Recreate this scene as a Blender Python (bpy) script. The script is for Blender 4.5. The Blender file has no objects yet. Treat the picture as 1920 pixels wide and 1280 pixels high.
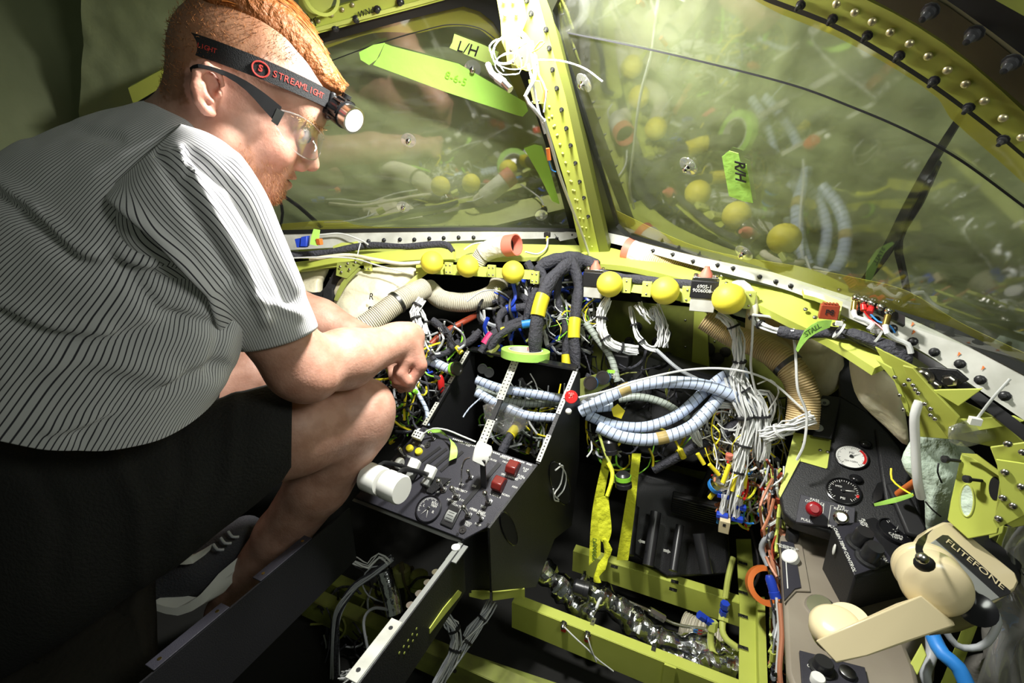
import bpy, math, random
import numpy as np
from mathutils import Vector, Matrix
random.seed(7)
col = bpy.context.scene.collection
FPX = 860.0
YAW, PITCH = math.radians(24), math.radians(18)
CAM = Vector((0, 0, 1.0))
ROT = (Matrix.Rotation(YAW, 3, 'Z') @ Matrix.Rotation(math.pi/2 - PITCH, 3, 'X'))

def Cc(px, py, d):
    return np.array([(px-960)/FPX*d, -(py-640)/FPX*d, -d])
def W(c):
    return CAM + ROT @ Vector((float(c[0]), float(c[1]), float(c[2])))
def P(px, py, d):
    """a point of the cockpit given by its bearing from the photographer and its distance"""
    return W(Cc(px, py, d))
def T(l):
    return [P(*p) for p in l]
class Plane:
    def __init__(s, o, n): s.o = Vector(o); s.n = Vector(n).normalized()
    def at(s, px, py, h=0.0):
        r = P(px, py, 1) - CAM
        t = (s.o + s.n*h - CAM).dot(s.n) / r.dot(s.n)
        return CAM + r*t
    @staticmethod
    def through(a, b, c):
        n = (b-a).cross(c-a).normalized()
        if n.dot(CAM-a) < 0: n = -n
        return Plane(a, n)

# ------------------------------------------------------------ materials
M = {}
def mat(name, colr, rough=.5, metal=0, var=0, vscale=20, bump=0, bscale=60, spec=.5, coat=0, col2=None, sheen=0, trans=0, alpha=1, emit=None, estr=0, sss=0):
    m = bpy.data.materials.new(name); m.use_nodes = True
    nt = m.node_tree; b = nt.nodes['Principled BSDF']
    b.inputs['Base Color'].default_value = (*colr, 1); b.inputs['Roughness'].default_value = rough
    b.inputs['Metallic'].default_value = metal; b.inputs['Specular IOR Level'].default_value = spec
    b.inputs['Coat Weight'].default_value = coat; b.inputs['Alpha'].default_value = alpha
    b.inputs['Transmission Weight'].default_value = trans; b.inputs['Sheen Weight'].default_value = sheen
    if emit: b.inputs['Emission Color'].default_value = (*emit, 1); b.inputs['Emission Strength'].default_value = estr
    if sss:
        b.inputs['Subsurface Weight'].default_value = sss; b.inputs['Subsurface Radius'].default_value = (.012, .004, .002)
        b.inputs['Subsurface Scale'].default_value = 1
    tc = nt.nodes.new('ShaderNodeTexCoord')
    if var or col2:
        n = nt.nodes.new('ShaderNodeTexNoise'); n.inputs['Scale'].default_value = vscale; n.inputs['Detail'].default_value = 6
        nt.links.new(tc.outputs['Object'], n.inputs['Vector'])
        r = nt.nodes.new('ShaderNodeValToRGB')
        c2 = col2 if col2 else tuple(max(0, c*(1-var)) for c in colr)
        r.color_ramp.elements[0].position = .35; r.color_ramp.elements[1].position = .65
        r.color_ramp.elements[0].color = (*c2, 1); r.color_ramp.elements[1].color = (*colr, 1)
        nt.links.new(n.outputs['Fac'], r.inputs['Fac']); nt.links.new(r.outputs['Color'], b.inputs['Base Color'])
    if bump:
        n2 = nt.nodes.new('ShaderNodeTexNoise'); n2.inputs['Scale'].default_value = bscale; n2.inputs['Detail'].default_value = 4
        nt.links.new(tc.outputs['Object'], n2.inputs['Vector'])
        bp = nt.nodes.new('ShaderNodeBump'); bp.inputs['Strength'].default_value = bump; bp.inputs['Distance'].default_value = .01
        nt.links.new(n2.outputs['Fac'], bp.inputs['Height']); nt.links.new(bp.outputs['Normal'], b.inputs['Normal'])
    M[name] = m
    return m
def ramp2(nt, src, p0, c0, p1, c1, interp='LINEAR'):
    r = nt.nodes.new('ShaderNodeValToRGB'); r.color_ramp.interpolation = interp
    r.color_ramp.elements[0].position = p0; r.color_ramp.elements[1].position = p1
    r.color_ramp.elements[0].color = (*c0, 1); r.color_ramp.elements[1].color = (*c1, 1)
    nt.links.new(src, r.inputs['Fac']); return r.outputs['Color']
def math_node(nt, op, a, b=None):
    n = nt.nodes.new('ShaderNodeMath'); n.operation = op
    for i, v in enumerate((a, b)):
        if v is None: continue
        if isinstance(v, (int, float)): n.inputs[i].default_value = v
        else: nt.links.new(v, n.inputs[i])
    return n.outputs[0]
def band_mat(name, base, line, pitch, width, slant=0, rough=.4, bump=0, noise=0):
    """bands along a tube: u = arc length in metres, v = turn"""
    m = mat(name, base, rough); nt = m.node_tree; b = nt.nodes['Principled BSDF']
    uv = nt.nodes.new('ShaderNodeUVMap'); uv.uv_map = 'UVMap'
    sp = nt.nodes.new('ShaderNodeSeparateXYZ'); nt.links.new(uv.outputs[0], sp.inputs[0])
    s = math_node(nt, 'DIVIDE', sp.outputs[0], pitch)
    if noise:
        nz = nt.nodes.new('ShaderNodeTexNoise'); nz.inputs['Scale'].default_value = 9
        s = math_node(nt, 'ADD', s, math_node(nt, 'MULTIPLY', nz.outputs['Fac'], noise))
    s = math_node(nt, 'ADD', s, math_node(nt, 'MULTIPLY', sp.outputs[1], slant))
    fr = math_node(nt, 'FRACT', s)
    c = ramp2(nt, fr, width, line, width+.04, base)
    nt.links.new(c, b.inputs['Base Color'])
    if bump:
        bp = nt.nodes.new('ShaderNodeBump'); bp.inputs['Strength'].default_value = bump; bp.inputs['Distance'].default_value = .003
        nt.links.new(math_node(nt, 'PINGPONG', s, .5), bp.inputs['Height']); nt.links.new(bp.outputs['Normal'], b.inputs['Normal'])
    return m
G = (.56, .62, .12)
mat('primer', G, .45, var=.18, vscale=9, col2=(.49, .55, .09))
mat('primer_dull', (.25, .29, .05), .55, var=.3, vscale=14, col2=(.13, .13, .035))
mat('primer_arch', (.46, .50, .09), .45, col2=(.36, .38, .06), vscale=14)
mat('primer_pale', (.62, .68, .16), .4, var=.2, vscale=10)
mat('black_paint', (.011, .011, .013), .5, bump=.15, bscale=500)
mat('panel_black', (.028, .027, .038), .5, bump=.2, bscale=900)
mat('black_rubber', (.010, .010, .012), .55)
mat('black_gloss', (.01, .01, .012), .18)
mat('dark_plastic', (.02, .02, .022), .32)
mat('sleeve_grey', (.045, .045, .058), .75, bump=.6, bscale=180)
mat('seal_black', (.012, .013, .012), .4)
mat('white_paint', (.60, .60, .55), .45, col2=(.46, .46, .41), vscale=34)
mat('white_plastic', (.80, .80, .76), .35)
mat('white_wire', (.72, .73, .72), .4)
mat('grey_wire', (.45, .47, .50), .45)
mat('matte_black', (.006, .006, .007), .75, spec=.2); mat('deep_red', (.30, .008, .015), .3); mat('primer_recess_shade', (.17, .19, .04), .5)
mat('ink', (.01, .01, .012), .6)
mat('green_ink', (.07, .16, .03), .6)
mat('steel', (.55, .54, .50), .25, 1)
mat('dark_steel', (.13, .13, .13), .35, 1)
mat('rivet_metal', (.62, .56, .34), .35, .8)
mat('chrome', (.75, .75, .75), .12, 1)
mat('foil', (.75, .76, .78), .15, 1, bump=.45, bscale=26)
mat('yellow_ball', (.86, .76, .06), .55, bump=.05, bscale=300, col2=(.82, .70, .05), vscale=30)
mat('yellow', (.85, .72, .03), .45)
mat('yellow_tape', (.75, .78, .04), .4, bump=.6, bscale=45)
mat('tape_pale', (.60, .80, .22), .5, bump=.12, bscale=60)
mat('green_tape', (.44, .80, .14), .5, bump=.12, bscale=60)
mat('green_tape_side', (.33, .72, .10), .6)
mat('lime', (.30, .75, .05), .5)
mat('red', (.62, .02, .02), .3)
mat('dark_red', (.16, .015, .012), .3)
mat('pink_collar', (.70, .20, .14), .5)
mat('red_brown', (.33, .05, .02), .45)
mat('orange', (.80, .20, .04), .4)
mat('blue', (.02, .06, .50), .35)
mat('sky_blue', (.03, .25, .75), .45)
mat('magenta', (.75, .03, .16), .45)
mat('mint_bag', (.62, .74, .62), .35, bump=.8, bscale=40)
mat('insulation', (.82, .78, .60), .45, bump=1.0, bscale=16, col2=(.74, .68, .48), vscale=9)
mat('insulation_yellowed', (.82, .74, .52), .45, bump=1.0, bscale=14, col2=(.55, .44, .22), vscale=12)
mat('beige_console', (.27, .235, .185), .5, col2=(.235, .20, .155), vscale=14)
mat('phone_beige', (.66, .56, .35), .24, spec=.5)
mat('grey_panel', (.30, .31, .30), .35, .2)
mat('tan_wood', (.06, .045, .012), .6, var=.5, vscale=8)
mat('brass', (.55, .40, .12), .3, 1)
mat('copper_wire', (.55, .22, .12), .45)
mat('gasket_dark', (.03, .026, .02), .8, bump=.6, bscale=60)
mat('denim_dark', (.017, .0165, .0155), .9, bump=.35, bscale=250, col2=(.012, .0115, .011), vscale=10)
mat('seat_brown', (.02, .017, .012), .9, bump=.3, bscale=90)
mat('shoe_grey', (.05, .05, .06), .8, bump=.4, bscale=300)
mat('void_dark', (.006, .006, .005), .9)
mat('stubble_brown', (.10, .035, .012), .7)
mat('strap_black', (.012, .012, .014), .8, bump=.3, bscale=900)
mat('strap_red', (.55, .05, .04), .6)
mat('lamp_lens', (.9, .9, .9), .05, emit=(1, 1, 1), estr=3.0)
mat('eye_white', (.38, .33, .31), .5); mat('eye_iris', (.05, .09, .12), .15)
band_mat('spiral_wrap', (.52, .60, .78), (.06, .07, .09), .0125, .10, slant=1.0, rough=.3)
band_mat('spiral_grey', (.34, .38, .34), (.10, .11, .09), .009, .12, slant=1, rough=.4)
band_mat('duct_white', (.62, .58, .46), (.28, .25, .18), .0042, .22, rough=.6, bump=.6, noise=.6)
band_mat('duct_tan', (.72, .56, .30), (.38, .26, .10), .0042, .22, rough=.6, bump=.6, noise=.6)
band_mat('tied_white', (.72, .73, .72), (.02, .02, .02), .055, .06, rough=.45)

# ------------------------------------------------------------ object helpers
def link(name, me, m=None, parent=None):
    o = bpy.data.objects.new(name, me); col.objects.link(o)
    if m is not None:
        for mm in (m if isinstance(m, (list, tuple)) else [m]):
            me.materials.append(M[mm] if isinstance(mm, str) else mm)
    if parent is not None: o.parent = parent; o.matrix_parent_inverse = Matrix.Translation(-parent.location) if parent.type == 'EMPTY' else Matrix()
    return o
def tag(o, label=None, cat=None, group=None, kind=None):
    if label: o['label'] = label
    if cat: o['category'] = cat
    if group: o['group'] = group
    if kind: o['kind'] = kind
    return o
def thing(name, loc, label, cat, group=None):
    o = bpy.data.objects.new(name, None); col.objects.link(o); o.location = loc; o.empty_display_size = .02
    return tag(o, label, cat, group)
class MB:
    def __init__(s): s.v = []; s.f = []; s.uv = []; s.mi = []; s.cur = 0; s.sm = True
    def add(s, vs, fs, uvs=None):
        b = len(s.v); s.v += [tuple(v) for v in vs]
        for k, f in enumerate(fs):
            s.f.append([i+b for i in f]); s.mi.append(s.cur); s.uv.append(uvs[k] if uvs else None)
        return s
    def box(s, c, x, y, z):
        """centre and three half vectors"""
        c, x, y, z = Vector(c), Vector(x), Vector(y), Vector(z)
        vs = [c+a*x+b*y+d*z for a in (-1, 1) for b in (-1, 1) for d in (-1, 1)]
        return s.add(vs, [(0, 1, 3, 2), (4, 6, 7, 5), (0, 4, 5, 1), (2, 3, 7, 6), (0, 2, 6, 4), (1, 5, 7, 3)])
    def prism(s, pts, vec, holes=None):
        n = len(pts); vec = Vector(vec)
        vs = [Vector(p) for p in pts] + [Vector(p)+vec for p in pts]
        fs = [list(range(n)), list(range(2*n-1, n-1, -1))] + [(i, i+n, (i+1) % n+n, (i+1) % n) for i in range(n)]
        return s.add(vs, fs)
    def tube(s, pts, r, n=8, step=.008, cap=True, ribs=None, flat=None, r2=None, smooth=True):
        pts = [Vector(p) for p in pts]
        q, par = (spline(pts, step) if smooth and len(pts) > 2 else (pts, [i/(len(pts)-1) for i in range(len(pts))]))
        L = [0]
        for i in range(1, len(q)): L.append(L[-1]+(q[i]-q[i-1]).length)
        tan = [(q[min(i+1, len(q)-1)]-q[max(i-1, 0)]).normalized() for i in range(len(q))]
        up = Vector((0, 0, 1)) if abs(tan[0].z) < .9 else Vector((1, 0, 0))
        u = (up - tan[0]*up.dot(tan[0])).normalized()
        vs = []
        for i, p in enumerate(q):
            u = (u - tan[i]*u.dot(tan[i])).normalized(); w = tan[i].cross(u)
            rr = r(par[i]) if callable(r) else (r if r2 is None else r+(r2-r)*par[i])
            if ribs: rr *= 1+ribs[1]*math.sin(L[i]/ribs[0]*2*math.pi)
            for k in range(n):
                a = 2*math.pi*k/n
                vs.append(p + u*math.cos(a)*rr + w*math.sin(a)*rr*(flat or 1))
        fs = []; uvs = []
        for i in range(len(q)-1):
            for k in range(n):
                k2 = (k+1) % n
                fs.append((i*n+k, i*n+k2, (i+1)*n+k2, (i+1)*n+k))
                uvs.append(((L[i], k/n), (L[i], (k+1)/n), (L[i+1], (k+1)/n), (L[i+1], k/n)))
        if cap:
            fs.append(list(range(n-1, -1, -1))); uvs.append(None)
            fs.append([(len(q)-1)*n+k for k in range(n)]); uvs.append(None)
        return s.add(vs, fs, uvs)
    def cyl(s, a, b, r, r2=None, n=16, hollow=None):
        a, b = Vector(a), Vector(b)
        if hollow is None: return s.tube([a, b], r, n=n, r2=r2)
        t = (b-a).normalized(); up = Vector((0, 0, 1)) if abs(t.z) < .9 else Vector((1, 0, 0))
        u = (up-t*up.dot(t)).normalized(); w = t.cross(u); r2 = r if r2 is None else r2
        vs = []
        for (c, rad) in ((a, r), (b, r2), (b, r2*hollow), (a, r*hollow)):
            vs += [c+u*math.cos(2*math.pi*k/n)*rad+w*math.sin(2*math.pi*k/n)*rad for k in range(n)]
        fs = []
        for j in range(4):
            for k in range(n):
                k2 = (k+1) % n; j2 = (j+1) % 4
                fs.append((j*n+k, j*n+k2, j2*n+k2, j2*n+k))
        return s.add(vs, fs)
    def lathe(s, o, axis, prof, n=20):
        """prof: list of (radius, height along axis)"""
        o = Vector(o); t = Vector(axis).normalized(); up = Vector((0, 0, 1)) if abs(t.z) < .9 else Vector((1, 0, 0))
        u = (up-t*up.dot(t)).normalized(); w = t.cross(u); vs = []
        for (r, h) in prof:
            vs += [o+t*h+(u*math.cos(2*math.pi*k/n)+w*math.sin(2*math.pi*k/n))*max(r, 1e-5) for k in range(n)]
        fs = [(j*n+k, j*n+(k+1) % n, (j+1)*n+(k+1) % n, (j+1)*n+k) for j in range(len(prof)-1) for k in range(n)]
        return s.add(vs, fs)
    def ball(s, c, rx, ry=None, rz=None, n=24, ax=None):
        ry = rx if ry is None else ry; rz = rx if rz is None else rz; c = Vector(c); h = n//2
        A = ax or (Vector((1, 0, 0)), Vector((0, 1, 0)), Vector((0, 0, 1)))
        vs = [c+A[2]*rz]
        for j in range(1, h):
            for k in range(n):
                a, b = math.pi*j/h, 2*math.pi*k/n
                vs.append(c+A[0]*(rx*math.sin(a)*math.cos(b))+A[1]*(ry*math.sin(a)*math.sin(b))+A[2]*(rz*math.cos(a)))
        vs.append(c-A[2]*rz); e = len(vs)-1
        fs = [(0, 1+k, 1+(k+1) % n) for k in range(n)]
        for j in range(h-2):
            fs += [(1+j*n+k, 1+(j+1)*n+k, 1+(j+1)*n+(k+1) % n, 1+j*n+(k+1) % n) for k in range(n)]
        fs += [(e, 1+(h-2)*n+(k+1) % n, 1+(h-2)*n+k) for k in range(n)]
        return s.add(vs, fs)
    def hull(s, pts):
        import bmesh
        bm = bmesh.new(); [bm.verts.new(p) for p in pts]; r = bmesh.ops.convex_hull(bm, input=bm.verts)
        bmesh.ops.delete(bm, geom=list({v for v in bm.verts if not v.link_faces}), context='VERTS')
        bmesh.ops.dissolve_limit(bm, angle_limit=.05, verts=bm.verts, edges=bm.edges)
        bm.verts.index_update(); vs = [v.co.copy() for v in bm.verts]; fs = [[v.index for v in f.verts] for f in bm.faces]; bm.free()
        return s.add(vs, fs)
    def build(s, name, m, parent=None, bevel=0, smooth=True, angle=40):
        me = bpy.data.meshes.new(name); me.from_pydata(s.v, [], s.f)
        uvl = me.uv_layers.new(name='UVMap')
        if any(u for u in s.uv):
            for p, u in zip(me.polygons, s.uv):
                if u:
                    for li, c in zip(p.loop_indices, u): uvl.data[li].uv = c
        o = link(name, me, m, parent)
        for p, i in zip(me.polygons, s.mi): p.material_index = i
        fixn(me)
        if smooth:
            me.shade_smooth(); 
            me.set_sharp_from_angle(angle=math.radians(angle))
        if bevel:
            b = o.modifiers.new('bevel', 'BEVEL'); b.width = bevel; b.segments = 2; b.limit_method = 'ANGLE'; b.angle_limit = .6
        return o
def fixn(me):
    import bmesh
    bm = bmesh.new(); bm.from_mesh(me); bmesh.ops.recalc_face_normals(bm, faces=bm.faces); bm.to_mesh(me); bm.free()
def spline(pts, step=.008):
    out = []; par = []; n = len(pts)
    for i in range(n-1):
        p0 = pts[i-1] if i > 0 else pts[0]*2-pts[1]; p1 = pts[i]; p2 = pts[i+1]
        p3 = pts[i+2] if i+2 < n else pts[-1]*2-pts[-2]
        k = max(2, int((p2-p1).length/step))
        for j in range(k):
            t = j/k
            out.append(.5*((2*p1)+(p2-p0)*t+(2*p0-5*p1+4*p2-p3)*t*t+(-p0+3*p1-3*p2+p3)*t**3)); par.append((i+t)/(n-1))
    out.append(pts[-1].copy()); par.append(1.0)
    return out, par
def one(name, mb, m, label, cat, group=None, **k):
    return tag(mb.build(name, m, None, **k), label, cat, group)
def cable(name, pts, r, m, label, cat='cable', group=None, **k):
    return one(name, MB().tube(T(pts) if not isinstance(pts[0], Vector) else pts, r, **k), m, label, cat, group)
def bundle_mb(pts, R, nw, rw, twist=1.5, mb=None, rnd=None, n=5, step=.012, spread_end=0, mats=1):
    """nw wires running together along a path"""
    mb = mb or MB(); rnd = rnd or random.Random(len(pts)*7+nw)
    q, par = spline([Vector(p) for p in pts], step)
    tan = [(q[min(i+1, len(q)-1)]-q[max(i-1, 0)]).normalized() for i in range(len(q))]
    up = Vector((0, 0, 1)) if abs(tan[0].z) < .9 else Vector((1, 0, 0)); u = (up-tan[0]*up.dot(tan[0])).normalized(); fr = []
    for i in range(len(q)):
        u = (u-tan[i]*u.dot(tan[i])).normalized(); fr.append((u.copy(), tan[i].cross(u)))
    for w in range(nw):
        a0 = rnd.uniform(0, 6.28); rad = R*math.sqrt(rnd.random()); ph = rnd.uniform(0, 6.28); k2 = rnd.uniform(2, 5)
        pp = []
        for i in range(0, len(q)):
            a = a0+twist*par[i]+.3*math.sin(k2*par[i]*3+ph); rr = rad*(1+.25*math.sin(k2*4*par[i]+ph))
            if spread_end: rr += spread_end*max(0, par[i]-.75)*4*rad/R
            pp.append(q[i]+fr[i][0]*math.cos(a)*rr+fr[i][1]*math.sin(a)*rr)
        mb.cur = w % mats
        mb.tube(pp, rw, n=n, smooth=False)
    mb.cur = 0
    return mb
def wire_bundle(name, pts, R, nw, rw, m, label, cat='cable', ties=(), group=None, tiemat='ink', **k):
    ms = m if isinstance(m, list) else [m]
    pw = T(pts)
    t = thing(name, pw[0], label, cat, group)
    bundle_mb(pw, R, nw, rw, mats=len(ms), **k).build('wires', ms, t)
    q, par = spline(pw, .004)
    for f in ties:
        i = min(range(len(q)), key=lambda j: abs(par[j]-f)); i = max(1, min(len(q)-2, i))
        d = (q[i+1]-q[i-1]).normalized()
        MB().cyl(q[i]-d*.0018, q[i]+d*.0018, R+rw*1.6, n=12).build('cable_tie', tiemat, t)
    return t
def text(s, c, right, up, size, m, parent=None, name='lettering', depth=.0004, align='CENTER', shear=0, bold=0, lab=None):
    cu = bpy.data.curves.new('t', 'FONT'); cu.body = s; cu.size = size; cu.align_x = align; cu.align_y = 'CENTER'; cu.extrude = depth; cu.shear = shear; cu.offset = bold
    cu.space_line = .85; cu.resolution_u = 3
    o = bpy.data.objects.new('t', cu); col.objects.link(o)
    dg = bpy.context.evaluated_depsgraph_get(); me = bpy.data.meshes.new_from_object(o.evaluated_get(dg))
    bpy.data.objects.remove(o); bpy.data.curves.remove(cu)
    r = Vector(right).normalized(); up = Vector(up); u = (up-r*up.dot(r)).normalized(); n = r.cross(u)
    me.transform(Matrix.Translation(Vector(c)) @ Matrix((r, u, n)).transposed().to_4x4())
    me.materials.clear()
    o = link(name, me, m, parent)
    if lab: o['label'] = lab
    return o
def copies(src_mesh, name, mats_, places, parent):
    """places: list of (loc, rotation quaternion, scale)"""
    out = []
    for loc, q, s in places:
        o = bpy.data.objects.new(name, src_mesh); col.objects.link(o)
        o.parent = parent; o.matrix_parent_inverse = Matrix.Translation(-parent.location) if parent.type == 'EMPTY' else Matrix()
        o.location = loc; o.rotation_mode = 'QUATERNION'; o.rotation_quaternion = q; o.scale = (s, s, s)
        out.append(o)
    return out
def mesh_only(mb, m):
    o = mb.build('tmp', m); me = o.data; bpy.data.objects.remove(o); return me
def grid_sheet(corn, nu, nv, f, m, name, parent=None, thick=0):
    """bilinear sheet through 4 corners (00,10,11,01) with displacement f(u,v)->Vector; inset outline kept"""
    vs = []; fs = []
    for j in range(nv+1):
        for i in range(nu+1):
            u, v = i/nu, j/nv
            p = corn[0]*(1-u)*(1-v)+corn[1]*u*(1-v)+corn[2]*u*v+corn[3]*(1-u)*v
            vs.append(p+f(u, v))
    for j in range(nv):
        for i in range(nu):
            a = j*(nu+1)+i; fs.append((a, a+1, a+nu+2, a+nu+1))
    o = MB().add(vs, fs).build(name, m, parent, angle=180)
    if thick:
        s = o.modifiers.new('s', 'SOLIDIFY'); s.thickness = thick
    return o
from mathutils import noise as mn
def nz(v, s=1.0): return mn.noise(Vector(v)*s)

# ------------------------------------------------------------ smooth blended solids
class SDF:
    def __init__(s, k=.012): s.p = []; s.k = k
    def cap(s, a, b, ra, rb=None, k=None, sub=False):
        s.p.append(('c', np.array(a, float), np.array(b, float), ra, ra if rb is None else rb, s.k if k is None else k, sub)); return s
    def ell(s, c, r, ax=None, k=None, sub=False):
        A = np.eye(3) if ax is None else np.array([np.array(a, float)/np.linalg.norm(a) for a in ax])
        s.p.append(('e', np.array(c, float), A, np.array(r, float), None, s.k if k is None else k, sub)); return s
    def chain(s, pts, rs, k=None):
        for i in range(len(pts)-1): s.cap(pts[i], pts[i+1], rs[i], rs[i+1], k)
        return s
    def near(s, c, R):
        """primitives that can matter inside a block"""
        out = []
        for q in s.p:
            t, a, b, r1, r2, k, sub = q
            if t == 'c':
                ba = b-a; h = min(1, max(0, (c-a)@ba/max(1e-12, ba@ba))); dd = np.linalg.norm(c-a-h*ba)-max(r1, r2)
            else: dd = np.linalg.norm(c-a)-r1.max()
            if dd < R+2*k+.012: out.append(q)
        return out
    def dist(s, X, prims=None):
        D = None
        for (t, a, b, c, d, k, sub) in (s.p if prims is None else prims):
            if t == 'c':
                ba = b-a; pa = X-a; h = np.clip(pa@ba/max(1e-12, ba@ba), 0, 1)
                v = np.sqrt(((pa-h[:, None]*ba)**2).sum(1))-(c+(d-c)*h)
            else:
                q = (X-a)@b.T; k0 = np.sqrt(((q/c)**2).sum(1)); k1 = np.sqrt(((q/c**2)**2).sum(1))+1e-9; v = k0*(k0-1)/k1
            if D is None:
                if sub: continue
                D = v; continue
            if sub:
                h = np.clip(.5-.5*(D+v)/k, 0, 1); D = D*(1-h)+(-v)*h+k*h*(1-h)
            else:
                h = np.clip(.5+.5*(D-v)/k, 0, 1); D = D*(1-h)+v*h-k*h*(1-h)
        return np.ones(len(X)) if D is None else D
    def bounds(s):
        lo = np.full(3, 9.); hi = -lo
        for (t, a, b, c, d, k, sub) in s.p:
            if sub: continue
            if t == 'c': m = max(c, d); L = np.minimum(a, b)-m; H = np.maximum(a, b)+m
            else: m = c.max(); L = a-m; H = a+m
            lo = np.minimum(lo, L); hi = np.maximum(hi, H)
        return lo, hi
    def mesh(s, h):
        lo, hi = s.bounds(); lo = lo-3*h; hi = hi+3*h
        N = np.ceil((hi-lo)/h).astype(int)+1
        B = 16; V = np.full(N, 1.0, np.float32)
        for i in range(0, N[0], B):
            for j in range(0, N[1], B):
                for k in range(0, N[2], B):
                    c = lo+(np.array([i, j, k])+B/2)*h
                    pr = s.near(c, B*h*.87)
                    if not [q for q in pr if not q[6]]: continue
                    d = s.dist(c[None], pr)[0]
                    if abs(d) > B*h*1.1+.02: V[i:i+B, j:j+B, k:k+B] = d; continue
                    gi = np.arange(i, min(i+B, N[0])); gj = np.arange(j, min(j+B, N[1])); gk = np.arange(k, min(k+B, N[2]))
                    X = np.stack(np.meshgrid(gi, gj, gk, indexing='ij'), -1).reshape(-1, 3)*h+lo
                    V[i:i+B, j:j+B, k:k+B] = s.dist(X, pr).reshape(len(gi), len(gj), len(gk))
        return surfnets(V, lo, h)
def surfnets(V, lo, h):
    S = V < 0
    nx, ny, nzz = V.shape
    cs = np.zeros((nx-1, ny-1, nzz-1), np.uint8)
    for a in (0, 1):
        for b in (0, 1):
            for c in (0, 1): cs += S[a:nx-1+a, b:ny-1+b, c:nzz-1+c]
    I = np.argwhere((cs > 0) & (cs < 8)); idx = np.full(cs.shape, -1, np.int64); idx[tuple(I.T)] = np.arange(len(I))
    acc = np.zeros((len(I), 3)); cnt = np.zeros(len(I))
    cor = [(a, b, c) for a in (0, 1) for b in (0, 1) for c in (0, 1)]
    for p in cor:
        for ax in range(3):
            if p[ax]: continue
            q = list(p); q[ax] = 1
            vp = V[tuple((I+p).T)].astype(float); vq = V[tuple((I+q).T)].astype(float)
            m = (vp < 0) != (vq < 0); t = np.where(m, vp/np.where(m, vp-vq, 1), 0)
            e = np.tile(np.array(p, float), (len(I), 1)); e[:, ax] += t
            acc[m] += e[m]; cnt[m] += 1
    verts = (I+acc/cnt[:, None])*h+lo
    F = []
    for ax in range(3):
        sl0 = [slice(1, -1)]*3; sl0[ax] = slice(0, -1); sl1 = [slice(1, -1)]*3; sl1[ax] = slice(1, None)
        a = S[tuple(sl0)]; b = S[tuple(sl1)]
        E = np.argwhere(a != b); off = np.ones(3, int); off[ax] = 0; Eo = E+off
        flip = a[tuple(E.T)]
        u, w = (ax+1) % 3, (ax+2) % 3
        def cell(du, dw):
            c = Eo.copy(); c[:, u] -= du; c[:, w] -= dw; return idx[tuple(c.T)]
        q = np.stack([cell(1, 1), cell(0, 1), cell(0, 0), cell(1, 0)], 1)
        q[~flip] = q[~flip][:, ::-1]
        F.append(q)
    F = np.concatenate(F); F = F[(F >= 0).all(1)]
    return verts, F
def np_mesh(name, V, F, m, parent=None, attrs=None, smooth_iter=0, world=False):
    me = bpy.data.meshes.new(name)
    R = np.array(ROT); X = V if world else V@R.T+np.array(CAM)
    me.vertices.add(len(X)); me.vertices.foreach_set('co', X.astype(np.float32).ravel())
    me.loops.add(F.size); me.loops.foreach_set('vertex_index', F.astype(np.int32).ravel())
    me.polygons.add(len(F)); me.polygons.foreach_set('loop_start', np.arange(0, F.size, F.shape[1], dtype=np.int32))
    me.update(calc_edges=True); me.validate()
    for k, a in (attrs or {}).items():
        if a.ndim == 1:
            at = me.attributes.new(k, 'FLOAT', 'POINT'); at.data.foreach_set('value', a.astype(np.float32))
        else:
            at = me.attributes.new(k, 'FLOAT_COLOR', 'POINT'); at.data.foreach_set('color', np.c_[a, np.ones(len(a))].astype(np.float32).ravel())
    o = link(name, me, m, parent); me.shade_smooth()
    if smooth_iter:
        s = o.modifiers.new('s', 'SMOOTH'); s.iterations = smooth_iter; s.factor = .5
    return o
def snap(x): return np.array(x, float)

def strands_mesh(name, paths, r0, r1, m, parent=None, n=3):
    """many thin strands at once; paths (count, k, 3) in world space"""
    paths = np.asarray(paths, float); c, k, _ = paths.shape
    d = paths[:, -1]-paths[:, 0]; d /= np.linalg.norm(d, axis=1)[:, None]+1e-9
    up = np.where(np.abs(d[:, 2:3]) < .9, np.array([[0, 0, 1.]]), np.array([[1., 0, 0]])); u = np.cross(d, up); u /= np.linalg.norm(u, axis=1)[:, None]; w = np.cross(d, u)
    a = np.arange(n)*2*np.pi/n; rr = r0+(r1-r0)*np.arange(k)/(k-1)
    off = (u[:, None, None, :]*np.cos(a)[None, None, :, None]+w[:, None, None, :]*np.sin(a)[None, None, :, None])*rr[None, :, None, None]
    V = (paths[:, :, None, :]+off).reshape(-1, 3)
    b = (np.arange(c)*k*n)[:, None, None]; j = (np.arange(k-1)*n)[None, :, None]; q = np.arange(n)[None, None, :]; q2 = (q+1) % n
    F = np.stack([b+j+q, b+j+q2, b+j+n+q2, b+j+n+q], -1).reshape(-1, 4)
    return np_mesh(name, V, F, m, parent, world=True)
# ============================================================ the setting
def cn(v): return ROT @ Vector(v)
nR = cn((.6957, .7122, -.0933)); PR = Plane(CAM+nR*.4427, nR)
nL = cn((-.0318, .7865, -.6168)); PL = Plane(CAM+nL*.9514, nL)
X_, Y_, Z_ = Vector((1, 0, 0)), Vector((0, 1, 0)), Vector((0, 0, 1))

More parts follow.
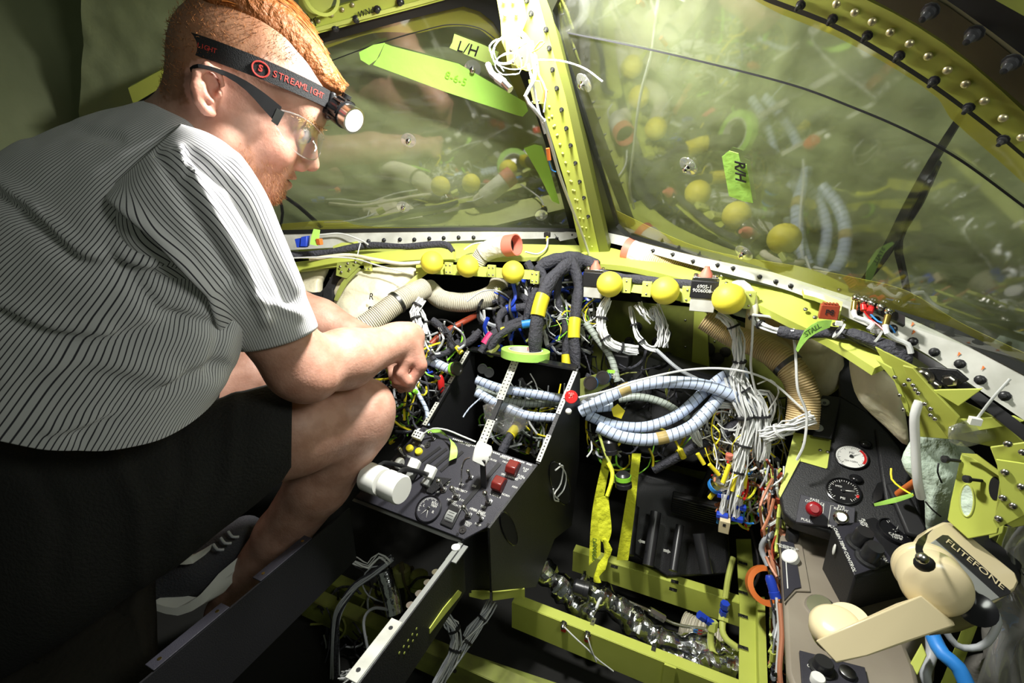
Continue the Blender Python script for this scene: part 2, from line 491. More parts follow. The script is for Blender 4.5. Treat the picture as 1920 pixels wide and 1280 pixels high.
def glass_mat(name, haze, refl, seed, stretch):
    m = bpy.data.materials.new(name); m.use_nodes = True; nt = m.node_tree; nt.nodes.clear()
    out = nt.nodes.new('ShaderNodeOutputMaterial')
    tr = nt.nodes.new('ShaderNodeBsdfTransparent'); tr.inputs[0].default_value = (.93, .95, .90, 1)
    gl = nt.nodes.new('ShaderNodeBsdfGlossy'); gl.inputs['Roughness'].default_value = .045; gl.inputs['Color'].default_value = (1, 1, 1, 1)
    df = nt.nodes.new('ShaderNodeBsdfDiffuse'); df.inputs[0].default_value = (.8, .82, .78, 1)
    tc = nt.nodes.new('ShaderNodeTexCoord'); mp = nt.nodes.new('ShaderNodeMapping')
    mp.inputs['Scale'].default_value = stretch; mp.inputs['Rotation'].default_value = (.5, .7, seed)
    nt.links.new(tc.outputs['Object'], mp.inputs[0])
    n = nt.nodes.new('ShaderNodeTexNoise'); n.inputs['Scale'].default_value = 6; n.inputs['Detail'].default_value = 5; n.inputs['Distortion'].default_value = 1.2
    nt.links.new(mp.outputs[0], n.inputs['Vector'])
    r = nt.nodes.new('ShaderNodeMapRange'); r.inputs[1].default_value = .52; r.inputs[2].default_value = .75; r.inputs[3].default_value = haze*.35; r.inputs[4].default_value = haze*1.7
    nt.links.new(n.outputs['Fac'], r.inputs[0])
    m1 = nt.nodes.new('ShaderNodeMixShader'); m1.inputs[0].default_value = refl
    nt.links.new(tr.outputs[0], m1.inputs[1]); nt.links.new(gl.outputs[0], m1.inputs[2])
    m2 = nt.nodes.new('ShaderNodeMixShader'); nt.links.new(r.outputs[0], m2.inputs[0])
    nt.links.new(m1.outputs[0], m2.inputs[1]); nt.links.new(df.outputs[0], m2.inputs[2])
    nt.links.new(m2.outputs[0], out.inputs[0]); M[name] = m; return m
glass_mat('windscreen_left', .05, .16, .3, (1, 1, 6))
glass_mat('windscreen_right', .055, .13, 1.1, (1.5, 1, 5))
def clear_mat(name, tint=(.97, .97, .97), refl=.12, rough=.05, haze=0.05, hc=(.8, .8, .8), bump=0):
    m = bpy.data.materials.new(name); m.use_nodes = True; nt = m.node_tree; nt.nodes.clear()
    out = nt.nodes.new('ShaderNodeOutputMaterial')
    tr = nt.nodes.new('ShaderNodeBsdfTransparent'); tr.inputs[0].default_value = (*tint, 1)
    gl = nt.nodes.new('ShaderNodeBsdfGlossy'); gl.inputs['Roughness'].default_value = rough
    df = nt.nodes.new('ShaderNodeBsdfDiffuse'); df.inputs[0].default_value = (*hc, 1)
    if bump:
        n = nt.nodes.new('ShaderNodeTexNoise'); n.inputs['Scale'].default_value = 40; b = nt.nodes.new('ShaderNodeBump'); b.inputs['Strength'].default_value = bump
        tc = nt.nodes.new('ShaderNodeTexCoord'); nt.links.new(tc.outputs['Object'], n.inputs['Vector'])
        nt.links.new(n.outputs['Fac'], b.inputs['Height']); nt.links.new(b.outputs[0], gl.inputs['Normal'])
    m1 = nt.nodes.new('ShaderNodeMixShader'); m1.inputs[0].default_value = refl; nt.links.new(tr.outputs[0], m1.inputs[1]); nt.links.new(gl.outputs[0], m1.inputs[2])
    m2 = nt.nodes.new('ShaderNodeMixShader'); m2.inputs[0].default_value = haze; nt.links.new(m1.outputs[0], m2.inputs[1]); nt.links.new(df.outputs[0], m2.inputs[2])
    nt.links.new(m2.outputs[0], out.inputs[0]); M[name] = m
clear_mat('clear_plastic', refl=.22, haze=.10, bump=.8)
clear_mat('clear_lens', refl=.06, haze=.02, rough=.02)
clear_mat('overspray_film', tint=(.92, .90, .62), refl=.04, haze=.50, hc=(.50, .47, .07))
mat('masking_paper', (.225, .255, .125), .85, col2=(.18, .205, .095), vscale=5, bump=.35, bscale=14)
mat('masking_paper_light', (.36, .40, .22), .85, col2=(.31, .35, .185), vscale=5, bump=.3, bscale=14)
mat('masking_paper_dark', (.26, .29, .16), .85, col2=(.21, .24, .125), vscale=5, bump=.35, bscale=12)

def slab(name, pts, plane, th, m, parent=None, h=0.0, bevel=0, mb=None):
    """a plate cut to an outline lying on a plane, th thick away from the cabin side"""
    n = plane.n if (plane.o-CAM).dot(plane.n) > 0 else -plane.n
    q = [plane.at(x, y, h) for x, y in pts]
    b = (mb or MB()).prism(q, n*th)
    return b if mb else b.build(name, m, parent, bevel=bevel, angle=30)
def strip(name, a, b, plane, th, m, parent=None, h=0.0, smooth=True, step=.02):
    """plate between two edge curves given as outlines"""
    A = spline([plane.at(x, y, h) for x, y in a], step)[0]; B = spline([plane.at(x, y, h) for x, y in b], step)[0]
    n = plane.n if (plane.o-CAM).dot(plane.n) > 0 else -plane.n
    N = 60
    def rs(q):
        L = [0]
        for i in range(1, len(q)): L.append(L[-1]+(q[i]-q[i-1]).length)
        out = []; j = 0
        for k in range(N+1):
            t = L[-1]*k/N
            while j < len(L)-2 and L[j+1] < t: j += 1
            f = (t-L[j])/max(1e-9, L[j+1]-L[j]); out.append(q[j].lerp(q[j+1], min(1, f)))
        return out
    A, B = rs(A), rs(B); vs = []
    for p, q in zip(A, B): vs += [p, q, q+n*th, p+n*th]
    fs = []
    for k in range(N):
        for j in range(4): fs.append((k*4+j, k*4+(j+1) % 4, k*4+4+(j+1) % 4, k*4+4+j))
    fs += [(3, 2, 1, 0), (N*4, N*4+1, N*4+2, N*4+3)]
    return MB().add(vs, fs).build(name, m, parent, angle=30)
def rivet_mesh(r, h, m, n=12):
    return mesh_only(MB().lathe((0, 0, 0), (0, 0, 1), [(r, 0), (r*.95, h*.4), (r*.7, h*.8), (r*.3, h), (0, h)], n), m)
def bolt_mesh(r, m):
    b = MB().lathe((0, 0, 0), (0, 0, 1), [(r*1.3, 0), (r*1.3, r*.25), (r*.95, r*.3), (r*.95, r*.9), (r*.6, r*1.1), (r*.5, r*2.2), (0, r*2.3)], 10)
    return mesh_only(b, m)
def rot_to(n): return Vector((0, 0, 1)).rotation_difference(Vector(n))
def along(pts, k):
    """k evenly spaced px points along a polyline"""
    q = [Vector((x, y, 0)) for x, y in pts]; L = [0]
    for i in range(1, len(q)): L.append(L[-1]+(q[i]-q[i-1]).length)
    out = []
    for j in range(k):
        t = L[-1]*j/(k-1) if k > 1 else 0
        i = max(i for i in range(len(q)-1) if L[i] <= t+1e-9)
        out.append(q[i].lerp(q[i+1], (t-L[i])/(L[i+1]-L[i])))
    return [(v.x, v.y) for v in out]
RV = {'brass': rivet_mesh(.0038, .003, 'rivet_metal'), 'green': rivet_mesh(.003, .002, 'primer_pale'), 'steel': rivet_mesh(.0035, .0025, 'steel')}
BV = {'black': bolt_mesh(.0045, 'dark_plastic'), 'steel': bolt_mesh(.004, 'steel'), 'dark': bolt_mesh(.005, 'dark_steel')}
def rivets(kind, pts, plane, parent, h=0.0, name='rivet', s=1.0, tab=None):
    me = (tab or RV)[kind]; n = plane.n if (plane.o-CAM).dot(plane.n) < 0 else -plane.n
    return copies(me, name, None, [(plane.at(x, y, h), rot_to(n), s) for x, y in pts], parent)

# ---- glass panes (curved outline plates)
def pane(name, pts, plane, m, label):
    n = plane.n if (plane.o-CAM).dot(plane.n) > 0 else -plane.n
    q = spline([plane.at(x, y) for x, y in pts], .03)[0]
    o = MB().add(q, [list(range(len(q)))]).build(name, m)
    tag(o, label, None, kind='structure'); return o
pane('window_1', [(1078, 436), (1060, 370), (1020, 240), (965, 90), (925, 25), (850, 8), (720, 40), (590, 80), (420, 150), (240, 215), (230, 436), (560, 437), (850, 437), (1078, 436)], PL, 'windscreen_left', 'left windscreen pane with tape on it')
pane('window_2', [(1175, 450), (1140, 415), (1085, 220), (1030, 60), (1040, -10), (1110, -60), (1300, -60), (1440, -5), (1580, 50), (1740, 150), (1890, 262), (1990, 370), (1990, 740), (1800, 645), (1600, 568), (1400, 502), (1175, 450)], PR, 'windscreen_right', 'right windscreen pane')
# ---- masking sheets hung outside
def wob(amp, f, s, ax):
    def g(u, v):
        return ax*(amp*(nz((u*f+s, v*f*1.6, s))*1.0+.5*abs(nz((u*f*2.7+s, v*f*3+u*4, s+3)))+.25*nz((u*f*6, v*f*9+u*6, s))))
    return g
def _ext(c, f): return [c[0], c[1], c[2]+(c[2]-c[1])*f, c[3]+(c[3]-c[0])*f]
PLb = Plane(PL.o+nL*.09, nL); PRb = Plane(PR.o+nR*.075, nR)
b1 = grid_sheet(_ext([PLb.at(150, 475), PLb.at(1118, 475), PLb.at(975, -90), PLb.at(150, -90)], .45), 130, 80, wob(.016, 4, 2, nL), 'masking_paper_light', 'masking_sheet')
tag(b1, 'crumpled olive masking paper hung outside the left windscreen', 'masking sheet')
b2 = grid_sheet(_ext([PRb.at(1085, 500), PRb.at(2050, 800), PRb.at(2050, -140), PRb.at(1000, -140)], .35), 130, 80, wob(.010, 4, 9, nR), 'masking_paper', 'masking_sheet')
tag(b2, 'olive masking paper hung outside the right windscreen', 'masking sheet')
PLo = Plane(PL.o+nL*.012, nL); PRo = Plane(PR.o+nR*.012, nR)
ov = thing('overspray_film', PRo.at(1700, 200), 'yellow oversprayed plastic film edging the right windscreen opening', 'film')
strip('film_edge', [(1400, -40), (1500, 5), (1590, 50), (1740, 140), (1890, 255), (1960, 320)], [(1380, -20), (1460, 25), (1560, 65), (1680, 130), (1760, 185), (1780, 220), (1860, 290), (1960, 380)], PRo, .0006, 'overspray_film', ov)
strip('film_edge', [(1130, 415), (1300, 478), (1500, 530), (1700, 605), (1960, 720)], [(1125, 380), (1300, 460), (1500, 500), (1600, 520), (1700, 545), (1800, 605), (1960, 680)], PRo, .0006, 'overspray_film', ov)
strip('film_edge', [(1030, -20), (1042, 60), (1075, 165), (1110, 290), (1150, 420)], [(1070, -30), (1052, 60), (1085, 165), (1122, 290), (1170, 440)], PRo, .0006, 'overspray_film', ov)
ov2 = thing('overspray_film', PLo.at(800, 40), 'yellow oversprayed plastic film edging the left windscreen opening', 'film')
strip('film_edge', [(600, 80), (700, 50), (800, 20), (870, 8), (930, 40), (960, 90)], [(600, 95), (700, 62), (790, 62), (840, 50), (900, 55), (935, 90)], PLo, .0006, 'overspray_film', ov2)
strip('film_edge', [(930, 40), (960, 90), (1010, 200)], [(910, 45), (925, 80), (975, 190)], PLo, .0006, 'overspray_film', ov2)
strip('film_edge', [(520, 438), (700, 438), (900, 438), (1060, 436)], [(520, 420), (640, 413), (700, 425), (1060, 428)], PLo, .0006, 'overspray_film', ov2)
# ---- far left: dark fabric over the side window
o = grid_sheet([P(-160, 640, 1.0), P(345, 480, 1.32), P(345, -80, 1.1), P(-160, -80, .85)], 90, 70, wob(.022, 2.2, 5, Y_), 'masking_paper_dark', 'wall_left', thick=.002)
tag(o, 'dark olive masking sheet over the left side window', kind='structure')
# ---- bulkhead, floor, walls
def sbox(name, c, hx, hy, hz, m, label):
    o = MB().box(c, (hx, 0, 0), (0, hy, 0), (0, 0, hz)).build(name, m); return tag(o, label, kind='structure')
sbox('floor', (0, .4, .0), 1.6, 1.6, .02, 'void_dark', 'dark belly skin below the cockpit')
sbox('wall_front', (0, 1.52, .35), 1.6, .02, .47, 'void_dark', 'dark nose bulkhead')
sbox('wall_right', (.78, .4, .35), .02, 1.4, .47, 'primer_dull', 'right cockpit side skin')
# firewall panel (green, seen between cables)
FW = Plane((0, 1.30, 0), (0, -1, 0))
fw = thing('bulkhead_panel', FW.at(1250, 680), 'dull green riveted bulkhead panel behind the right wiring', 'panel')
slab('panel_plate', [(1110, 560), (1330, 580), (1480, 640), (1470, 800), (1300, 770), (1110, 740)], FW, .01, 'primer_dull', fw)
for k, (x, y) in enumerate([(1195, 612), (1205, 650), (1218, 690), (1250, 625), (1252, 668), (1256, 700), (1180, 640), (1232, 640)]):
    c = FW.at(x, y); MB().lathe(c, -Y_, [(.014, 0), (.014, .004), (.009, .005), (.009, .014), (.006, .015), (.006, .010), (0, .010)], 14).build('round_socket', 'dark_steel', fw)
rivets('steel', [(1140, 600), (1140, 650), (1140, 700), (1285, 600), (1285, 650), (1285, 700), (1285, 740), (1340, 640), (1400, 700)], FW, fw)
slab('gasket', [(1302, 575), (1325, 585), (1330, 690), (1300, 740), (1296, 700)], FW, .004, 'primer', fw, h=.012)
o = MB(); 
for a, (x, y, r) in enumerate([(1325, 655, .022), (1345, 672, .018), (1310, 668, .014), (1360, 660, .015), (1300, 690, .012)]): o.ball(FW.at(x, y), r, r*.6, r, 10)
tag(o.build('burnt_gasket', 'gasket_dark', fw), 'black crumbled gasket')
slab('panel_plate', [(1110, 745), (1290, 775), (1460, 800), (1440, 960), (1220, 900), (1110, 860)], Plane((0, 1.2, 0), (0, -1, 0)), .01, 'black_paint', fw)
pp2 = Plane((0, 1.15, 0), (0, -1, 0))
yp = thing('floor_web', pp2.at(1270, 890), 'green floor web behind the rudder pedals', 'panel')
slab('web', [(1205, 860), (1310, 885), (1360, 890), (1350, 960), (1230, 920)], pp2, .006, 'primer_dull', yp)
rivets('steel', [(1238, 883), (1255, 887), (1238, 893), (1253, 896)], pp2, yp, s=.7)

# ---- center post
PC = Plane.through(P(960, 0, .66), P(1030, 0, .645), P(1110, 470, 1.06))
def PCat(x, y, h=0): return PC.at(x, y, h)
post = thing('windscreen_post', PC.at(1050, 240), 'riveted yellow green centre post between the two windscreens', 'post')
slab('post_web', [(950, -30), (1004, -30), (1060, 180), (1125, 472), (1090, 476), (1062, 350), (1010, 180)], PC, .006, 'primer', post)
slab('post_flange', [(1002, -30), (1020, -30), (1075, 180), (1142, 470), (1124, 476), (1060, 180)], PC, .02, 'primer_recess_shade', post, h=-.0)  # primer darkened here to paint in the shade of the recessed flange
slab('left_seal', [(868, -14), (950, -30), (1012, 190), (1064, 350), (1092, 476), (1070, 436), (1045, 340), (1003, 210), (955, 90), (925, 42), (900, 22), (868, 12)], Plane(PL.o-nL*.004, nL), .010, 'seal_black', post)
slab('right_seal', [(1014, -30), (1060, -30), (1036, 20), (1044, 70), (1080, 180), (1120, 310), (1155, 425), (1185, 455), (1160, 470), (1138, 470), (1072, 180)], Plane(PR.o-nR*.006, nR), .010, 'seal_black', post)
rivets('green', along([(1012, 190), (1040, 240), (1062, 310), (1084, 395), (1100, 460)], 17) + along([(1030, 200), (1056, 290), (1078, 360), (1110, 462)], 16), PC, post, s=.8)
rivets('black', [(1024, 55), (1030, 90), (1036, 130), (1044, 165), (1053, 205), (1062, 240), (1070, 272), (1079, 305), (1087, 340), (1095, 370), (1103, 405), (988, 0), (996, 25)], PC, post, name='bolt', tab=BV, s=.7)
brk = thing('post_bracket', PC.at(955, 70), 'bright pale bracket plate on the top of the centre post', 'bracket')
slab('plate', [(926, -30), (975, -30), (988, 38), (975, 70), (985, 125), (962, 132), (940, 78), (938, 40)], PC, .003, 'primer_pale', brk, h=.010, bevel=.0008)
slab('lower_plate', [(946, 70), (1000, 78), (1008, 120), (992, 132), (950, 118)], PC, .003, 'primer_pale', brk, h=.015, bevel=.0008)
slab('small_plate', [(990, 150), (1012, 152), (1024, 195), (1000, 195)], PC, .003, 'primer_pale', brk, h=.008, bevel=.0008)
rivets('green', [(947, 28), (968, 26), (945, 3), (962, 3)], PC, brk, h=.013)
rivets('steel', [(962, 117), (958, 95), (998, 192), (1010, 190), (978, 108)], PC, brk, h=.018, s=.7)
# ---- upper left frame (behind the hair)
PA = Plane(PL.o-nL*.02, nL)
arch = thing('windscreen_arch', PA.at(720, 20), 'yellow green riveted upper frame of the left windscreen', 'frame')
strip('frame_flange', [(240, 165), (330, 118), (480, 60), (600, 22), (760, -25), (900, -60)], [(250, 195), (335, 148), (480, 95), (600, 62), (760, 20), (900, -18)], PA, .012, 'primer', arch)
strip('seal', [(250, 195), (335, 148), (480, 95), (600, 62), (760, 20), (900, -18)], [(260, 206), (340, 162), (480, 112), (600, 82), (760, 38), (870, 12)], Plane(PL.o-nL*.006, nL), .008, 'seal_black', arch)
strip('inner_rail', [(330, 148), (480, 85), (600, 50), (760, 8), (900, -30)], [(335, 155), (480, 93), (600, 58), (760, 16), (900, -22)], PA, .004, 'primer_pale', arch, h=-.006)
rivets('brass', [(584, 42), (597, 39), (622, 28), (642, 18), (661, 9)], PA, arch, h=-.001)
rivets('black', [(593, 70), (629, 53), (668, 36), (708, 18), (751, 4)], Plane(PL.o-nL*.024, nL), arch, name='bolt', tab=BV, s=1.1)
slab('gusset', [(560, -40), (640, -40), (620, 14), (585, 36), (560, 8)], PA, .004, 'primer_pale', arch, h=-.012)
MB().cyl(PA.at(603, -8, -.016), PA.at(603, -8, -.012), .028, n=32, hollow=.82).build('dished_ring', 'primer', arch)
text('AET', PA.at(580, 46, -.0008), PA.at(600, 38)-PA.at(570, 50), PA.at(580, 20)-PA.at(580, 46), .017, 'ink', arch, 'marker_writing', shear=.2)
text('WNdsc', PA.at(690, 22, -.0068), PA.at(710, 15)-PA.at(680, 25), PA.at(690, 0)-PA.at(690, 22), .012, 'ink', arch, 'marker_writing', shear=.3)
# ---- upper dark overhead on the right
PT = Plane(PR.o-nR*.012, nR)
oh = thing('overhead_structure', PT.at(1800, 60), 'dark brown overhead structure above the right arch', 'structure')
strip('dark_web', [(1560, -80), (1720, -20), (1830, 50), (1990, 180)], [(1600, -20), (1720, 45), (1820, 115), (1990, 260)], PT, .01, 'tan_wood', oh, h=-.004)
strip('black_liner', [(1600, -120), (1760, -60), (1860, -10), (1990, 70)], [(1650, -80), (1760, -10), (1860, 60), (1990, 160)], PT, .01, 'black_rubber', oh, h=-.012)
strip('olive_edge', [(1700, -140), (1800, -80), (1900, -20), (2000, 40)], [(1760, -60), (1830, -20), (1920, 30), (2000, 75)], PT, .01, 'primer_dull', oh, h=-.016)
rivets('black', [(1745, 20), (1828, 62), (1898, 116)], PT, oh, h=-.012, name='bolt', tab=BV, s=1.05)
ar = thing('windscreen_arch', PT.at(1750, 120), 'yellow green arched frame of the right windscreen with brass coloured rivets', 'frame')
strip('frame_flange', [(1400, -90), (1500, -50), (1625, 0), (1720, 50), (1820, 120), (1920, 210), (1990, 280)], [(1390, -30), (1440, -6), (1515, 22), (1590, 56), (1740, 148), (1890, 262), (1990, 352)], PT, .008, 'primer_arch', ar)
strip('seal', [(1390, -30), (1440, -6), (1515, 22), (1590, 56), (1740, 148), (1890, 262), (1990, 352)], [(1390, -20), (1440, 5), (1515, 33), (1588, 66), (1735, 156), (1885, 268), (1990, 360)], Plane(PR.o-nR*.006, nR), .006, 'seal_black', ar)
rivets('brass', [(1569, 7), (1603, 23), (1636, 40), (1670, 60), (1706, 81), (1741, 105), (1777, 131), (1811, 157), (1846, 189), (1881, 221), (1917, 257)], PT, ar, h=-.001, s=.9)
rivets('black', [(1502, 9), (1562, 35), (1627, 66), (1687, 104), (1752, 151), (1817, 201), (1882, 261)], PT, ar, h=-.001, name='bolt', tab=BV, s=.75)
# ---- sills
_a, _b = PR.at(1180, 450, -.010), PR.at(1900, 700, -.010); PS = Plane.through(_a, _b, _a+Vector((0, -.30, -1)))
_a, _b = PL.at(560, 440, -.010), PL.at(1070, 434, -.010); PSl = Plane.through(_a, _b, _a+Vector((0, -.15, -1)))
sr = thing('windscreen_sill', PS.at(1600, 580), 'long white sill strip with black screws under the right windscreen', 'sill')
strip('strip', [(1130, 434), (1180, 445), (1300, 475), (1480, 513), (1597, 548), (1698, 590), (1800, 636), (1990, 735)], [(1130, 452), (1180, 464), (1300, 497), (1480, 545), (1600, 600), (1714, 650), (1820, 720), (1990, 835)], PS, .004, 'white_paint', sr)
strip('seal', [(1180, 440), (1300, 466), (1480, 504), (1597, 540), (1698, 578), (1800, 620), (1990, 715)], [(1180, 447), (1300, 477), (1480, 515), (1597, 551), (1698, 592), (1800, 640), (1990, 740)], PS, .004, 'seal_black', sr, h=.003)
rivets('black', [(1225, 470), (1262, 477), (1300, 490), (1346, 497), (1375, 503), (1425, 519), (1455, 528), (1483, 536), (1510, 547)], PS, sr, name='screw', tab=BV, s=.7)
rivets('black', [(1610, 583), (1642, 600), (1674, 616), (1712, 640), (1752, 660), (1800, 682), (1838, 712), (1884, 742)], PS, sr, name='screw', tab=BV, s=1.0)
for x, y in [(1708, 612), (1710, 627), (1795, 668), (1840, 694), (1884, 722)]:
    c = PS.at(x, y, .001); MB().prism([c, c+PS.at(x+7, y-5)-PS.at(x, y), c+PS.at(x+3, y-9)-PS.at(x, y)], PS.n*.0005).build('red_tick', 'orange', sr)
sl = thing('windscreen_sill', PSl.at(800, 445), 'white sill strip with black screws under the left windscreen', 'sill')
strip('strip', [(480, 438), (700, 434), (900, 431), (1078, 431)], [(480, 472), (700, 460), (900, 450), (1078, 446)], PSl, .004, 'white_paint', sl)
strip('seal', [(480, 432), (700, 428), (900, 426), (1078, 428)], [(480, 440), (700, 435), (900, 433), (1078, 434)], PSl, .004, 'seal_black', sl, h=.003)
slab('end_plate', [(1040, 438), (1062, 434), (1090, 436), (1080, 446), (1050, 452)], PSl, .003, 'white_paint', sl, h=.006)
rivets('black', [(691, 452), (720, 450), (750, 449), (777, 449), (805, 447), (832, 446), (860, 445), (888, 445), (1045, 446), (1072, 440)], PSl, sl, h=.001, name='screw', tab=BV, s=.9)
# ============================================================ glareshield, balls, ducts, insulation
def strip3(name, A, B, vec, m, parent=None, step=.02, N=40, mb=None, lim=30):
    A = spline(T(A) if not isinstance(A[0], Vector) else A, step)[0]; B = spline(T(B) if not isinstance(B[0], Vector) else B, step)[0]
    def rs(q):
        L = [0]
        for i in range(1, len(q)): L.append(L[-1]+(q[i]-q[i-1]).length)
        out = []; j = 0
        for k in range(N+1):
            t = L[-1]*k/N
            while j < len(L)-2 and L[j+1] < t: j += 1
            out.append(q[j].lerp(q[j+1], min(1, (t-L[j])/max(1e-9, L[j+1]-L[j]))))
        return out
    A, B = rs(A), rs(B); vec = Vector(vec); vs = []
    for p, q in zip(A, B): vs += [p, q, q+vec, p+vec]
    fs = [(k*4+j, k*4+(j+1) % 4, k*4+4+(j+1) % 4, k*4+4+j) for k in range(N) for j in range(4)]
    fs += [(3, 2, 1, 0), (N*4, N*4+1, N*4+2, N*4+3)]
    b = (mb or MB()).add(vs, fs)
    return b if mb else b.build(name, m, parent, angle=lim)
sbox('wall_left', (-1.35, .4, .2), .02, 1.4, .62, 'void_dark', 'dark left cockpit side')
# sloping shelf below the right sill
gb = thing('glareshield_beam', P(1450, 560, .75), 'long bright yellow green beam under the right windscreen sill', 'beam')
strip3('beam_plate', [(1090, 474, 1.07), (1130, 462, 1.07), (1240, 490, .95), (1400, 528, .82), (1500, 552, .74), (1600, 602, .69), (1715, 655, .61)],
       [(1090, 492, 1.05), (1180, 500, .97), (1300, 528, .86), (1390, 556, .78), (1460, 590, .73), (1560, 640, .68), (1640, 690, .62)], (0, .004, -.012), 'primer', gb)
strip3('front_rail', [(1098, 516, 1.0), (1200, 524, .92), (1300, 536, .84), (1400, 548, .77)], [(1098, 538, .99), (1200, 550, .91), (1300, 570, .83), (1345, 582, .80)], (0, .012, 0), 'primer', gb)
for (x, y, d) in [(1108, 528, .985), (1175, 535, .93), (1213, 542, .90), (1288, 552, .845), (1405, 562, .765)]:
    c = P(x, y, d-.006); MB().box(c, X_*.009, Y_*.004, Z_*.015).build('bracket', 'primer_pale', gb, bevel=.001)
    copies(RV['steel'], 'rivet', None, [(c+Vector((0, -.004, dz)), rot_to(-Y_), .6) for dz in (-.009, .009)], gb)
copies(RV['steel'], 'rivet', None, [(P(x, y, d), rot_to(Vector((0, -.6, .8))), 1.0) for x, y, d in [(1528, 595, .70), (1510, 580, .715), (1582, 600, .69), (1565, 608, .68), (1362, 531, .83), (1353, 517, .84), (1440, 566, .76), (1500, 600, .725)]], gb)
strip3('clip_bracket', [(1505, 541, .715), (1545, 552, .69), (1580, 566, .67)], [(1508, 552, .71), (1548, 564, .685), (1575, 592, .665)], (0, .002, -.006), 'primer_pale', gb)
gl_ = thing('glareshield_beam', P(760, 480, 1.12), 'bright yellow green beam under the left windscreen sill', 'beam')
strip3('top_shelf', [(560, 468, 1.22), (700, 462, 1.2), (860, 456, 1.18), (1105, 460, 1.12)], [(560, 478, 1.18), (700, 480, 1.15), (860, 484, 1.12), (1110, 480, 1.08)], (0, .004, -.01), 'primer_pale', gl_)
strip3('front_beam', [(545, 492, 1.15), (650, 480, 1.14), (780, 466, 1.12), (850, 468, 1.10)], [(545, 510, 1.13), (650, 498, 1.13), (770, 488, 1.11), (850, 486, 1.09)], (0, .012, -.004), 'primer', gl_)
strip3('front_rail', [(780, 494, 1.10), (860, 498, 1.09), (1000, 508, 1.05)], [(780, 512, 1.10), (860, 516, 1.09), (1000, 524, 1.05)], (0, .012, 0), 'primer', gl_)
for (x, y, d) in [(842, 503, 1.08), (922, 508, 1.06), (1003, 520, 1.03), (690, 497, 1.12)]:
    c = P(x, y, d-.006); MB().box(c, X_*.010, Y_*.004, Z_*.014).build('bracket', 'primer_pale', gl_, bevel=.001)
    copies(RV['steel'], 'rivet', None, [(c+Vector((dx, -.004, dz)), rot_to(-Y_), .6) for dz in (-.008, .008) for dx in (-.005, .005)], gl_)
strip3('clip_bracket', [(626, 452, 1.17), (648, 455, 1.16), (670, 452, 1.16)], [(624, 466, 1.16), (648, 468, 1.15), (668, 466, 1.15)], (0, .004, -.004), 'primer_pale', gl_)
strip3('gusset', [(632, 492, 1.10), (684, 488, 1.10)], [(630, 516, 1.09), (650, 522, 1.09)], (0, .004, 0), 'primer_dull', gl_)
copies(RV['steel'], 'rivet', None, [(P(x, y, 1.088), rot_to(-Y_), 1) for x, y in [(638, 500), (652, 494), (666, 492), (640, 510), (655, 505)]], gl_)
strip3('diagonal_strap', [(668, 500, 1.10), (640, 530, 1.09), (626, 562, 1.08)], [(676, 504, 1.10), (650, 532, 1.09), (632, 564, 1.08)], (0, .003, 0), 'primer_dull', gl_)
strip3('diagonal_strap', [(800, 500, 1.10), (770, 524, 1.09), (742, 552, 1.08)], [(810, 506, 1.10), (778, 530, 1.09), (750, 556, 1.08)], (0, .003, 0), 'primer', gl_)

# yellow balls
labs = ['yellow ball farthest left, in front of the cream duct behind the wrist', 'yellow ball second from left, just below the red ended duct', 'yellow ball left of the thick grey cable sleeves', 'yellow ball just right of the thick grey cable sleeves', 'middle yellow ball of the right hand three', 'rightmost and largest yellow ball beside the black relay']
for k, (x, y, d, r) in enumerate([(810, 492, 1.055, 22.5), (877, 499, 1.05, 22), (962, 510, 1.015, 22.5), (1143, 533, .93, 25.5), (1247, 545, .845, 27.5), (1366, 560, .76, 31)]):
    c = P(x, y, d); R_ = r*d/FPX*.95; t = tag(MB().ball(c, R_, n=36).build('yellow_ball', 'yellow_ball'), labs[k], 'ball', 'yellow balls capping the glareshield studs')
    MB().cyl(c, c+Y_*(R_+.012), .004, n=10).build('stud', 'steel', t)
# red ended duct, left
def duct(name, pts, r, m, label, collar=None, rr=None, clamp=(), n=28, ribs=(.0042, .03), wrap=None, cr=1.06):
    pw = T(pts); t = thing(name, pw[0], label, 'duct')
    MB().tube(pw, rr or r, n=n, step=.0014, ribs=ribs, cap=False).build('hose', m, t)
    q, par = spline(pw, .004)
    for f in clamp:
        i = min(range(len(q)), key=lambda j: abs(par[j]-f)); i = max(2, min(len(q)-3, i)); d = (q[i+1]-q[i-1]).normalized(); rad = rr(f) if rr else r
        MB().cyl(q[i]-d*.004, q[i]+d*.004, rad*1.10, n=28, hollow=.93).build('clamp', 'dark_steel', t)
    if collar:
        d = (q[-1]-q[-3]).normalized(); e = q[-1]; rad = (rr(1) if rr else r)*cr
        MB().cyl(e-d*.012, e+d*collar, rad, n=32, hollow=.90).build('collar', 'pink_collar', t)
        MB().cyl(e-d*.01, e-d*.008, rad*.92, n=24).build('dark_inside', 'void_dark', t)
    if wrap:
        a, b = int(len(q)*wrap[0]), int(len(q)*wrap[1]); 
        MB().tube(q[a:b], (rr(.8) if rr else r)*1.05, n=28, smooth=False, cap=False).build('paper_wrap', wrap[2], t)
    return t
mat('paper_label', (.70, .68, .60), .6, bump=.6, bscale=50)
duct('air_duct', [(895, 492, 1.10), (908, 474, 1.09), (930, 464, 1.07), (958, 460, 1.045)], .022, 'duct_white', 'cream cloth duct with an open red collar above the left balls', collar=.016, wrap=(.3, .95, 'paper_label'), rr=lambda t: .019+.004*t)
duct('air_duct', [(1310, 520, .93), (1262, 500, .96), (1215, 482, .99), (1183, 470, 1.01)], .026, 'duct_tan', 'tan cloth duct with red collar and paper wrap under the right windscreen', collar=.013, wrap=(.45, .98, 'paper_label'), rr=lambda t: .030-.006*t)
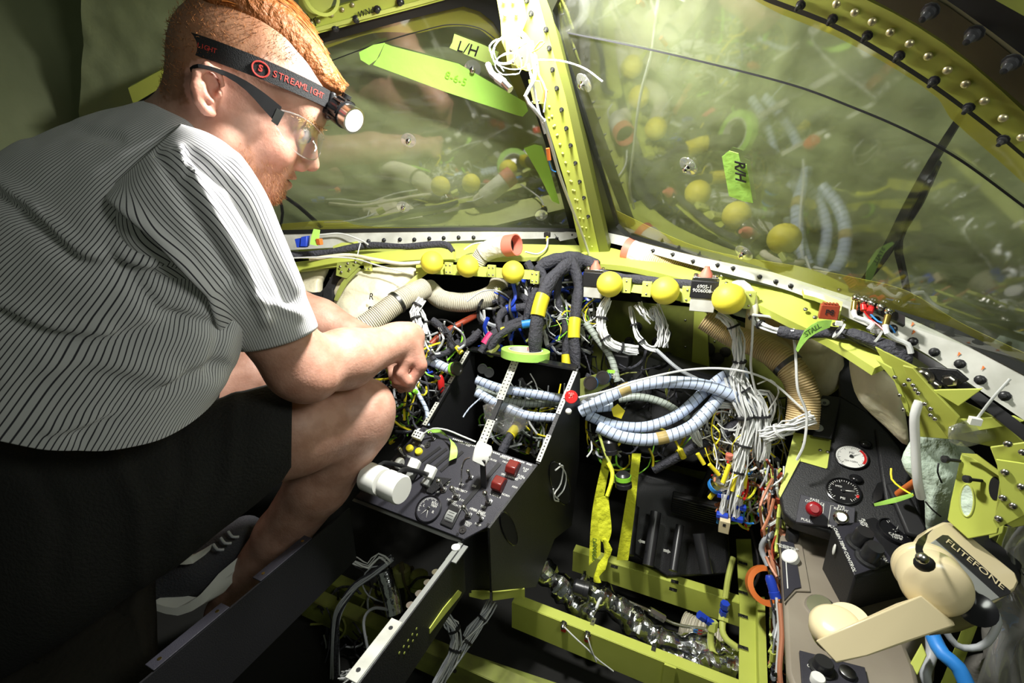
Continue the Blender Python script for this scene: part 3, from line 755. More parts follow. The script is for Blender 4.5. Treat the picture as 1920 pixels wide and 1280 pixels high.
duct('air_duct', [(640, 640, .98), (700, 600, 1.0), (752, 562, 1.03), (796, 540, 1.08)], .027, 'duct_white', 'white ribbed duct rising behind the wrist', clamp=(.62,), rr=lambda t: .024)
duct('air_duct', [(803, 540, 1.17), (830, 562, 1.12), (880, 566, 1.10), (925, 550, 1.12), (940, 518, 1.17)], .024, 'duct_white', 'white ribbed duct curling below the left balls', rr=lambda t: .023)
duct('air_duct', [(1320, 598, .95), (1370, 628, .93), (1430, 652, .88), (1482, 690, .84), (1506, 742, .83), (1503, 800, .83)], .03, 'duct_tan', 'large tan ribbed duct bending down behind the right black console', clamp=(.58,), rr=lambda t: .022+.0045*t)
# insulation
def pad(name, outline, d, bulge, m, label, seed=0, parent=None, cat='insulation'):
    """puffed pad following an outline (x,y,depth)"""
    pts = T(outline); c = sum(pts, Vector())/len(pts); n = (CAM-c).normalized()
    vs = []; rings = 9; q = spline(pts+[pts[0]], .012)[0][:-1]; N = len(q)
    for j in range(rings+1):
        f = j/rings
        for p in q:
            v = c.lerp(p, 1-f*f*.999 if f < 1 else .001)
            vs.append(v+n*(bulge*math.sqrt(max(0, 1-(1-f*f)**2))+.35*bulge*nz((v.x*17+seed, v.y*17, v.z*21))+.15*bulge*nz((v.x*50+seed, v.y*50, v.z*60))))
    base = [p-n*.01 for p in q]; vs += base; o = (rings+1)*N
    fs = [(j*N+k, j*N+(k+1) % N, (j+1)*N+(k+1) % N, (j+1)*N+k) for j in range(rings) for k in range(N)]
    fs += [(o+k, o+(k+1) % N, (k+1) % N, k) for k in range(N)] + [[o+k for k in range(N)][::-1]]
    ob = MB().add(vs, fs).build(name, m, parent, angle=180)
    if label: tag(ob, label, cat)
    return ob
ip = pad('insulation_pad', [(618, 520, 1.16), (700, 500, 1.16), (790, 496, 1.16), (770, 540, 1.14), (742, 566, 1.12), (690, 612, 1.10), (640, 612, 1.10), (618, 585, 1.12)], 0, .045, 'insulation', 'cream insulation pad with marker scribbles behind the forearm', 1)
text('R', P(695, 556, 1.058), X_, Z_, .022, 'ink', ip, 'marker_writing', shear=.3); text('8', P(697, 583, 1.05), Vector((.8, 0, .5)), Vector((-.5, 0, .8)), .03, 'ink', ip, 'marker_writing')
pad('insulation_pad', [(560, 512, 1.2), (615, 500, 1.2), (606, 530, 1.18), (600, 560, 1.16), (560, 545, 1.16)], 0, .03, 'insulation', 'small cream insulation pad right beside the shirt sleeve', 3)
pad('insulation_pad', [(1400, 560, .92), (1440, 580, .88), (1500, 618, .88), (1560, 650, .90), (1582, 672, .93), (1577, 720, .94), (1545, 745, .94), (1500, 740, .93), (1440, 690, .88), (1400, 640, .92)], 0, .03, 'insulation_yellowed', 'yellowed insulation blanket behind the tan duct', 5)
pad('insulation_pad', [(1592, 662, .74), (1640, 685, .70), (1690, 720, .68), (1697, 770, .68), (1702, 835, .69), (1660, 800, .72), (1610, 750, .74), (1594, 700, .75)], 0, .02, 'insulation', 'cream quilted insulation between the black panel and the right ribs', 8)
dk = one('support_bracket', strip3('x', [(560, 545, 1.13), (600, 548, 1.12), (628, 505, 1.12)], [(560, 560, 1.12), (612, 562, 1.12), (640, 510, 1.12)], (0, .01, 0), None, mb=MB()), 'black_paint', 'black angled bracket between the two left insulation pads', 'bracket')
strip3('bracket_leg', [(606, 545, 1.118), (604, 590, 1.10)], [(622, 540, 1.118), (624, 590, 1.10)], (0, .01, 0), 'black_paint', dk)

# ---- tape pieces and labels on the windscreens
def tape(name, pts, plane, m, label, h, curl=None, cat='tape'):
    n = plane.n if (plane.o-CAM).dot(plane.n) < 0 else -plane.n
    q = [plane.at(x, y)+n*h for x, y in pts]
    return tag(MB().prism(q, -n*.0006).build(name, m, angle=30), label, cat)
t1 = tape('masking_tape', [(722, 80), (735, 85), (860, 118), (985, 190), (990, 206), (980, 217), (968, 214), (840, 172), (700, 120), (712, 104)], PL, 'green_tape', 'long lime green tape strip running across the left windscreen', .004)
pts = [PL.at(x, y, -.012) for x, y in [(722, 80), (700, 84), (673, 98), (676, 112), (692, 122), (706, 112)]]
MB().prism(pts, nL*.0006).build('folded_end', 'green_tape', t1)
text('8-6-5', PL.at(855, 148, -.0056), PL.at(880, 158)-PL.at(830, 138), PL.at(850, 120)-PL.at(855, 148), .02, 'lime', t1, 'marker_writing')
t2 = tape('masking_tape', [(852, 62), (905, 82), (935, 96), (928, 122), (900, 112), (843, 88), (848, 78)], PL, 'tape_pale', 'pale green tape label reading L/H at the top of the left windscreen', .004)
text('L/H', PL.at(876, 92, -.0056), PL.at(896, 98)-PL.at(856, 86), PL.at(874, 70)-PL.at(876, 92), .026, 'ink', t2, 'marker_writing', shear=.15)
tape('masking_tape', [(982, 276), (1002, 269), (1016, 272), (1032, 320), (1049, 381), (1035, 375), (1010, 325)], PL, 'green_tape', 'torn lime green tape at the lower right corner of the left windscreen', .004)
t3 = tape('masking_tape', [(1357, 290), (1371, 279), (1388, 284), (1392, 300), (1403, 305), (1415, 377), (1398, 374), (1370, 364), (1364, 330)], PR, 'green_tape', 'lime green tape label reading R/H on the right windscreen', .004)
text('R/H', PR.at(1387, 322, -.0056), PR.at(1388, 345)-PR.at(1386, 300), PR.at(1400, 322)-PR.at(1380, 322), .022, 'ink', t3, 'marker_writing', bold=.0004)
# suction studs on the glass
for x, y, pl, lab in [(766, 263, PL, 'clear round stud in the middle of the left windscreen'), (756, 388, PL, 'clear stud low on the left windscreen'), (1015, 403, PL, 'small clear stud near the lower right corner of the left windscreen'), (886, 129, PL, 'clear stud between the two tapes on the left windscreen'),
                      (1095, 155, PR, 'clear stud high on the left edge of the right windscreen'), (1291, 311, PR, 'clear stud left of the R/H tape label'), (1395, 474, PR, 'clear stud just above the right sill')]:
    c = pl.at(x, y, -.002); n = -pl.n; t = thing('glass_stud', c, lab, 'stud', 'clear studs on the windscreens')
    MB().lathe(c, n, [(.0, .0), (.016, .0), (.0155, .001), (.012, .0015), (0, .002)], 24).build('disc', 'clear_plastic', t)
    MB().lathe(c, n, [(.0055, .001), (.0055, .004), (.003, .006), (.0045, .010), (.002, .012), (0, .012)], 14).build('pin', 'chrome' if y != 403 else 'clear_plastic', t)
# black bonding line on panes
cable('bonding_line', [PR.at(x, y, -.001) for x, y in [(1065, 62), (1180, 85), (1300, 112), (1480, 158), (1600, 202), (1700, 245), (1800, 300), (1930, 395)]], .0011, 'ink', 'thin black line crossing the upper right windscreen', 'line', n=5)
cable('bonding_line', [PL.at(x, y, -.001) for x, y in [(600, 122), (700, 85), (800, 55), (850, 46), (900, 53), (935, 78)]], .0009, 'ink', 'thin dark line across the top of the left windscreen', 'line', n=5)
# wiper outside the right pane
PW = Plane(PR.o+nR*.03, nR)
wp = thing('windscreen_wiper', PW.at(1640, 540), 'black wiper lying outside the right windscreen', 'wiper')
strip('blade', [(1796, 214), (1740, 300), (1690, 390), (1650, 470), (1602, 540)], [(1806, 220), (1752, 310), (1704, 398), (1668, 478), (1614, 548)], PW, .008, 'black_rubber', wp)
strip('arm', [(1752, 304), (1715, 380), (1676, 452), (1688, 520), (1700, 580)], [(1760, 312), (1726, 388), (1688, 456), (1697, 520), (1708, 580)], PW, .006, 'black_paint', wp, h=.01)
wp2 = thing('windscreen_wiper', PLo.at(580, 380), 'thin dark wiper outside the left windscreen near the chin', 'wiper')
strip('blade', [(525, 362), (560, 385), (606, 425)], [(525, 367), (558, 390), (600, 428)], PLo, .004, 'black_rubber', wp2); strip('arm', [(522, 375), (527, 400), (522, 430)], [(527, 375), (532, 400), (527, 430)], PLo, .004, 'black_rubber', wp2)
# relay blocks on the glareshield
def relay(x, y, d, s, label):
    c = P(x, y, d); t = thing('relay_box', c, label, 'relay')
    MB().box(c, X_*.022*s, Y_*.018*s, Z_*.015*s).build('case', 'black_paint', t, bevel=.001)
    MB().box(c-Z_*.027*s, X_*.020*s, Y_*.016*s, Z_*.012*s).build('base', 'white_paint', t, bevel=.001)
    MB().box(c+Z_*.018*s, X_*.020*s, Y_*.016*s, Z_*.003*s).build('top_plate', 'steel', t, bevel=.0006)
    MB().lathe(c+Z_*.02*s, Z_, [(.011*s, 0), (.010*s, .006*s), (.005*s, .014*s), (.004*s, .018*s), (0, .018*s)], 12).build('terminal_boot', 'pink_collar', t)
    for sx in (-1, 1): MB().lathe(c+Z_*.02*s+X_*.016*s*sx, Z_, [(.004, 0), (.004, .004), (.002, .005), (0, .005)], 8).build('screw', 'steel', t)
    return t, c
t, c = relay(1321, 540, .80, 1, 'black relay box with white base between the two right balls')
text('6905-1\n9006008-1', c-Y_*.0185+Z_*.002, X_, Z_, .0085, 'white_plastic', t)
relay(1116, 522, .98, 1, 'black relay box left of the first right hand ball')
# ============================================================ centre pedestal
PP = Plane.through(P(792, 799, .94), P(1007, 871, .827), P(665, 932, .873))
def A(x, y, h=0): return PP.at(x, y, h)
pn = PP.n
px_ = (A(1007, 871)-A(792, 799)).normalized(); py_ = pn.cross(px_)
ped = thing('centre_pedestal', A(840, 930, -.3), 'black centre pedestal with control panel, levers, switches and open upper frame', 'pedestal')
def pl(name, pts, h, th, m, par=None, bevel=0):
    return MB().prism([A(x, y, h) for x, y in pts], -pn*th).build(name, m, par or ped, bevel=bevel, angle=30)
panel = pl('control_panel', [(792, 799), (1007, 871), (968, 922), (920, 984), (870, 1011), (665, 932), (728, 866)], 0, .006, 'panel_black', bevel=.0012)
pl('panel_body', [(794, 802), (1003, 873), (965, 922), (917, 984), (869, 1008), (668, 931), (728, 868)], -.0065, .05, 'black_paint')
pl('front_lip', [(664, 934), (870, 1012), (868, 1018), (840, 1010), (690, 950), (660, 938)], -.010, .003, 'grey_panel')
# sides and frame
R0, R1, L0, L1 = P(1009, 870, .83), P(1082, 692, .905), P(797, 799, .945), P(882, 655, 1.06)
M0, M1 = P(905, 833, .885), P(968, 676, .98)
def rail(a, b, w, t, m, par, name='frame_rail'):
    a, b = Vector(a), Vector(b); d = (b-a); L = d.length; d.normalize(); s = (X_-d*X_.dot(d)).normalized(); n = s.cross(d)
    return MB().box((a+b)/2, s*w, d*L/2, n*t).build(name, m, par, bevel=.0006)
SR = Plane.through(R0, R1, R0-Z_)
def sp(name, pts, plane, th, m, par=None, h=0, bevel=0):
    n = plane.n if plane.n.dot(plane.o-CAM) > 0 else -plane.n
    return MB().prism([plane.at(x, y, h) for x, y in pts], n*th).build(name, m, par or ped, bevel=bevel, angle=30)
sp('side_panel', [(1082, 690), (1088, 700), (1086, 860), (1072, 985), (1040, 1010), (1005, 1100), (922, 1108), (918, 990), (968, 924), (1007, 873), (1045, 785)], SR, .004, 'black_paint')
S2 = Plane.through(P(920, 984, .80), P(870, 1013, .775), P(920, 984, .80)-Z_)
sp('corner_panel', [(920, 984), (922, 1110), (868, 1112), (868, 1013)], S2, .004, 'black_paint')
for (x, y, rx, ry, rt) in [(953, 990, 12, 33, .35), (1049, 905, 16, 42, .30)]:
    pts = [(x+rx*math.cos(a)*math.cos(rt)-ry*math.sin(a)*math.sin(-rt), y+rx*math.cos(a)*math.sin(-rt)+ry*math.sin(a)*math.cos(rt)) for a in [k*math.pi/14 for k in range(28)]]
    n = -SR.n if SR.n.dot(SR.o-CAM) > 0 else SR.n
    q = [SR.at(px, py)+n*.001 for px, py in pts]; c = sum(q, Vector())/len(q)
    MB().tube(q+[q[0]], .0012, n=6).build('hole_rim', 'black_gloss', ped); MB().prism([c.lerp(v, .97) for v in q], n*.0004).build('cutout', 'void_dark', ped)
for k, pts in enumerate(([(1038, 880), (1052, 872), (1048, 905), (1036, 925), (1044, 935)], [(1046, 868), (1058, 890), (1054, 915), (1042, 930)], [(1034, 915), (1036, 935), (1044, 938)])):
    cable('white_wire', [SR.at(x, y)-SR.n*(-.004 if SR.n.dot(SR.o-CAM) < 0 else .004) for x, y in pts], .0016, 'white_wire', ['upper', 'outer curved', 'lower short'][k]+' white wire showing in the oval cutout of the pedestal side', 'wire', 'wires in the pedestal cutout')
sp('inner_side', [(882, 655), (890, 662), (893, 800), (890, 835), (797, 800), (838, 727)], Plane.through(L0, L1, L0-Z_), .003, 'black_paint')
rail(L0, L1, .004, .004, 'black_paint', ped); rail(R0, R1, .004, .004, 'black_paint', ped); rail(M0, M1, .005, .003, 'black_paint', ped)
rail(L1, P(985, 676, .975), .001, .001, 'black_paint', ped, 'top_bar')
o = MB().box((L1+R1)/2+Z_*.002, (R1-L1)/2, Y_*.011, Z_*.0025).build('top_bar', 'black_gloss', ped, bevel=.0008)
def perf(pts0, pts1, w, rows, n, h):
    a, b = Vector(pts0), Vector(pts1); d = (b-a); L = d.length; d.normalize(); s = (X_-d*X_.dot(d)).normalized(); nn = s.cross(d)
    if nn.dot(CAM-a) < 0: nn = -nn
    o = MB().box((a+b)/2+nn*h, s*w, d*L/2, nn*.0008).build('perforated_strip', 'white_paint', ped)
    mb = MB()
    for k in range(n):
        for r in range(rows):
            c = a+d*L*(k+.5)/n+nn*(h+.0009)+s*(0 if rows == 1 else (r-.5)*w*1.05)
            mb.cyl(c, c+nn*.0002, .0016, n=8)
    mb.build('holes', 'ink', o)
def lr(a, b, t): return Vector(a).lerp(Vector(b), t)
perf(lr(L0, L1, .52), lr(L0, L1, .99), .0045, 1, 14, .005); perf(lr(L0, L1, .0), lr(L0, L1, .27), .0045, 1, 8, .005)
perf(lr(M0, M1, .50), lr(M0, M1, .99), .0085, 2, 12, .004); perf(lr(M0, M1, .0), lr(M0, M1, .26), .0085, 2, 7, .004)
perf(lr(R0, R1, .50), lr(R0, R1, .96), .0045, 1, 13, .005); perf(lr(R0, R1, .02), lr(R0, R1, .28), .0045, 1, 8, .005)
# lower console rims (run straight aft)
RR = P(868, 1020, .775); LL = P(655, 952, .865)
rr = thing('console_rail', RR, 'right lower console wall with bright top flange running toward the camera', 'rail')
MB().box(RR+Vector((0, -.25, -.05)), X_*.0015, Y_*.25, Z_*.05).build('web', 'black_paint', rr)
MB().box(RR+Vector((-.004, -.25, .0005)), X_*.004, Y_*.25, Z_*.0008).build('top_edge', 'grey_panel', rr)
MB().box(RR+Vector((-.0, -.02, -.002)), X_*.010, Y_*.02, Z_*.0012).build('end_plate', 'grey_panel', rr)
MB().cyl(RR+Vector((-.006, -.013, 0)), RR+Vector((-.006, -.013, .003)), .0075, n=20).build('washer', 'white_plastic', rr)
for k, (y0, y1) in enumerate([(-.165, -.255), (-.30, -.34)]):
    MB().box(RR+Vector((-.010, (y0+y1)/2, .002)), X_*.009, Y_*abs(y1-y0)/2, Z_*.001).build('flange_tab', 'white_paint', rr, bevel=.0006)
    for f in (.15, .85): MB().cyl(RR+Vector((-.010, y0+(y1-y0)*f, .0028)), RR+Vector((-.010, y0+(y1-y0)*f, .0034)), .003, n=12).build('nut_hole', 'ink', rr)
for k in range(4): MB().cyl(RR+Vector((-.009, -.07-.022*k, -.003)), RR+Vector((-.009, -.07-.022*k, .001)), .006, n=14).build('nut_plate', 'steel', rr)
for k in range(9): MB().lathe(RR+Vector((.0016, -.14-.010*(k//2), -.035-.012*(k % 2))), X_, [(.0022, 0), (.0015, .0008), (0, .0008)], 8).build('rivet', 'primer_dull', rr)
ll = thing('console_rail', LL, 'left lower console wall, dark, running from the panel toward the man shin', 'rail')
MB().box(LL+Vector((0, -.30, -.06)), X_*.0015, Y_*.30, Z_*.06).build('web', 'black_paint', ll)
for k, (y0, y1) in enumerate([(-.09, -.19), (-.24, -.34), (-.38, -.44)]):
    MB().box(LL+Vector((-.008, (y0+y1)/2, .002)), X_*.009, Y_*abs(y1-y0)/2, Z_*.001).build('flange_tab', 'panel_black', ll, bevel=.0006)
    for f in (.12, .88): MB().cyl(LL+Vector((-.008, y0+(y1-y0)*f, .0028)), LL+Vector((-.008, y0+(y1-y0)*f, .0036)), .0025, n=12).build('nut_hole', 'brass', ll)
# green trim under the side
S3 = Plane.through(P(865, 1110, .80), P(985, 1108, .86), P(865, 1110, .80)-Z_)
gt = thing('green_trim', S3.at(930, 1112), 'short green riveted angle under the pedestal side', 'trim')
sp('angle_piece', [(880, 1106), (919, 1110), (918, 1122), (905, 1124), (880, 1118)], S3, .004, 'primer', gt, h=-.006)
sp('angle_piece', [(924, 1110), (984, 1104), (984, 1126), (978, 1118), (924, 1126)], S3, .004, 'primer', gt, h=-.006)
SW = Plane(RR+X_*.003, X_)
sp('curved_trim', [(860, 1106), (866, 1110), (862, 1118), (836, 1150), (806, 1188), (806, 1178), (832, 1140)], SW, .002, 'primer', rr)
# --- panel furniture
for (a, b) in [((786, 868), (826, 838)), ((797, 873), (838, 841)), ((812, 878), (850, 846)), ((826, 883), (868, 846))]:
    va, vb = A(*a, .0008), A(*b, .0008); d = (vb-va).normalized(); s = pn.cross(d)
    MB().box((va+vb)/2, d*(vb-va).length/2, s*.0032, pn*.0006).build('lever_slot', 'ink', panel)
va, vb = A(870, 945, .0008), A(937, 868, .0008); d = (vb-va).normalized(); s = pn.cross(d)
MB().box((va+vb)/2, d*(vb-va).length/2, s*.004, pn*.0008).build('lever_slot', 'ink', panel)
def toggle(x, y, tx, ty, s=1, m='steel'):
    b = A(x, y, 0); t0 = A(x, y, .018*s)
    lean = (A(tx, ty, 0)-A(x, y, 0)); tip = b+pn*.024*s+lean*.25
    o = MB().lathe(b, pn, [(.0065*s, 0), (.0065*s, .002), (.0045*s, .0025), (.0045*s, .005), (0, .005)], 6).build('toggle_switch', 'dark_steel', ped)
    MB().tube([b+pn*.004, tip], .0018*s, r2=.0042*s, n=12).ball(tip, .0043*s, n=12).build('toggle_lever', m, o)
for x, y, tx, ty, s in [(758, 856, 759, 838, 1), (832, 918, 831, 897, 1.1), (857, 931, 852, 911, 1.1), (917, 941, 916, 918, 1.1), (879, 966, 875, 946, 1.1), (903, 973, 901, 960, .7), (883, 895, 884, 880, .8), (813, 823, 818, 812, .8)]: toggle(x, y, tx, ty, s)
for x, y in [(784, 829), (802, 834), (868, 993)]:
    MB().lathe(A(x, y), pn, [(.0065, 0), (.0065, .002), (.003, .002), (.003, .0012), (.0015, .0012), (.0015, .003), (0, .003)], 16).build('round_jack', 'dark_steel', ped)
for x, y in [(769, 841), (786, 847)]:
    MB().lathe(A(x, y), pn, [(.0075, 0), (.0075, .004), (.0065, .006), (.003, .0072), (0, .0074)], 20).build('push_button', 'yellow', ped)
def drum(a, b, r, m, par, name):
    a, b = Vector(a), Vector(b); d = (b-a).normalized(); L = (b-a).length
    return MB().lathe(a, d, [(0, 0), (r*.9, 0), (r, r*.1), (r, L-r*.1), (r*.92, L), (0, L)], 32).build(name, m, par)
hb = A(745, 935, .0)
ka, kb = P(688, 892, .80), P(754, 919, .76); dk_ = (kb-ka)
for (f0, f1, ex) in [(0, .45, 1), (.54, 1, 1)]:
    o = drum(ka+dk_*f0, ka+dk_*f1, .0245, 'white_plastic', ped, 'thrust_lever_knob')
    m0 = ka+dk_*((f0+f1)/2); q = A(790 if f0 == 0 else 812, 890 if f0 == 0 else 896, .002)
    MB().tube([m0-Z_*.004, m0+py_*.03+pn*.004, q+pn*.012, q], .0042, n=10, flat=.5).build('lever_arm', 'dark_plastic', o)
for (x, y) in [(776, 872), (806, 885)]:
    c = A(x, y, .018); MB().box(c, px_*.011, (py_*.011+pn*.002), pn*.006).build('lever_head', 'white_plastic', ped, bevel=.0025)
    MB().box(c-py_*.014-pn*.008, px_*.007, py_*.010, pn*.007).build('lever_link', 'grey_panel', ped, bevel=.002)
c = A(748, 868, .010); MB().lathe(c-px_*.004, px_, [(0, 0), (.0095, 0), (.011, .002), (.011, .008), (.0095, .010), (0, .010)], 24).build('friction_knob', 'white_plastic', ped)
MB().tube([c, c+px_*.02+py_*-.004, c+px_*.035-py_*.01], .003).build('friction_link', 'dark_plastic', ped)
MB().prism([A(800, 905, .008), A(818, 893, .008), A(846, 897, .008), A(810, 925, .004), A(800, 922, .004)], -pn*.002).build('lever_shroud', 'black_paint', ped)
# flap lever
fb = A(907, 912, .002); ft = P(905, 862, .80); fs = MB().box((fb+ft)/2, px_*.0055, (ft-fb)/2, py_*.0012).build('flap_lever', 'dark_steel', ped)
h = MB(); cx = P(900, 858, .80); w1 = (P(919, 866, .80)-P(893, 856, .80))/2; up1 = (P(893, 842, .80)-P(888, 874, .80))/2
h.prism([cx-w1*1.0+up1*1.0, cx+w1*1.0+up1*.85, cx+w1*1.35+up1*.3, cx+w1*.9-up1*.95, cx-w1*1.2-up1*.8], py_*.016); h.build('handle', 'white_plastic', fs, bevel=.003)
for k in (-1, 1): MB().cyl(cx+w1*1.1+up1*.25*k+py_*.004, cx+w1*1.22+up1*.25*k+py_*.004, .002, n=10).build('screw', 'dark_steel', fs)
MB().tube([P(881, 858, .81), P(872, 862, .81), P(866, 878, .815), A(865, 903)], .0016).build('wire_stop', 'steel', fs)
for x, y in [(963, 880), (937, 910)]:
    c = A(x, y, .010); b = MB()
    g = [(-.013, 0), (-.013, .012), (-.004, .019), (.012, .014), (.015, .004), (.015, 0)]
    o = MB().prism([A(x, y)-px_*.010+py_*q[0]+pn*q[1] for q in g], px_*.020).build('switch_guard', 'dark_red', ped, bevel=.002)
    MB().cyl(A(x, y, .013)-px_*.011+py_*.008, A(x, y, .013)-px_*.0105+py_*.008, .002, n=10).build('guard_screw', 'steel', o)
def dial(c, n, up, r, face, par, txt, needle, m_ink='white_plastic', arc=None, nt=24, a0=-140, a1=140, name='gauge', lab=None, sc=1.0):
    n = Vector(n).normalized(); up = (Vector(up)-n*n.dot(Vector(up))).normalized(); rt = up.cross(n)
    o = MB().lathe(c, n, [(r*1.09, -.004), (r*1.09, .003), (r*1.02, .0035), (r*1.0, .001), (0, .001)], 36).build(name, 'black_gloss', par)
    if lab: o['label'] = lab
    MB().lathe(Vector(c)+n*.0012, n, [(r*.98, 0), (r*.98, .0003), (0, .0003)], 32).build('dial_face', face, o)
    tk = MB()
    for k in range(nt+1):
        a = math.radians(a0+(a1-a0)*k/nt); d = up*math.cos(a)+rt*math.sin(a); s = n.cross(d); L = .10 if k % 4 else .2
        tk.box(Vector(c)+n*.0018+d*r*(.90-L/2), d*r*L/2, s*r*.014, n*.0001)
    tk.build('tick_marks', m_ink, o)
    if arc:
        q0, q1, am = arc; ab = MB(); K = 16; vs = []
        for k in range(K+1):
            a = math.radians(q0+(q1-q0)*k/K); d = up*math.cos(a)+rt*math.sin(a); vs += [Vector(c)+n*.0019+d*r*.96, Vector(c)+n*.0019+d*r*.80]
        ab.add(vs, [(2*k, 2*k+1, 2*k+3, 2*k+2) for k in range(K)]).build('colour_arc', am, o)
    for a in needle:
        a = math.radians(a); d = up*math.cos(a)+rt*math.sin(a); s = n.cross(d)
        MB().prism([Vector(c)+n*.003-d*r*.15-s*r*.03, Vector(c)+n*.003-d*r*.15+s*r*.03, Vector(c)+n*.003+d*r*.72], n*.0004).build('needle', m_ink, o)
    MB().cyl(Vector(c)+n*.003, Vector(c)+n*.0045, r*.12, n=14).build('hub', 'dark_plastic', o)
    for (s, dx, dy, sz) in txt: text(s, Vector(c)+n*.0018+rt*dx*r+up*dy*r, rt, up, sz*r, m_ink, o, depth=.0001)
    return o
dial(A(804, 954, .001), pn, py_, .0225, 'panel_black', ped, [('ROLL\nTRIM', .3, .45, .26), ('L', -.5, .1, .3), ('R', .5, -.1, .3)], [-150, 160], nt=20, a0=-120, a1=20)
c = A(846, 968, .0); MB().box(c, px_*.013, py_*.019, pn*.003).build('trim_window', 'dark_plastic', ped, bevel=.002)
MB().cyl(c-px_*.009+pn*-.011, c+px_*.009-pn*.011, .0165, n=28).build('trim_wheel', 'grey_panel', ped)
for k in range(5): MB().box(c+pn*.0052+py_*(-.010+.005*k)-pn*abs(k-2)*.0007, px_*.006, py_*.0006, pn*.0003).build('tick_mark', 'ink', ped)
def ptxt(s, x, y, sz=.0052): text(s, A(x, y, .0004), px_, py_, sz, 'white_plastic', panel, depth=.0001)
for s, x, y in [('ENGINE START', 787, 834), ('DISENGAGE', 772, 858), ('PITCH TRIM', 858, 948), ('SPEED BRAKE', 954, 893), ('EXTEND', 962, 896), ('FLAP\nUP', 985, 881), ('FLAP\nDN', 975, 894), ('NORM', 948, 928), ('L GATE R', 929, 929), ('TEST', 906, 950), ('EMER', 889, 955), ('SPEED\nTEST', 877, 982), ('NOSE\nDOWN', 903, 962), ('N-UP', 896, 983), ('EXT', 865, 908), ('RETRACT', 866, 919), ('20%', 889, 911), ('NORM', 845, 938), ('THROTTLE', 742, 868), ('IDLE', 730, 880), ('CRUISE', 924, 862), ('OFF', 852, 940), ('PITCH TRIM', 893, 958), ('GND\nIDLE', 838, 905), ('CUT OFF', 815, 920), ('COUNTER', 858, 917), ('MAX', 947, 866), ('FLIGHT IDLE', 870, 832), ('SPEED BRAKES', 952, 860), ('ENGINE SYNC', 862, 936), ('ARM', 965, 913), ('MUTE', 985, 897)]: ptxt(s, x, y)
for k in range(46):
    x = 850+k*3.3; y = 822.5+k*3.3*.335
    if k % 7 != 6: MB().box(A(x, y, .0003), px_*.0012, py_*.0014, pn*.0001).build('tick_mark', 'white_plastic', panel)
for x, y in [(680, 936), (795, 806), (1000, 873), (858, 1001), (915, 983), (790, 905), (735, 868)]:
    MB().lathe(A(x, y), pn, [(.0028, 0), (.0026, .0008), (0, .0008)], 12).build('panel_screw', 'dark_plastic', panel)
# T handle and red knob
th = P(827, 720, .99); o = MB().ball(th, .007, .009, .022, 20).build('emergency_handle', 'red', ped); tag(o, 'red T shaped handle'); MB().cyl(th, th+(lr(L0, L1, .5)-th)*.9, .004, n=10).build('handle_shaft', 'steel', o)
rk = P(1071, 744, .865); d = (CAM-rk).normalized(); o = drum(rk-d*.012, rk+d*.006, .0125, 'red', ped, 'pull_knob'); o['label'] = 'red cylindrical pull knob'
_r = X_*math.cos(YAW)+Y_*math.sin(YAW); MB().tube([rk+d*.0065+_r*a_*.0012+Z_*b_*.0012 for a_, b_ in [(-1.5, 3), (1.5, 3), (1.5, -1), (3.6, -1), (0, -5), (-3.6, -1), (-1.5, -1), (-1.5, 3)]], .0004, n=5, smooth=False).build('arrow_mark', 'white_plastic', o); text('PULL', rk+d*.0065+Z_*.007, X_*math.cos(YAW)+Y_*math.sin(YAW), Z_, .005, 'white_plastic', o, depth=.0002)
MB().ball(P(1066, 771, .855), .006, n=16).build('lamp_cap', 'white_plastic', ped)
# tape roll on the bar
tc_ = P(985, 663, .985); t = thing('tape_roll', tc_, 'roll of lime green masking tape lying on the top bar of the pedestal frame', 'tape roll')
ax = Vector((.0, .17, 1)).normalized()
MB().lathe(tc_-ax*.009, ax, [(.037, 0), (.0515, 0), (.0525, .001), (.0525, .017), (.0515, .018), (.037, .018), (.037, 0)], 56).build('tape_winding', 'green_tape', t)
MB().lathe(tc_-ax*.009, ax, [(.0345, -.0002), (.0372, -.0002), (.0372, .0184), (.0345, .0184), (.0345, -.0002)], 48).build('paper_core', 'white_plastic', t)
for k, (s, m) in enumerate([('3M', 'red'), ('401+', 'ink')]): text(s, tc_+ax*-.001+Vector((.006+.03*k-.01, -.0-.0, 0))+Y_*.0340, -X_ if False else X_, ax, .012, m, t, depth=.0003)
# tape tag + plug on the panel
strip3('x', [(799, 806, .925), (822, 803, .91), (843, 822, .885), (845, 840, .87), (842, 864, .862)], [(803, 812, .92), (826, 812, .905), (852, 830, .885), (858, 846, .87), (856, 858, .862)], pn*.0004, None, mb=(mbt := MB())); one('tape_flag', mbt, 'green_tape', 'lime green tape strip hanging off the white wire above the panel', 'tape')
t = thing('wire_plug', P(784, 816, .915), 'white square plug lying on the top left corner of the control panel', 'plug'); MB().box(P(784, 816, .912), px_*.011, py_*.008, pn*.005).build('plug_body', 'white_plastic', t, bevel=.001)
mbh = MB()
for i in range(3):
    for j in range(2): mbh.box(P(784, 816, .912)+pn*.0051+px_*(-.006+.006*i)+py_*(-.003+.006*j), px_*.0015, py_*.0015, pn*.0002)
mbh.build('sockets', 'ink', t); MB().tube(T([(795, 812, .91), (812, 803, .905), (838, 806, .895), (868, 818, .885), (892, 828, .88)]), .0016).build('lead', 'white_wire', t)
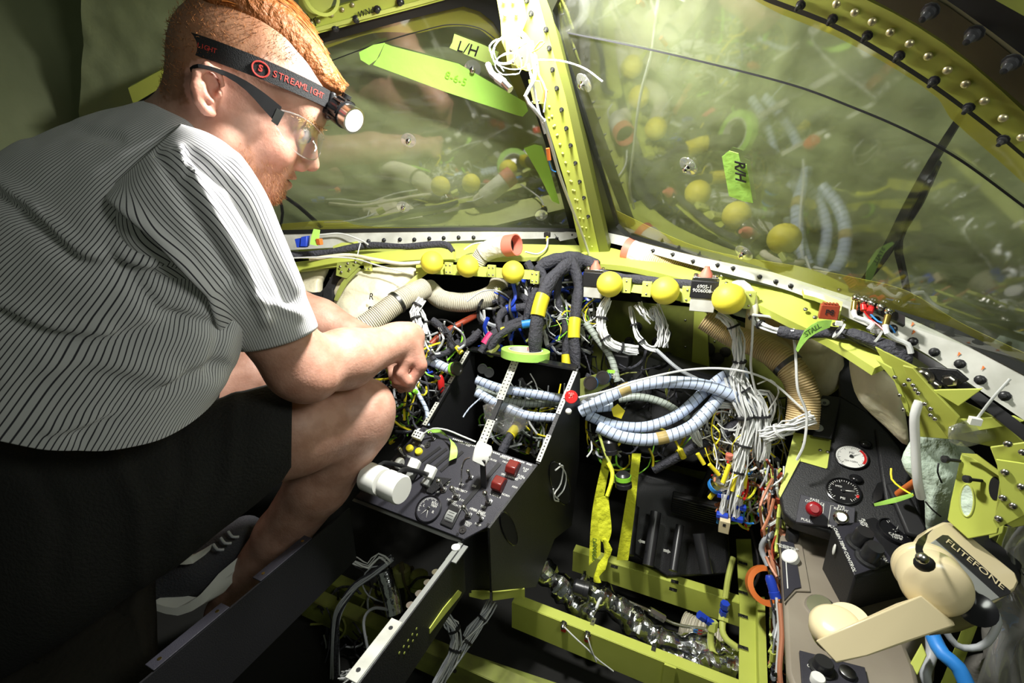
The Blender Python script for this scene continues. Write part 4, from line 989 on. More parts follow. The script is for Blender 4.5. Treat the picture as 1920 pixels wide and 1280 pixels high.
# --- floor beams under the right seat
def lbeam(name, a, b, hgt, w, m, label, par=None, flip=1, lip=True):
    """channel with its top face between a and b"""
    a, b = Vector(a), Vector(b); d = (b-a).normalized(); s = d.cross(Z_).normalized()*flip; t = thing(name, (a+b)/2, label, 'beam')
    c = (a+b)/2; L = (b-a).length/2
    MB().box(c+s*w/2, d*L, s*w/2, Z_*.0012).build('top_flange', m, t, bevel=.001)
    MB().box(c-Z_*hgt/2, d*L, s*.0012, Z_*hgt/2).build('web', m, t)
    if lip: MB().box(c+s*w-Z_*.006, d*L, s*.001, Z_*.006).build('lip', m, t)
    return t, d, s
FP = Plane((0, 0, .17), (0, 0, 1))
b1, d1, s1 = lbeam('floor_beam', FP.at(1075, 1032), FP.at(1415, 1140), .06, .022, 'primer', 'upper yellow green floor beam below the rudder pedals', flip=-1)
b2, d2, s2 = lbeam('floor_beam', FP.at(960, 1128), FP.at(1395, 1300), .07, .022, 'primer', 'lower yellow green floor beam in front of the foil ducts', flip=-1)
b3 = thing('floor_beam', FP.at(1400, 1200), 'yellow green floor beam running aft beside the right console', 'beam')
MB().prism([FP.at(x, y, .004) for x, y in [(1380, 1010), (1408, 1010), (1418, 1135), (1425, 1300), (1385, 1300), (1387, 1140)]], -Z_*.004).build('top_flange', 'primer', b3)
MB().prism([FP.at(x, y, .03) for x, y in [(1420, 1120), (1434, 1118), (1440, 1300), (1424, 1300)]], -Z_*.05).build('upright_flange', 'primer', b3)
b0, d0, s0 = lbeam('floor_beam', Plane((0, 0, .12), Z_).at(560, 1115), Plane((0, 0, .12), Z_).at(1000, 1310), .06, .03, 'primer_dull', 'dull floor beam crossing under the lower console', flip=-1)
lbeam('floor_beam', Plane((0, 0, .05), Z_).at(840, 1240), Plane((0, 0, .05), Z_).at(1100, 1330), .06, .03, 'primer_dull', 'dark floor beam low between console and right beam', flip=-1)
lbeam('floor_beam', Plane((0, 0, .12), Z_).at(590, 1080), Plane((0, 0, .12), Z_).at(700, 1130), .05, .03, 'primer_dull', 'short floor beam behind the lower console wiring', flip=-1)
for x, y in [(1152, 1062), (1262, 1105), (1265, 1090)]:
    c = FP.at(x, y, .0022); MB().box(c, d1*.008, s1*.004, Z_*.0008).build('nut_clip', 'steel', b1); MB().cyl(c, c+Z_*.002, .0022, n=8).build('nut', 'dark_steel', b1)
for x, y in [(1112, 1165), (1226, 1213)]:
    c = FP.at(x, y, .0022); MB().box(c, s2*.009, d2*.004, Z_*.0008).build('nut_clip', 'steel', b2); MB().cyl(c, c+Z_*.002, .0022, n=8).build('nut', 'dark_steel', b2)
for y in (1056, 1111, 1155, 1214):
    c = FP.at(1393, y, .006); MB().box(c, X_*.009, Y_*.004, Z_*.0008).build('nut_clip', 'steel', b3); MB().cyl(c, c+Z_*.002, .0022, n=8).build('nut', 'dark_steel', b3)
WB2 = Plane(FP.at(960, 1128)+Vector((0, -.0025, 0)), d2.cross(Z_))
for (x, y, m) in [(1058, 1168, 'red'), (1102, 1187, 'red')]:
    c = WB2.at(x, y, 0); n = (CAM-c); n.z = 0; n.normalize(); n = s2 if s2.dot(CAM-c) > 0 else -s2
    MB().lathe(c, n, [(.007, 0), (.007, .003), (.005, .004), (.005, .010), (.003, .013), (0, .013)], 12).build('stud', 'steel', b2)
    MB().box(c-Z_*.012+n*.003, X_*.005, Y_*.002, Z_*.006).build('terminal', 'red', b2)
sp('doubler', [(1246, 1242), (1268, 1250), (1262, 1290), (1240, 1285)], WB2, -.004, 'primer', b2)
# foil ducts between the beams
fo = [([(1010, 1060, 1.02), (1060, 1110, 1.0), (1110, 1160, .97)], .026, 'crumpled foil duct at the left end between the floor beams'),
      ([(1085, 1095, 1.0), (1130, 1120, .98), (1190, 1165, .95), (1230, 1200, .93)], .026, 'bright foil duct in the middle between the floor beams'),
      ([(1200, 1180, .96), (1260, 1205, .93), (1340, 1215, .92), (1400, 1240, .90)], .022, 'foil duct beneath the yellow pipes'),
      ([(1290, 1260, .88), (1340, 1245, .88), (1400, 1262, .87)], .022, 'low foil duct by the right floor beam'),
      ([(1240, 1225, .93), (1290, 1240, .92), (1350, 1275, .9)], .018, 'thin foil duct lowest between the floor beams')]
for k, (pts, r, lab) in enumerate(fo):
    mb = MB().tube(T(pts), lambda t, r=r, k=k: r*(1+.14*math.sin(t*19+k*2)+.08*math.sin(t*41)), n=18, step=.004)
    mb.v = [tuple(Vector(v)+Vector((nz(v, 38), nz((v[1], v[0], v[2]), 38), nz((v[2], v[1], v[0]), 38)))*.006) for v in mb.v]
    tag(mb.build('foil_duct', 'foil', angle=25), lab, 'duct', 'foil wrapped ducts under the floor')
for k, (a, b) in enumerate([((1118, 1140, .94), (1128, 1120, .96)), ((1196, 1188, .92), (1204, 1165, .94))]):
    cable('duct_tie', [P(*a), P(*a).lerp(P(*b), .5)+Z_*.006, P(*b)], .003, 'white_wire', ['white tie around the first foil duct', 'white tie around the second foil duct'][k], 'tie')
cable('corrugated_hose', [(1280, 1170, .98), (1310, 1185, .96), (1345, 1205, .95)], .026, 'duct_white', 'short white corrugated hose behind the blue fittings', 'hose', ribs=(.006, .05), n=20, step=.0015)
tag(MB().box(P(1190, 1150, .95), X_*.016, Y_*.02, Z_*.001).build('paper_label', 'paper_label'), 'small white paper label beside the foil duct', 'label')
t = thing('hydraulic_pipe', P(1310, 1170, .93), 'thin steel pipe with red and blue bands between the floor beams', 'pipe')
MB().tube(T([(1130, 1105, .98), (1180, 1128, .96), (1212, 1142, .955), (1245, 1160, .95), (1275, 1172, .94), (1335, 1180, .93)]), .0032).build('pipe', 'steel', t)
MB().cyl(P(1218, 1144, .953), P(1246, 1160, .948), .008, n=6).build('union_nut', 'steel', t)
for a, b, m in [((1136, 1107, .978), (1142, 1110, .978), 'sky_blue'), ((1142, 1110, .978), (1149, 1114, .976), 'red'), ((1149, 1114, .976), (1168, 1123, .97), 'white_plastic'), ((1300, 1177, .937), (1308, 1178, .936), 'sky_blue'), ((1308, 1178, .936), (1316, 1179, .935), 'red')]: MB().cyl(P(*a), P(*b), .0042, n=10).build('colour_band', m, t)
def pipe(pts, lab, fit, fdir):
    t = thing('green_pipe', P(*pts[0]), lab, 'pipe'); q = T(pts); MB().tube(q, .0062, n=14).build('pipe', 'primer_pale', t)
    MB().cyl(q[0]+(q[0]-q[1]).normalized()*.012, q[0]-(q[0]-q[1]).normalized()*.006, .010, n=6).build('nut', 'primer_pale', t)
    MB().lathe(P(*fit), fdir, [(0, 0), (.008, 0), (.008, .012), (.005, .012), (.005, .018), (.0085, .018), (.0085, .030), (0, .030)], 6).build('blue_fitting', 'blue', t); return t
t = pipe([(1335, 1175, .90), (1332, 1200, .90), (1338, 1225, .89), (1360, 1240, .88), (1380, 1252, .87)], 'left bent yellow pipe with blue tee fitting', (1334, 1168, .90), P(1305, 1148, .90)-P(1334, 1168, .90))
MB().cyl(P(1362, 1241, .879), P(1366, 1243, .878), .007, n=12).build('band', 'white_plastic', t); MB().cyl(P(1374, 1249, .873), P(1382, 1253, .87), .0072, n=12).build('band', 'red', t)
pipe([(1356, 1158, .91), (1354, 1180, .90), (1362, 1198, .89), (1385, 1216, .88)], 'right bent yellow pipe with blue cap below the beam', (1356, 1152, .91), Z_)
cable('green_pipe', [(1375, 1045, 1.0), (1366, 1080, .98), (1360, 1120, .97)], .006, 'primer_pale', 'upright yellow pipe behind the floor beam corner', 'pipe')
# rudder pedals
def pedal(x, y, d, w, lab):
    c = P(x, y, d); t = thing('rudder_pedal', c, lab, 'pedal'); tilt = Vector((0, .45, -1)).normalized(); n = Vector((0, -1, -.45)).normalized()
    MB().box(c, X_*w, tilt*.036, n*.007).build('pedal_plate', 'black_rubber', t, bevel=.003)
    rb = MB()
    for k in range(8): rb.box(c+n*.008+tilt*(-.031+.009*k), X_*w*.96, tilt*.0022, n*.002)
    rb.build('tread_ribs', 'dark_plastic', t); MB().tube([c, c+Vector((.01, .02, .05)), c+Vector((.03, .05, .12))], .009).build('pedal_arm', 'black_paint', t)
    return t
pedal(1308, 952, 1.02, .055, 'ribbed black rudder pedal below the dangling connectors'); pedal(1205, 905, 1.18, .05, 'black rudder pedal farther left in the dark')
bb = thing('pedal_box', P(1225, 700, 1.05), 'large black box behind the spiral wrapped hoses', 'box')
MB().prism(T([(1158, 660, 1.10), (1215, 665, 1.12), (1285, 690, 1.12), (1390, 720, 1.10), (1400, 830, 1.05), (1300, 870, 1.05), (1200, 850, 1.07), (1150, 790, 1.08)]), Vector((0, .12, -.02))).build('box_body', 'black_paint', bb, bevel=.006)
MB().box(P(1165, 672, 1.08), X_*.022, Y_*.03, Z_*.018).build('box_lid', 'black_rubber', bb, bevel=.004)
ys = thing('control_assembly', P(1240, 1020, 1.05), 'black rudder linkage castings with white arrows', 'linkage')
MB().prism(T([(1190, 880, 1.13), (1360, 930, 1.10), (1370, 1080, 1.03), (1250, 1085, 1.03), (1185, 1040, 1.05)]), Vector((0, .05, 0))).build('casting', 'black_paint', ys, bevel=.008)
for k, (a, b, r) in enumerate([((1230, 960, 1.05), (1215, 1060, 1.0), .012), ((1275, 985, 1.03), (1262, 1070, .98), .009), ((1310, 1000, 1.0), (1325, 1075, .97), .013), ((1190, 950, 1.08), (1180, 1040, 1.02), .011)]): MB().cyl(P(*a), P(*b), r, n=14).build('push_rod', 'dark_plastic', ys)
for x, y, s in [(1203, 1015, -1), (1250, 1033, 1)]:
    c = P(x, y, .995); MB().prism([c+X_*q[0]*s+Z_*q[1] for q in [(.008, 0), (.002, .006), (.002, .003), (-.007, .003), (-.007, -.003), (.002, -.003), (.002, -.006)]], Y_*.0005).build('arrow_mark', 'white_plastic', ys)
# ============================================================ right console, handset, side structure
CH = Plane((0, 0, .425), Z_)   # console top height
bc = thing('side_console', P(1560, 1150, .70), 'dusty beige right side console', 'console')
def ch(pts, h=0): return [CH.at(x, y, h) for x, y in pts]
bp_ = [(1467, 936), (1500, 920), (1640, 935), (1720, 1000), (1760, 1120), (1700, 1212), (1718, 1255), (1735, 1330), (1500, 1330), (1474, 1256), (1468, 1108), (1461, 1019), (1455, 974)]
MB().prism(ch(bp_), Vector((.03, 0, -.16))).build('console_body', 'beige_console', bc, bevel=.006, angle=30)
rc = thing('vent_panel', P(1490, 1050, .76), 'narrow black slider panel recessed in the beige console', 'panel')
MB().prism(ch([(1463, 1006), (1478, 989), (1499, 992), (1520, 1108), (1493, 1107), (1471, 1130)], .0035), -Z_*.003).build('recess_frame', 'beige_console', rc, bevel=.001)
MB().prism(ch([(1464, 1014), (1488, 1016), (1502, 1100), (1490, 1103), (1471, 1124)], .006), -Z_*.003).build('slider_plate', 'panel_black', rc)
cdn = (CH.at(1500, 1100)-CH.at(1488, 1016)).normalized(); crt = Z_.cross(cdn)
MB().prism(ch([(1472, 1040), (1473.5, 1040), (1478, 1103), (1476, 1103)], .0065), Z_*.0002).build('slot_line', 'white_plastic', rc)
text('WINDSHIELD\nBLEED AIR', CH.at(1476, 1026, .0065), -cdn.cross(Z_), -cdn, .0055, 'white_plastic', rc)
def knob(c, ax, r, h, m, par, name='knob', flute=True, skirt=None):
    c = Vector(c); ax = Vector(ax).normalized()
    if skirt: MB().lathe(c, ax, [(skirt, 0), (skirt*.95, h*.14), (r, h*.2), (0, h*.2)], 28).build(name+'_skirt', m, par)
    o = MB().lathe(c, ax, [(r, 0), (r, h*.85), (r*.88, h), (0, h)], 28).build(name, m, par)
    return o
knob(CH.at(1484, 1010, .006), Z_, .010, .016, 'dark_plastic', rc, 'black_knob'); knob(CH.at(1484, 1048, .006), Vector((-.6, -.3, 1)), .0125, .010, 'white_plastic', rc, 'white_knob')
ash = thing('ash_tray_lid', CH.at(1538, 1140), 'small chrome hinged lid on the beige console beside the mouthpiece', 'lid')
MB().lathe(CH.at(1538, 1142, 0), Vector((-.3, -.3, 1)), [(0, .010), (.016, .010), (.019, .006), (.019, 0), (0, 0)], 28).build('lid_disc', 'chrome', ash)
lp = thing('audio_panel', CH.at(1560, 1255), 'black control panel at the bottom edge under the handset', 'panel')
MB().prism(ch([(1499, 1218), (1622, 1250), (1640, 1330), (1508, 1330)], .006), -Z_*.005).build('panel_plate', 'panel_black', lp, bevel=.001)
knob(CH.at(1541, 1254, .006), Z_, .011, .014, 'dark_plastic', lp, 'black_knob', skirt=.015); knob(CH.at(1588, 1264, .006), Z_, .009, .006, 'dark_steel', lp, 'metal_knob'); knob(CH.at(1532, 1278, .006), Z_, .008, .009, 'white_plastic', lp, 'white_knob')
text('OFF', CH.at(1522, 1251, .0065), Vector((.9, -.3, 0)), Vector((.3, .9, 0)), .006, 'white_plastic', lp)
# gauge panel
GP = Plane.through(P(1596, 855, .80), P(1580, 919, .765), P(1500, 900, .80))
gp = thing('gauge_panel', GP.at(1580, 900), 'black moulded panel with two round pressure gauges on the right', 'panel')
gup = (GP.at(1590, 800)-GP.at(1580, 919)).normalized(); gn = GP.n
def gs(name, pts, th, m, h=0, par=None, bevel=.002): return MB().prism([GP.at(x, y, h) for x, y in pts], -gn*th).build(name, m, par or gp, bevel=bevel, angle=30)
gs('moulded_face', [(1574, 741), (1627, 772), (1665, 810), (1687, 838), (1712, 888), (1721, 930), (1735, 990), (1690, 1010), (1562, 1000), (1486, 977), (1468, 960), (1462, 929), (1499, 862), (1551, 877), (1559, 821)], .03, 'black_paint', bevel=.004)
gs('neck', [(1574, 644), (1590, 660), (1599, 716), (1628, 774), (1574, 742)], .02, 'black_paint')
gs('raised_edge', [(1640, 800), (1665, 812), (1687, 838), (1710, 888), (1690, 940), (1660, 940), (1650, 880)], .01, 'black_paint', h=.008, bevel=.004)
gs('lower_lip', [(1660, 905), (1690, 900), (1740, 990), (1735, 1010), (1700, 1000)], .01, 'black_rubber', h=.012, bevel=.004)
dial(GP.at(1596, 857, .002), gn, gup, .0225, 'white_plastic', gp, [('PSI', 0, .35, .28), ('OXYGEN', 0, -.42, .2)], [55], 'ink', arc=(35, 120, 'red'), nt=32, lab='white faced gauge with a red arc', name='pressure_gauge')
dial(GP.at(1581, 921, .002), gn, gup, .0225, 'black_gloss', gp, [('PSI', 0, -.62, .26), ('HYD', -.3, .3, .2)], [75, 82], 'white_plastic', arc=(95, 110, 'red'), nt=28, lab='black faced gauge with a white needle', name='pressure_gauge')
for x, y in [(1623, 832), (1605, 897)]: MB().ball(GP.at(x, y, .003), .010, .010, .006, 16).build('adjuster_boss', 'black_gloss', gp)
gs('latch', [(1645, 905), (1658, 900), (1655, 935), (1636, 945), (1636, 925)], .004, 'black_gloss', h=.006, bevel=.001)
rb_ = gs('relief_bracket', [(1541, 740), (1577, 744), (1560, 822), (1523, 816)], .006, 'black_paint', h=.012)
for x, y in [(1546, 755), (1534, 803)]:
    o = MB().lathe(GP.at(x, y, .012), gn, [(.0075, 0), (.0085, .002), (.007, .004), (0, .0045)], 20).build('washer', 'grey_panel', rb_); MB().cyl(GP.at(x, y, .0165), GP.at(x, y, .018), .003, n=8).build('screw_head', 'dark_steel', o)
gy = thing('side_bracket', GP.at(1515, 850), 'yellow green bracket plate left of the black gauge panel', 'bracket')
MB().prism([GP.at(x, y, -.004) for x, y in [(1487, 810), (1559, 822), (1551, 880), (1498, 865)]], -gn*.003).build('plate', 'primer', gy)
MB().prism([GP.at(x, y, .0) for x, y in [(1489, 810), (1500, 862), (1463, 932), (1460, 925)]], -gn*.01).build('edge', 'primer_pale', gy)
copies(RV['steel'], 'rivet', None, [(GP.at(x, y, -.003), rot_to(gn), .9) for x, y in [(1507, 829), (1538, 844), (1552, 847)]], gy)
swp = thing('oxygen_panel', GP.at(1548, 955), 'small black plate lettered PASS OXYGEN and SYS READY', 'panel')
MB().prism([GP.at(x, y, .008) for x, y in [(1501, 926), (1604, 952), (1601, 992), (1492, 978)]], -gn*.006).build('plate', 'panel_black', swp, bevel=.0008)
grt = gup.cross(gn); srt = (GP.at(1604, 952)-GP.at(1501, 926)).normalized()
for s, x, y in [('PASS\nOXYGEN', 1527, 940), ('SYS\nREADY', 1577, 953), ('PULL', 1511, 975), ('PULL', 1562, 988)]: text(s, GP.at(x, y, .0085), srt, gn.cross(srt), .0062, 'white_plastic', swp)
for pts in [[(1539, 942), (1545, 943), (1543, 962)], [(1563, 948), (1558, 947), (1552, 985), (1556, 987)]]: MB().tube([GP.at(x, y, .0085) for x, y in pts], .0004, n=4, smooth=False).build('bracket_line', 'white_plastic', swp)
for (x, y, m, r) in [(1523, 956, 'deep_red', .0115), (1572, 971, 'steel', .0105)]:
    b = GP.at(x, y, .008); ax = (gn+Vector((.05, -.35, -.25))).normalized()
    MB().lathe(b, ax, [(.0075, 0), (.0075, .008), (.005, .009), (.005, .014), (0, .014)], 6).build('hex_nut', 'steel', swp)
    MB().lathe(b+ax*.012, ax, [(.004, 0), (r*.8, .003), (r, .007), (r, .015), (r*.8, .019), (.006, .020), (.006, .0215), (0, .0215)], 28).build('pull_knob', m, swp, angle=60)
# cabin temperature box
BT = Plane.through(P(1562, 989, .70), P(1618, 975, .715), P(1603, 1078, .635))
bx = thing('temperature_control_box', BT.at(1640, 1020), 'black box with two knobs and a CABIN TEMP gauge beside the handset', 'control box')
bn = BT.n
def bt(name, pts, th, m, h=0, par=None, bevel=.002): return MB().prism([BT.at(x, y, h) for x, y in pts], (-bn*th) if not isinstance(th, Vector) else th).build(name, m, par or bx, bevel=bevel, angle=30)
MB().prism([BT.at(x, y) for x, y in [(1560, 985), (1618, 973), (1692, 950), (1714, 957), (1740, 1000), (1760, 1045), (1680, 1062), (1604, 1082)]], Vector((.005, .015, -.11))).build('box_body', 'black_paint', bx, bevel=.004, angle=30)
bt('face_plate', [(1563, 989), (1619, 976), (1677, 1053), (1603, 1078)], .003, 'panel_black', .003, bevel=.001)
brt = (BT.at(1603, 1078)-BT.at(1563, 989)).normalized(); bup = bn.cross(brt)
text('CABIN TEMP CONTROL', BT.at(1583, 1029, .0034), brt, bup, .0068, 'white_plastic', bx)
for s, x, y in [('PUSH TO\nTRANS', 1621, 985), ('COLD', 1624, 1003), ('HOT', 1633, 1017), ('AUTO', 1648, 1031), ('MAN', 1658, 1046)]: text(s, BT.at(x, y, .0034), brt, bup, .0066, 'white_plastic', bx)
for (a, b) in [((1616, 1002), (1619, 1001)), ((1626, 1021), (1631, 1019)), ((1640, 1034), (1643, 1032)), ((1646, 1048), (1652, 1047))]: MB().tube([BT.at(*a, .0034), BT.at(*b, .0034)], .0006, n=4).build('tick_mark', 'white_plastic', bx)
for x, y in [(1607, 1020), (1625, 1048)]: knob(BT.at(x, y, .003), bn+Vector((0, -.1, .3)), .0115, .030, 'dark_plastic', bx, 'control_knob', skirt=.016)
MB().ball(BT.at(1564, 1030, -.02), .002, .004, .010, 12).build('side_mark', 'white_plastic', bx)
o = dial(BT.at(1678, 997, .003), bn, BT.at(1672, 990)-BT.at(1678, 1004), .021, 'black_gloss', bx, [('CABIN\nTEMP', -.1, -.5, .3), ('°C', 0, .05, .28)], [30], 'white_plastic', nt=12, a0=-20, a1=110, name='temperature_gauge')
# ---------------- telephone
PB = Plane.through(P(1700, 1010, .555), P(1800, 985, .58), P(1860, 1130, .51))
ph = thing('telephone_cradle', PB.at(1810, 1060), 'beige flight telephone cradle on a black base plate lettered FLITEFONE', 'telephone cradle')
bnn = PB.n
def pb(name, pts, th, m, h=0, par=None, bevel=.002): return MB().prism([PB.at(x, y, h) for x, y in pts], -bnn*th).build(name, m, par or ph, bevel=bevel, angle=30)
pb('base_plate', [(1772, 974), (1795, 964), (1812, 966), (1920, 1056), (1918, 1092), (1905, 1100), (1850, 1080), (1770, 1010)], .012, 'black_rubber', -.006, bevel=.004)
pb('cradle_body', [(1742, 990), (1770, 977), (1788, 978), (1906, 1074), (1912, 1092), (1905, 1106), (1852, 1139), (1842, 1136), (1735, 1040), (1732, 1005)], .022, 'phone_beige', .010, bevel=.005)
pb('inset_panel', [(1737, 1023), (1768, 1002), (1778, 1003), (1896, 1108), (1895, 1113), (1854, 1129), (1846, 1127)], .002, 'grey_panel', .012, bevel=.001)
pb('black_band', [(1755, 1011), (1768, 1002), (1778, 1003), (1896, 1108), (1895, 1113), (1876, 1120)], .002, 'dark_plastic', .0128, bevel=.0005)
pb('panel_border', [(1735, 1023), (1739, 1021), (1852, 1128), (1848, 1131)], .002, 'dark_plastic', .0128, bevel=.0003)
frt = (PB.at(1896, 1108)-PB.at(1768, 1002)).normalized(); text('FLITEFONE', PB.at(1827, 1056, .0140), frt, bnn.cross(frt), .0125, 'phone_beige', ph, depth=.0001)
MB().lathe(PB.at(1805, 979, -.004), bnn, [(.005, 0), (.005, .002), (.002, .003), (0, .002)], 16).build('screw', 'steel', ph); MB().lathe(PB.at(1921, 1074, -.004), bnn, [(.005, 0), (.005, .002), (.002, .003), (0, .002)], 16).build('screw', 'steel', ph)
# handset by blended solid
hst = thing('telephone_handset', P(1690, 1150, .46), 'cream coloured telephone handset hanging across the beige console', 'telephone handset')
hb_ = MB()
hb_.hull(T([(1529, 1201, .462), (1568, 1243, .452), (1620, 1232, .452), (1700, 1203, .455), (1792, 1172, .46), (1727, 1116, .47), (1680, 1131, .472), (1610, 1168, .468),
            (1533, 1198, .485), (1575, 1236, .485), (1700, 1195, .50), (1788, 1162, .50), (1730, 1118, .505), (1680, 1136, .505), (1612, 1168, .50)])).build('handle', 'phone_beige', hst, bevel=.0035, angle=35)
e0, e1 = P(1733, 1064, .520), P(1762, 1110, .472); eax = (e1-e0).normalized(); eL = (e1-e0).length
MB().lathe(e0, eax, [(0, 0), (.027, 0), (.0308, .003), (.0308, .011), (.0285, .013), (.0280, .015), (.0280, eL*.35), (.0300, eL*.37), (.0308, eL*.74), (.0290, eL*.87), (.023, eL*.95), (.013, eL*.99), (0, eL)], 56).build('earpiece', 'phone_beige', hst, angle=40, bevel=.0008)
max_ = (CAM-P(1570, 1170, .48)).normalized()+Vector((-.15, .5, .6)); max_.normalize()
MB().lathe(P(1568, 1186, .485), max_, [(0, -.004), (.0235, -.004), (.0245, .004), (.023, .014), (.018, .0185), (.008, .020), (0, .020)], 40).build('mouthpiece', 'phone_beige', hst, angle=50)
MB().lathe(P(1592, 1180, .487), max_, [(.020, 0), (.0205, .010), (.019, .017), (0, .017)], 36).build('mouthpiece_ring', 'phone_beige', hst, angle=50)
MB().tube(T([(1664, 1012, .50), (1672, 1010, .48), (1690, 1000, .47)]), .001).v
sb = MB(); strip3('x', [(1750, 991, .50), (1722, 1010, .472), (1716, 1030, .462), (1724, 1052, .455)], [(1740, 1001, .50), (1736, 1016, .472), (1730, 1030, .462), (1738, 1048, .455)], (CAM-P(1725, 1030, .47)).normalized()*.002, None, mb=sb)
st = sb.build('hook_strap', 'dark_steel', ph); MB().ball(P(1729, 1046, .452), .0055, n=14).build('strap_rivet', 'steel', st)
MB().ball(P(1733, 1056, .462), .009, .006, .009, 16).build('hook_pad', 'black_rubber', ph)
MB().lathe(P(1832, 1142, .47), CAM-P(1832, 1142, .47), [(.016, -.006), (.016, 0), (.006, .004), (0, .004)], 20).build('switch_hook', 'black_gloss', ph)
pb('steel_foot', [(1838, 1149), (1868, 1128), (1880, 1126), (1878, 1138), (1850, 1152)], .002, 'steel', -.008, bevel=.0004)
MB().tube(T([(1738, 1175, .505), (1790, 1168, .50), (1830, 1150, .49)]), .012, flat=.4).build('cradle_shell', 'phone_beige', ph)
# ---------------- structure on the right wall
def wall_plate(name, pts, th, m, par, vec=None, bevel=.0008):
    q = T(pts); n = (q[1]-q[0]).cross(q[2]-q[0]).normalized()
    if n.dot(CAM-q[0]) > 0: n = -n
    return MB().prism(q, n*th).build(name, m, par, bevel=bevel, angle=30), -n
def plane_d(pts3):  # plane through three (x,y,d)
    return Plane.through(P(*pts3[0]), P(*pts3[1]), P(*pts3[2]))
ZA = plane_d([(1650, 720, .62), (1860, 760, .53), (1720, 880, .62)])
rg = thing('rib_gusset', ZA.at(1740, 740), 'folded yellow green gusset below the white sill with two large washers on black', 'gusset')
def za(name, pts, th, m, h=0, par=None): return MB().prism([ZA.at(x, y, h) for x, y in pts], -ZA.n*th).build(name, m, par or rg, bevel=.0008, angle=30)
za('folded_plate', [(1692, 685), (1712, 690), (1748, 731), (1777, 760), (1799, 783), (1777, 822), (1740, 772), (1704, 718)], .004, 'primer_arch', .014)
za('side_flange', [(1640, 672), (1672, 690), (1703, 760), (1707, 779), (1701, 781), (1676, 715)], .003, 'primer', .004)
za('back_plate', [(1640, 650), (1720, 690), (1800, 750), (1880, 790), (1920, 830), (1920, 860), (1860, 838), (1800, 825), (1712, 818), (1701, 760)], .003, 'primer_arch', -.012)
za('top_triangle', [(1746, 731), (1842, 729), (1797, 762)], .003, 'primer', .012)
za('lower_triangle', [(1795, 786), (1900, 780), (1920, 790), (1880, 800), (1790, 815)], .003, 'primer', .002)
bl = za('black_plate', [(1716, 693), (1752, 690), (1794, 694), (1816, 713), (1777, 731), (1740, 726)], .004, 'black_paint', .004)
for x, y, r in [(1730, 705, .012), (1752, 722, .008), (1781, 712, .008)]:
    c = ZA.at(x, y, .005); o = MB().lathe(c, ZA.n, [(r, 0), (r, .0015), (r*.7, .002), (r*.65, .006), (0, .006)], 6 if r < .01 else 28).build('large_bolt', 'steel', bl)
copies(RV['steel'], 'rivet', None, [(ZA.at(x, y, .018 if x > 1700 else .006), rot_to(ZA.n), .8) for x, y in [(1678, 707), (1696, 721), (1687, 741), (1694, 768), (1704, 712), (1712, 722), (1722, 737), (1734, 757), (1745, 778), (1753, 785), (1716, 730), (1745, 766)]], rg)
sbk = thing('black_sill_edge', ZA.at(1800, 710), 'peeling black sealant edge below the white sill', 'sealant')
strip3('sealant_strip', [(1705, 650, .60), (1760, 680, .575), (1830, 730, .54), (1925, 800, .505)], [(1708, 660, .60), (1755, 692, .575), (1825, 745, .54), (1925, 825, .505)], (0, 0, -.003), 'black_rubber', sbk)
QA = plane_d([(1800, 850, .56), (1874, 891, .53), (1790, 950, .56)])
up = thing('slotted_rib', QA.at(1830, 920), 'upright yellow green rib with an oval opening and two black screws', 'panel')
q = [QA.at(x, y) for x, y in [(1802, 850), (1825, 858), (1874, 892), (1878, 960), (1870, 1000), (1815, 1010), (1776, 975), (1782, 940)]]
MB().prism(q, -QA.n*.003).build('rib_plate', 'primer', up, bevel=.001)
MB().prism([QA.at(x, y, .012) for x, y in [(1802, 849), (1830, 851), (1880, 888), (1874, 893), (1826, 860)]], -QA.n*.003).build('rib_flange', 'primer_arch', up)
el = [QA.at(1813+13*math.cos(a), 938+30*math.sin(a), .0006) for a in [k*math.pi/14 for k in range(28)]]
MB().prism(el, QA.n*.0004).build('opening', 'mint_bag', up); MB().tube(el+[el[0]], .001, n=6).build('opening_rim', 'primer_pale', up)
el = [QA.at(1865+11*math.cos(a), 915+22*math.sin(a), .0006) for a in [k*math.pi/14 for k in range(28)]]; MB().prism(el, QA.n*.0004).build('opening', 'void_dark', up)
for x, y in [(1800, 864), (1841, 901)]:
    a = QA.at(x, y, .002); b = QA.at(x-26, y-3, .016); d = (b-a).normalized(); MB().cyl(a, b, .002, n=10).lathe(b, d, [(.0045, -.001), (.0045, .003), (0, .004)], 12).build('long_screw', 'dark_plastic', up)
HA = plane_d([(1860, 840, .50), (1920, 830, .48), (1900, 960, .50)])
hp_ = thing('side_skin_plate', HA.at(1895, 900), 'riveted yellow green side plate at the right edge of the view', 'plate')
MB().prism([HA.at(x, y) for x, y in [(1856, 838), (1990, 820), (1990, 970), (1900, 990), (1865, 970), (1876, 890)]], -HA.n*.003).build('plate', 'primer_arch', hp_, bevel=.001)
MB().prism([HA.at(x, y, .006) for x, y in [(1868, 862), (1990, 880), (1990, 930), (1870, 990), (1862, 975), (1878, 930)]], -HA.n*.003).build('overlap_strap', 'primer', hp_)
copies(RV['steel'], 'rivet', None, [(HA.at(x, y, .007), rot_to(HA.n), 1.1) for x, y in [(1885, 885), (1915, 912), (1881, 933), (1873, 972), (1890, 832), (1918, 848), (1900, 948)]], hp_)
lg = thing('support_struts', P(1830, 1200, .60), 'slanting yellow green struts below the telephone cradle', 'strut')
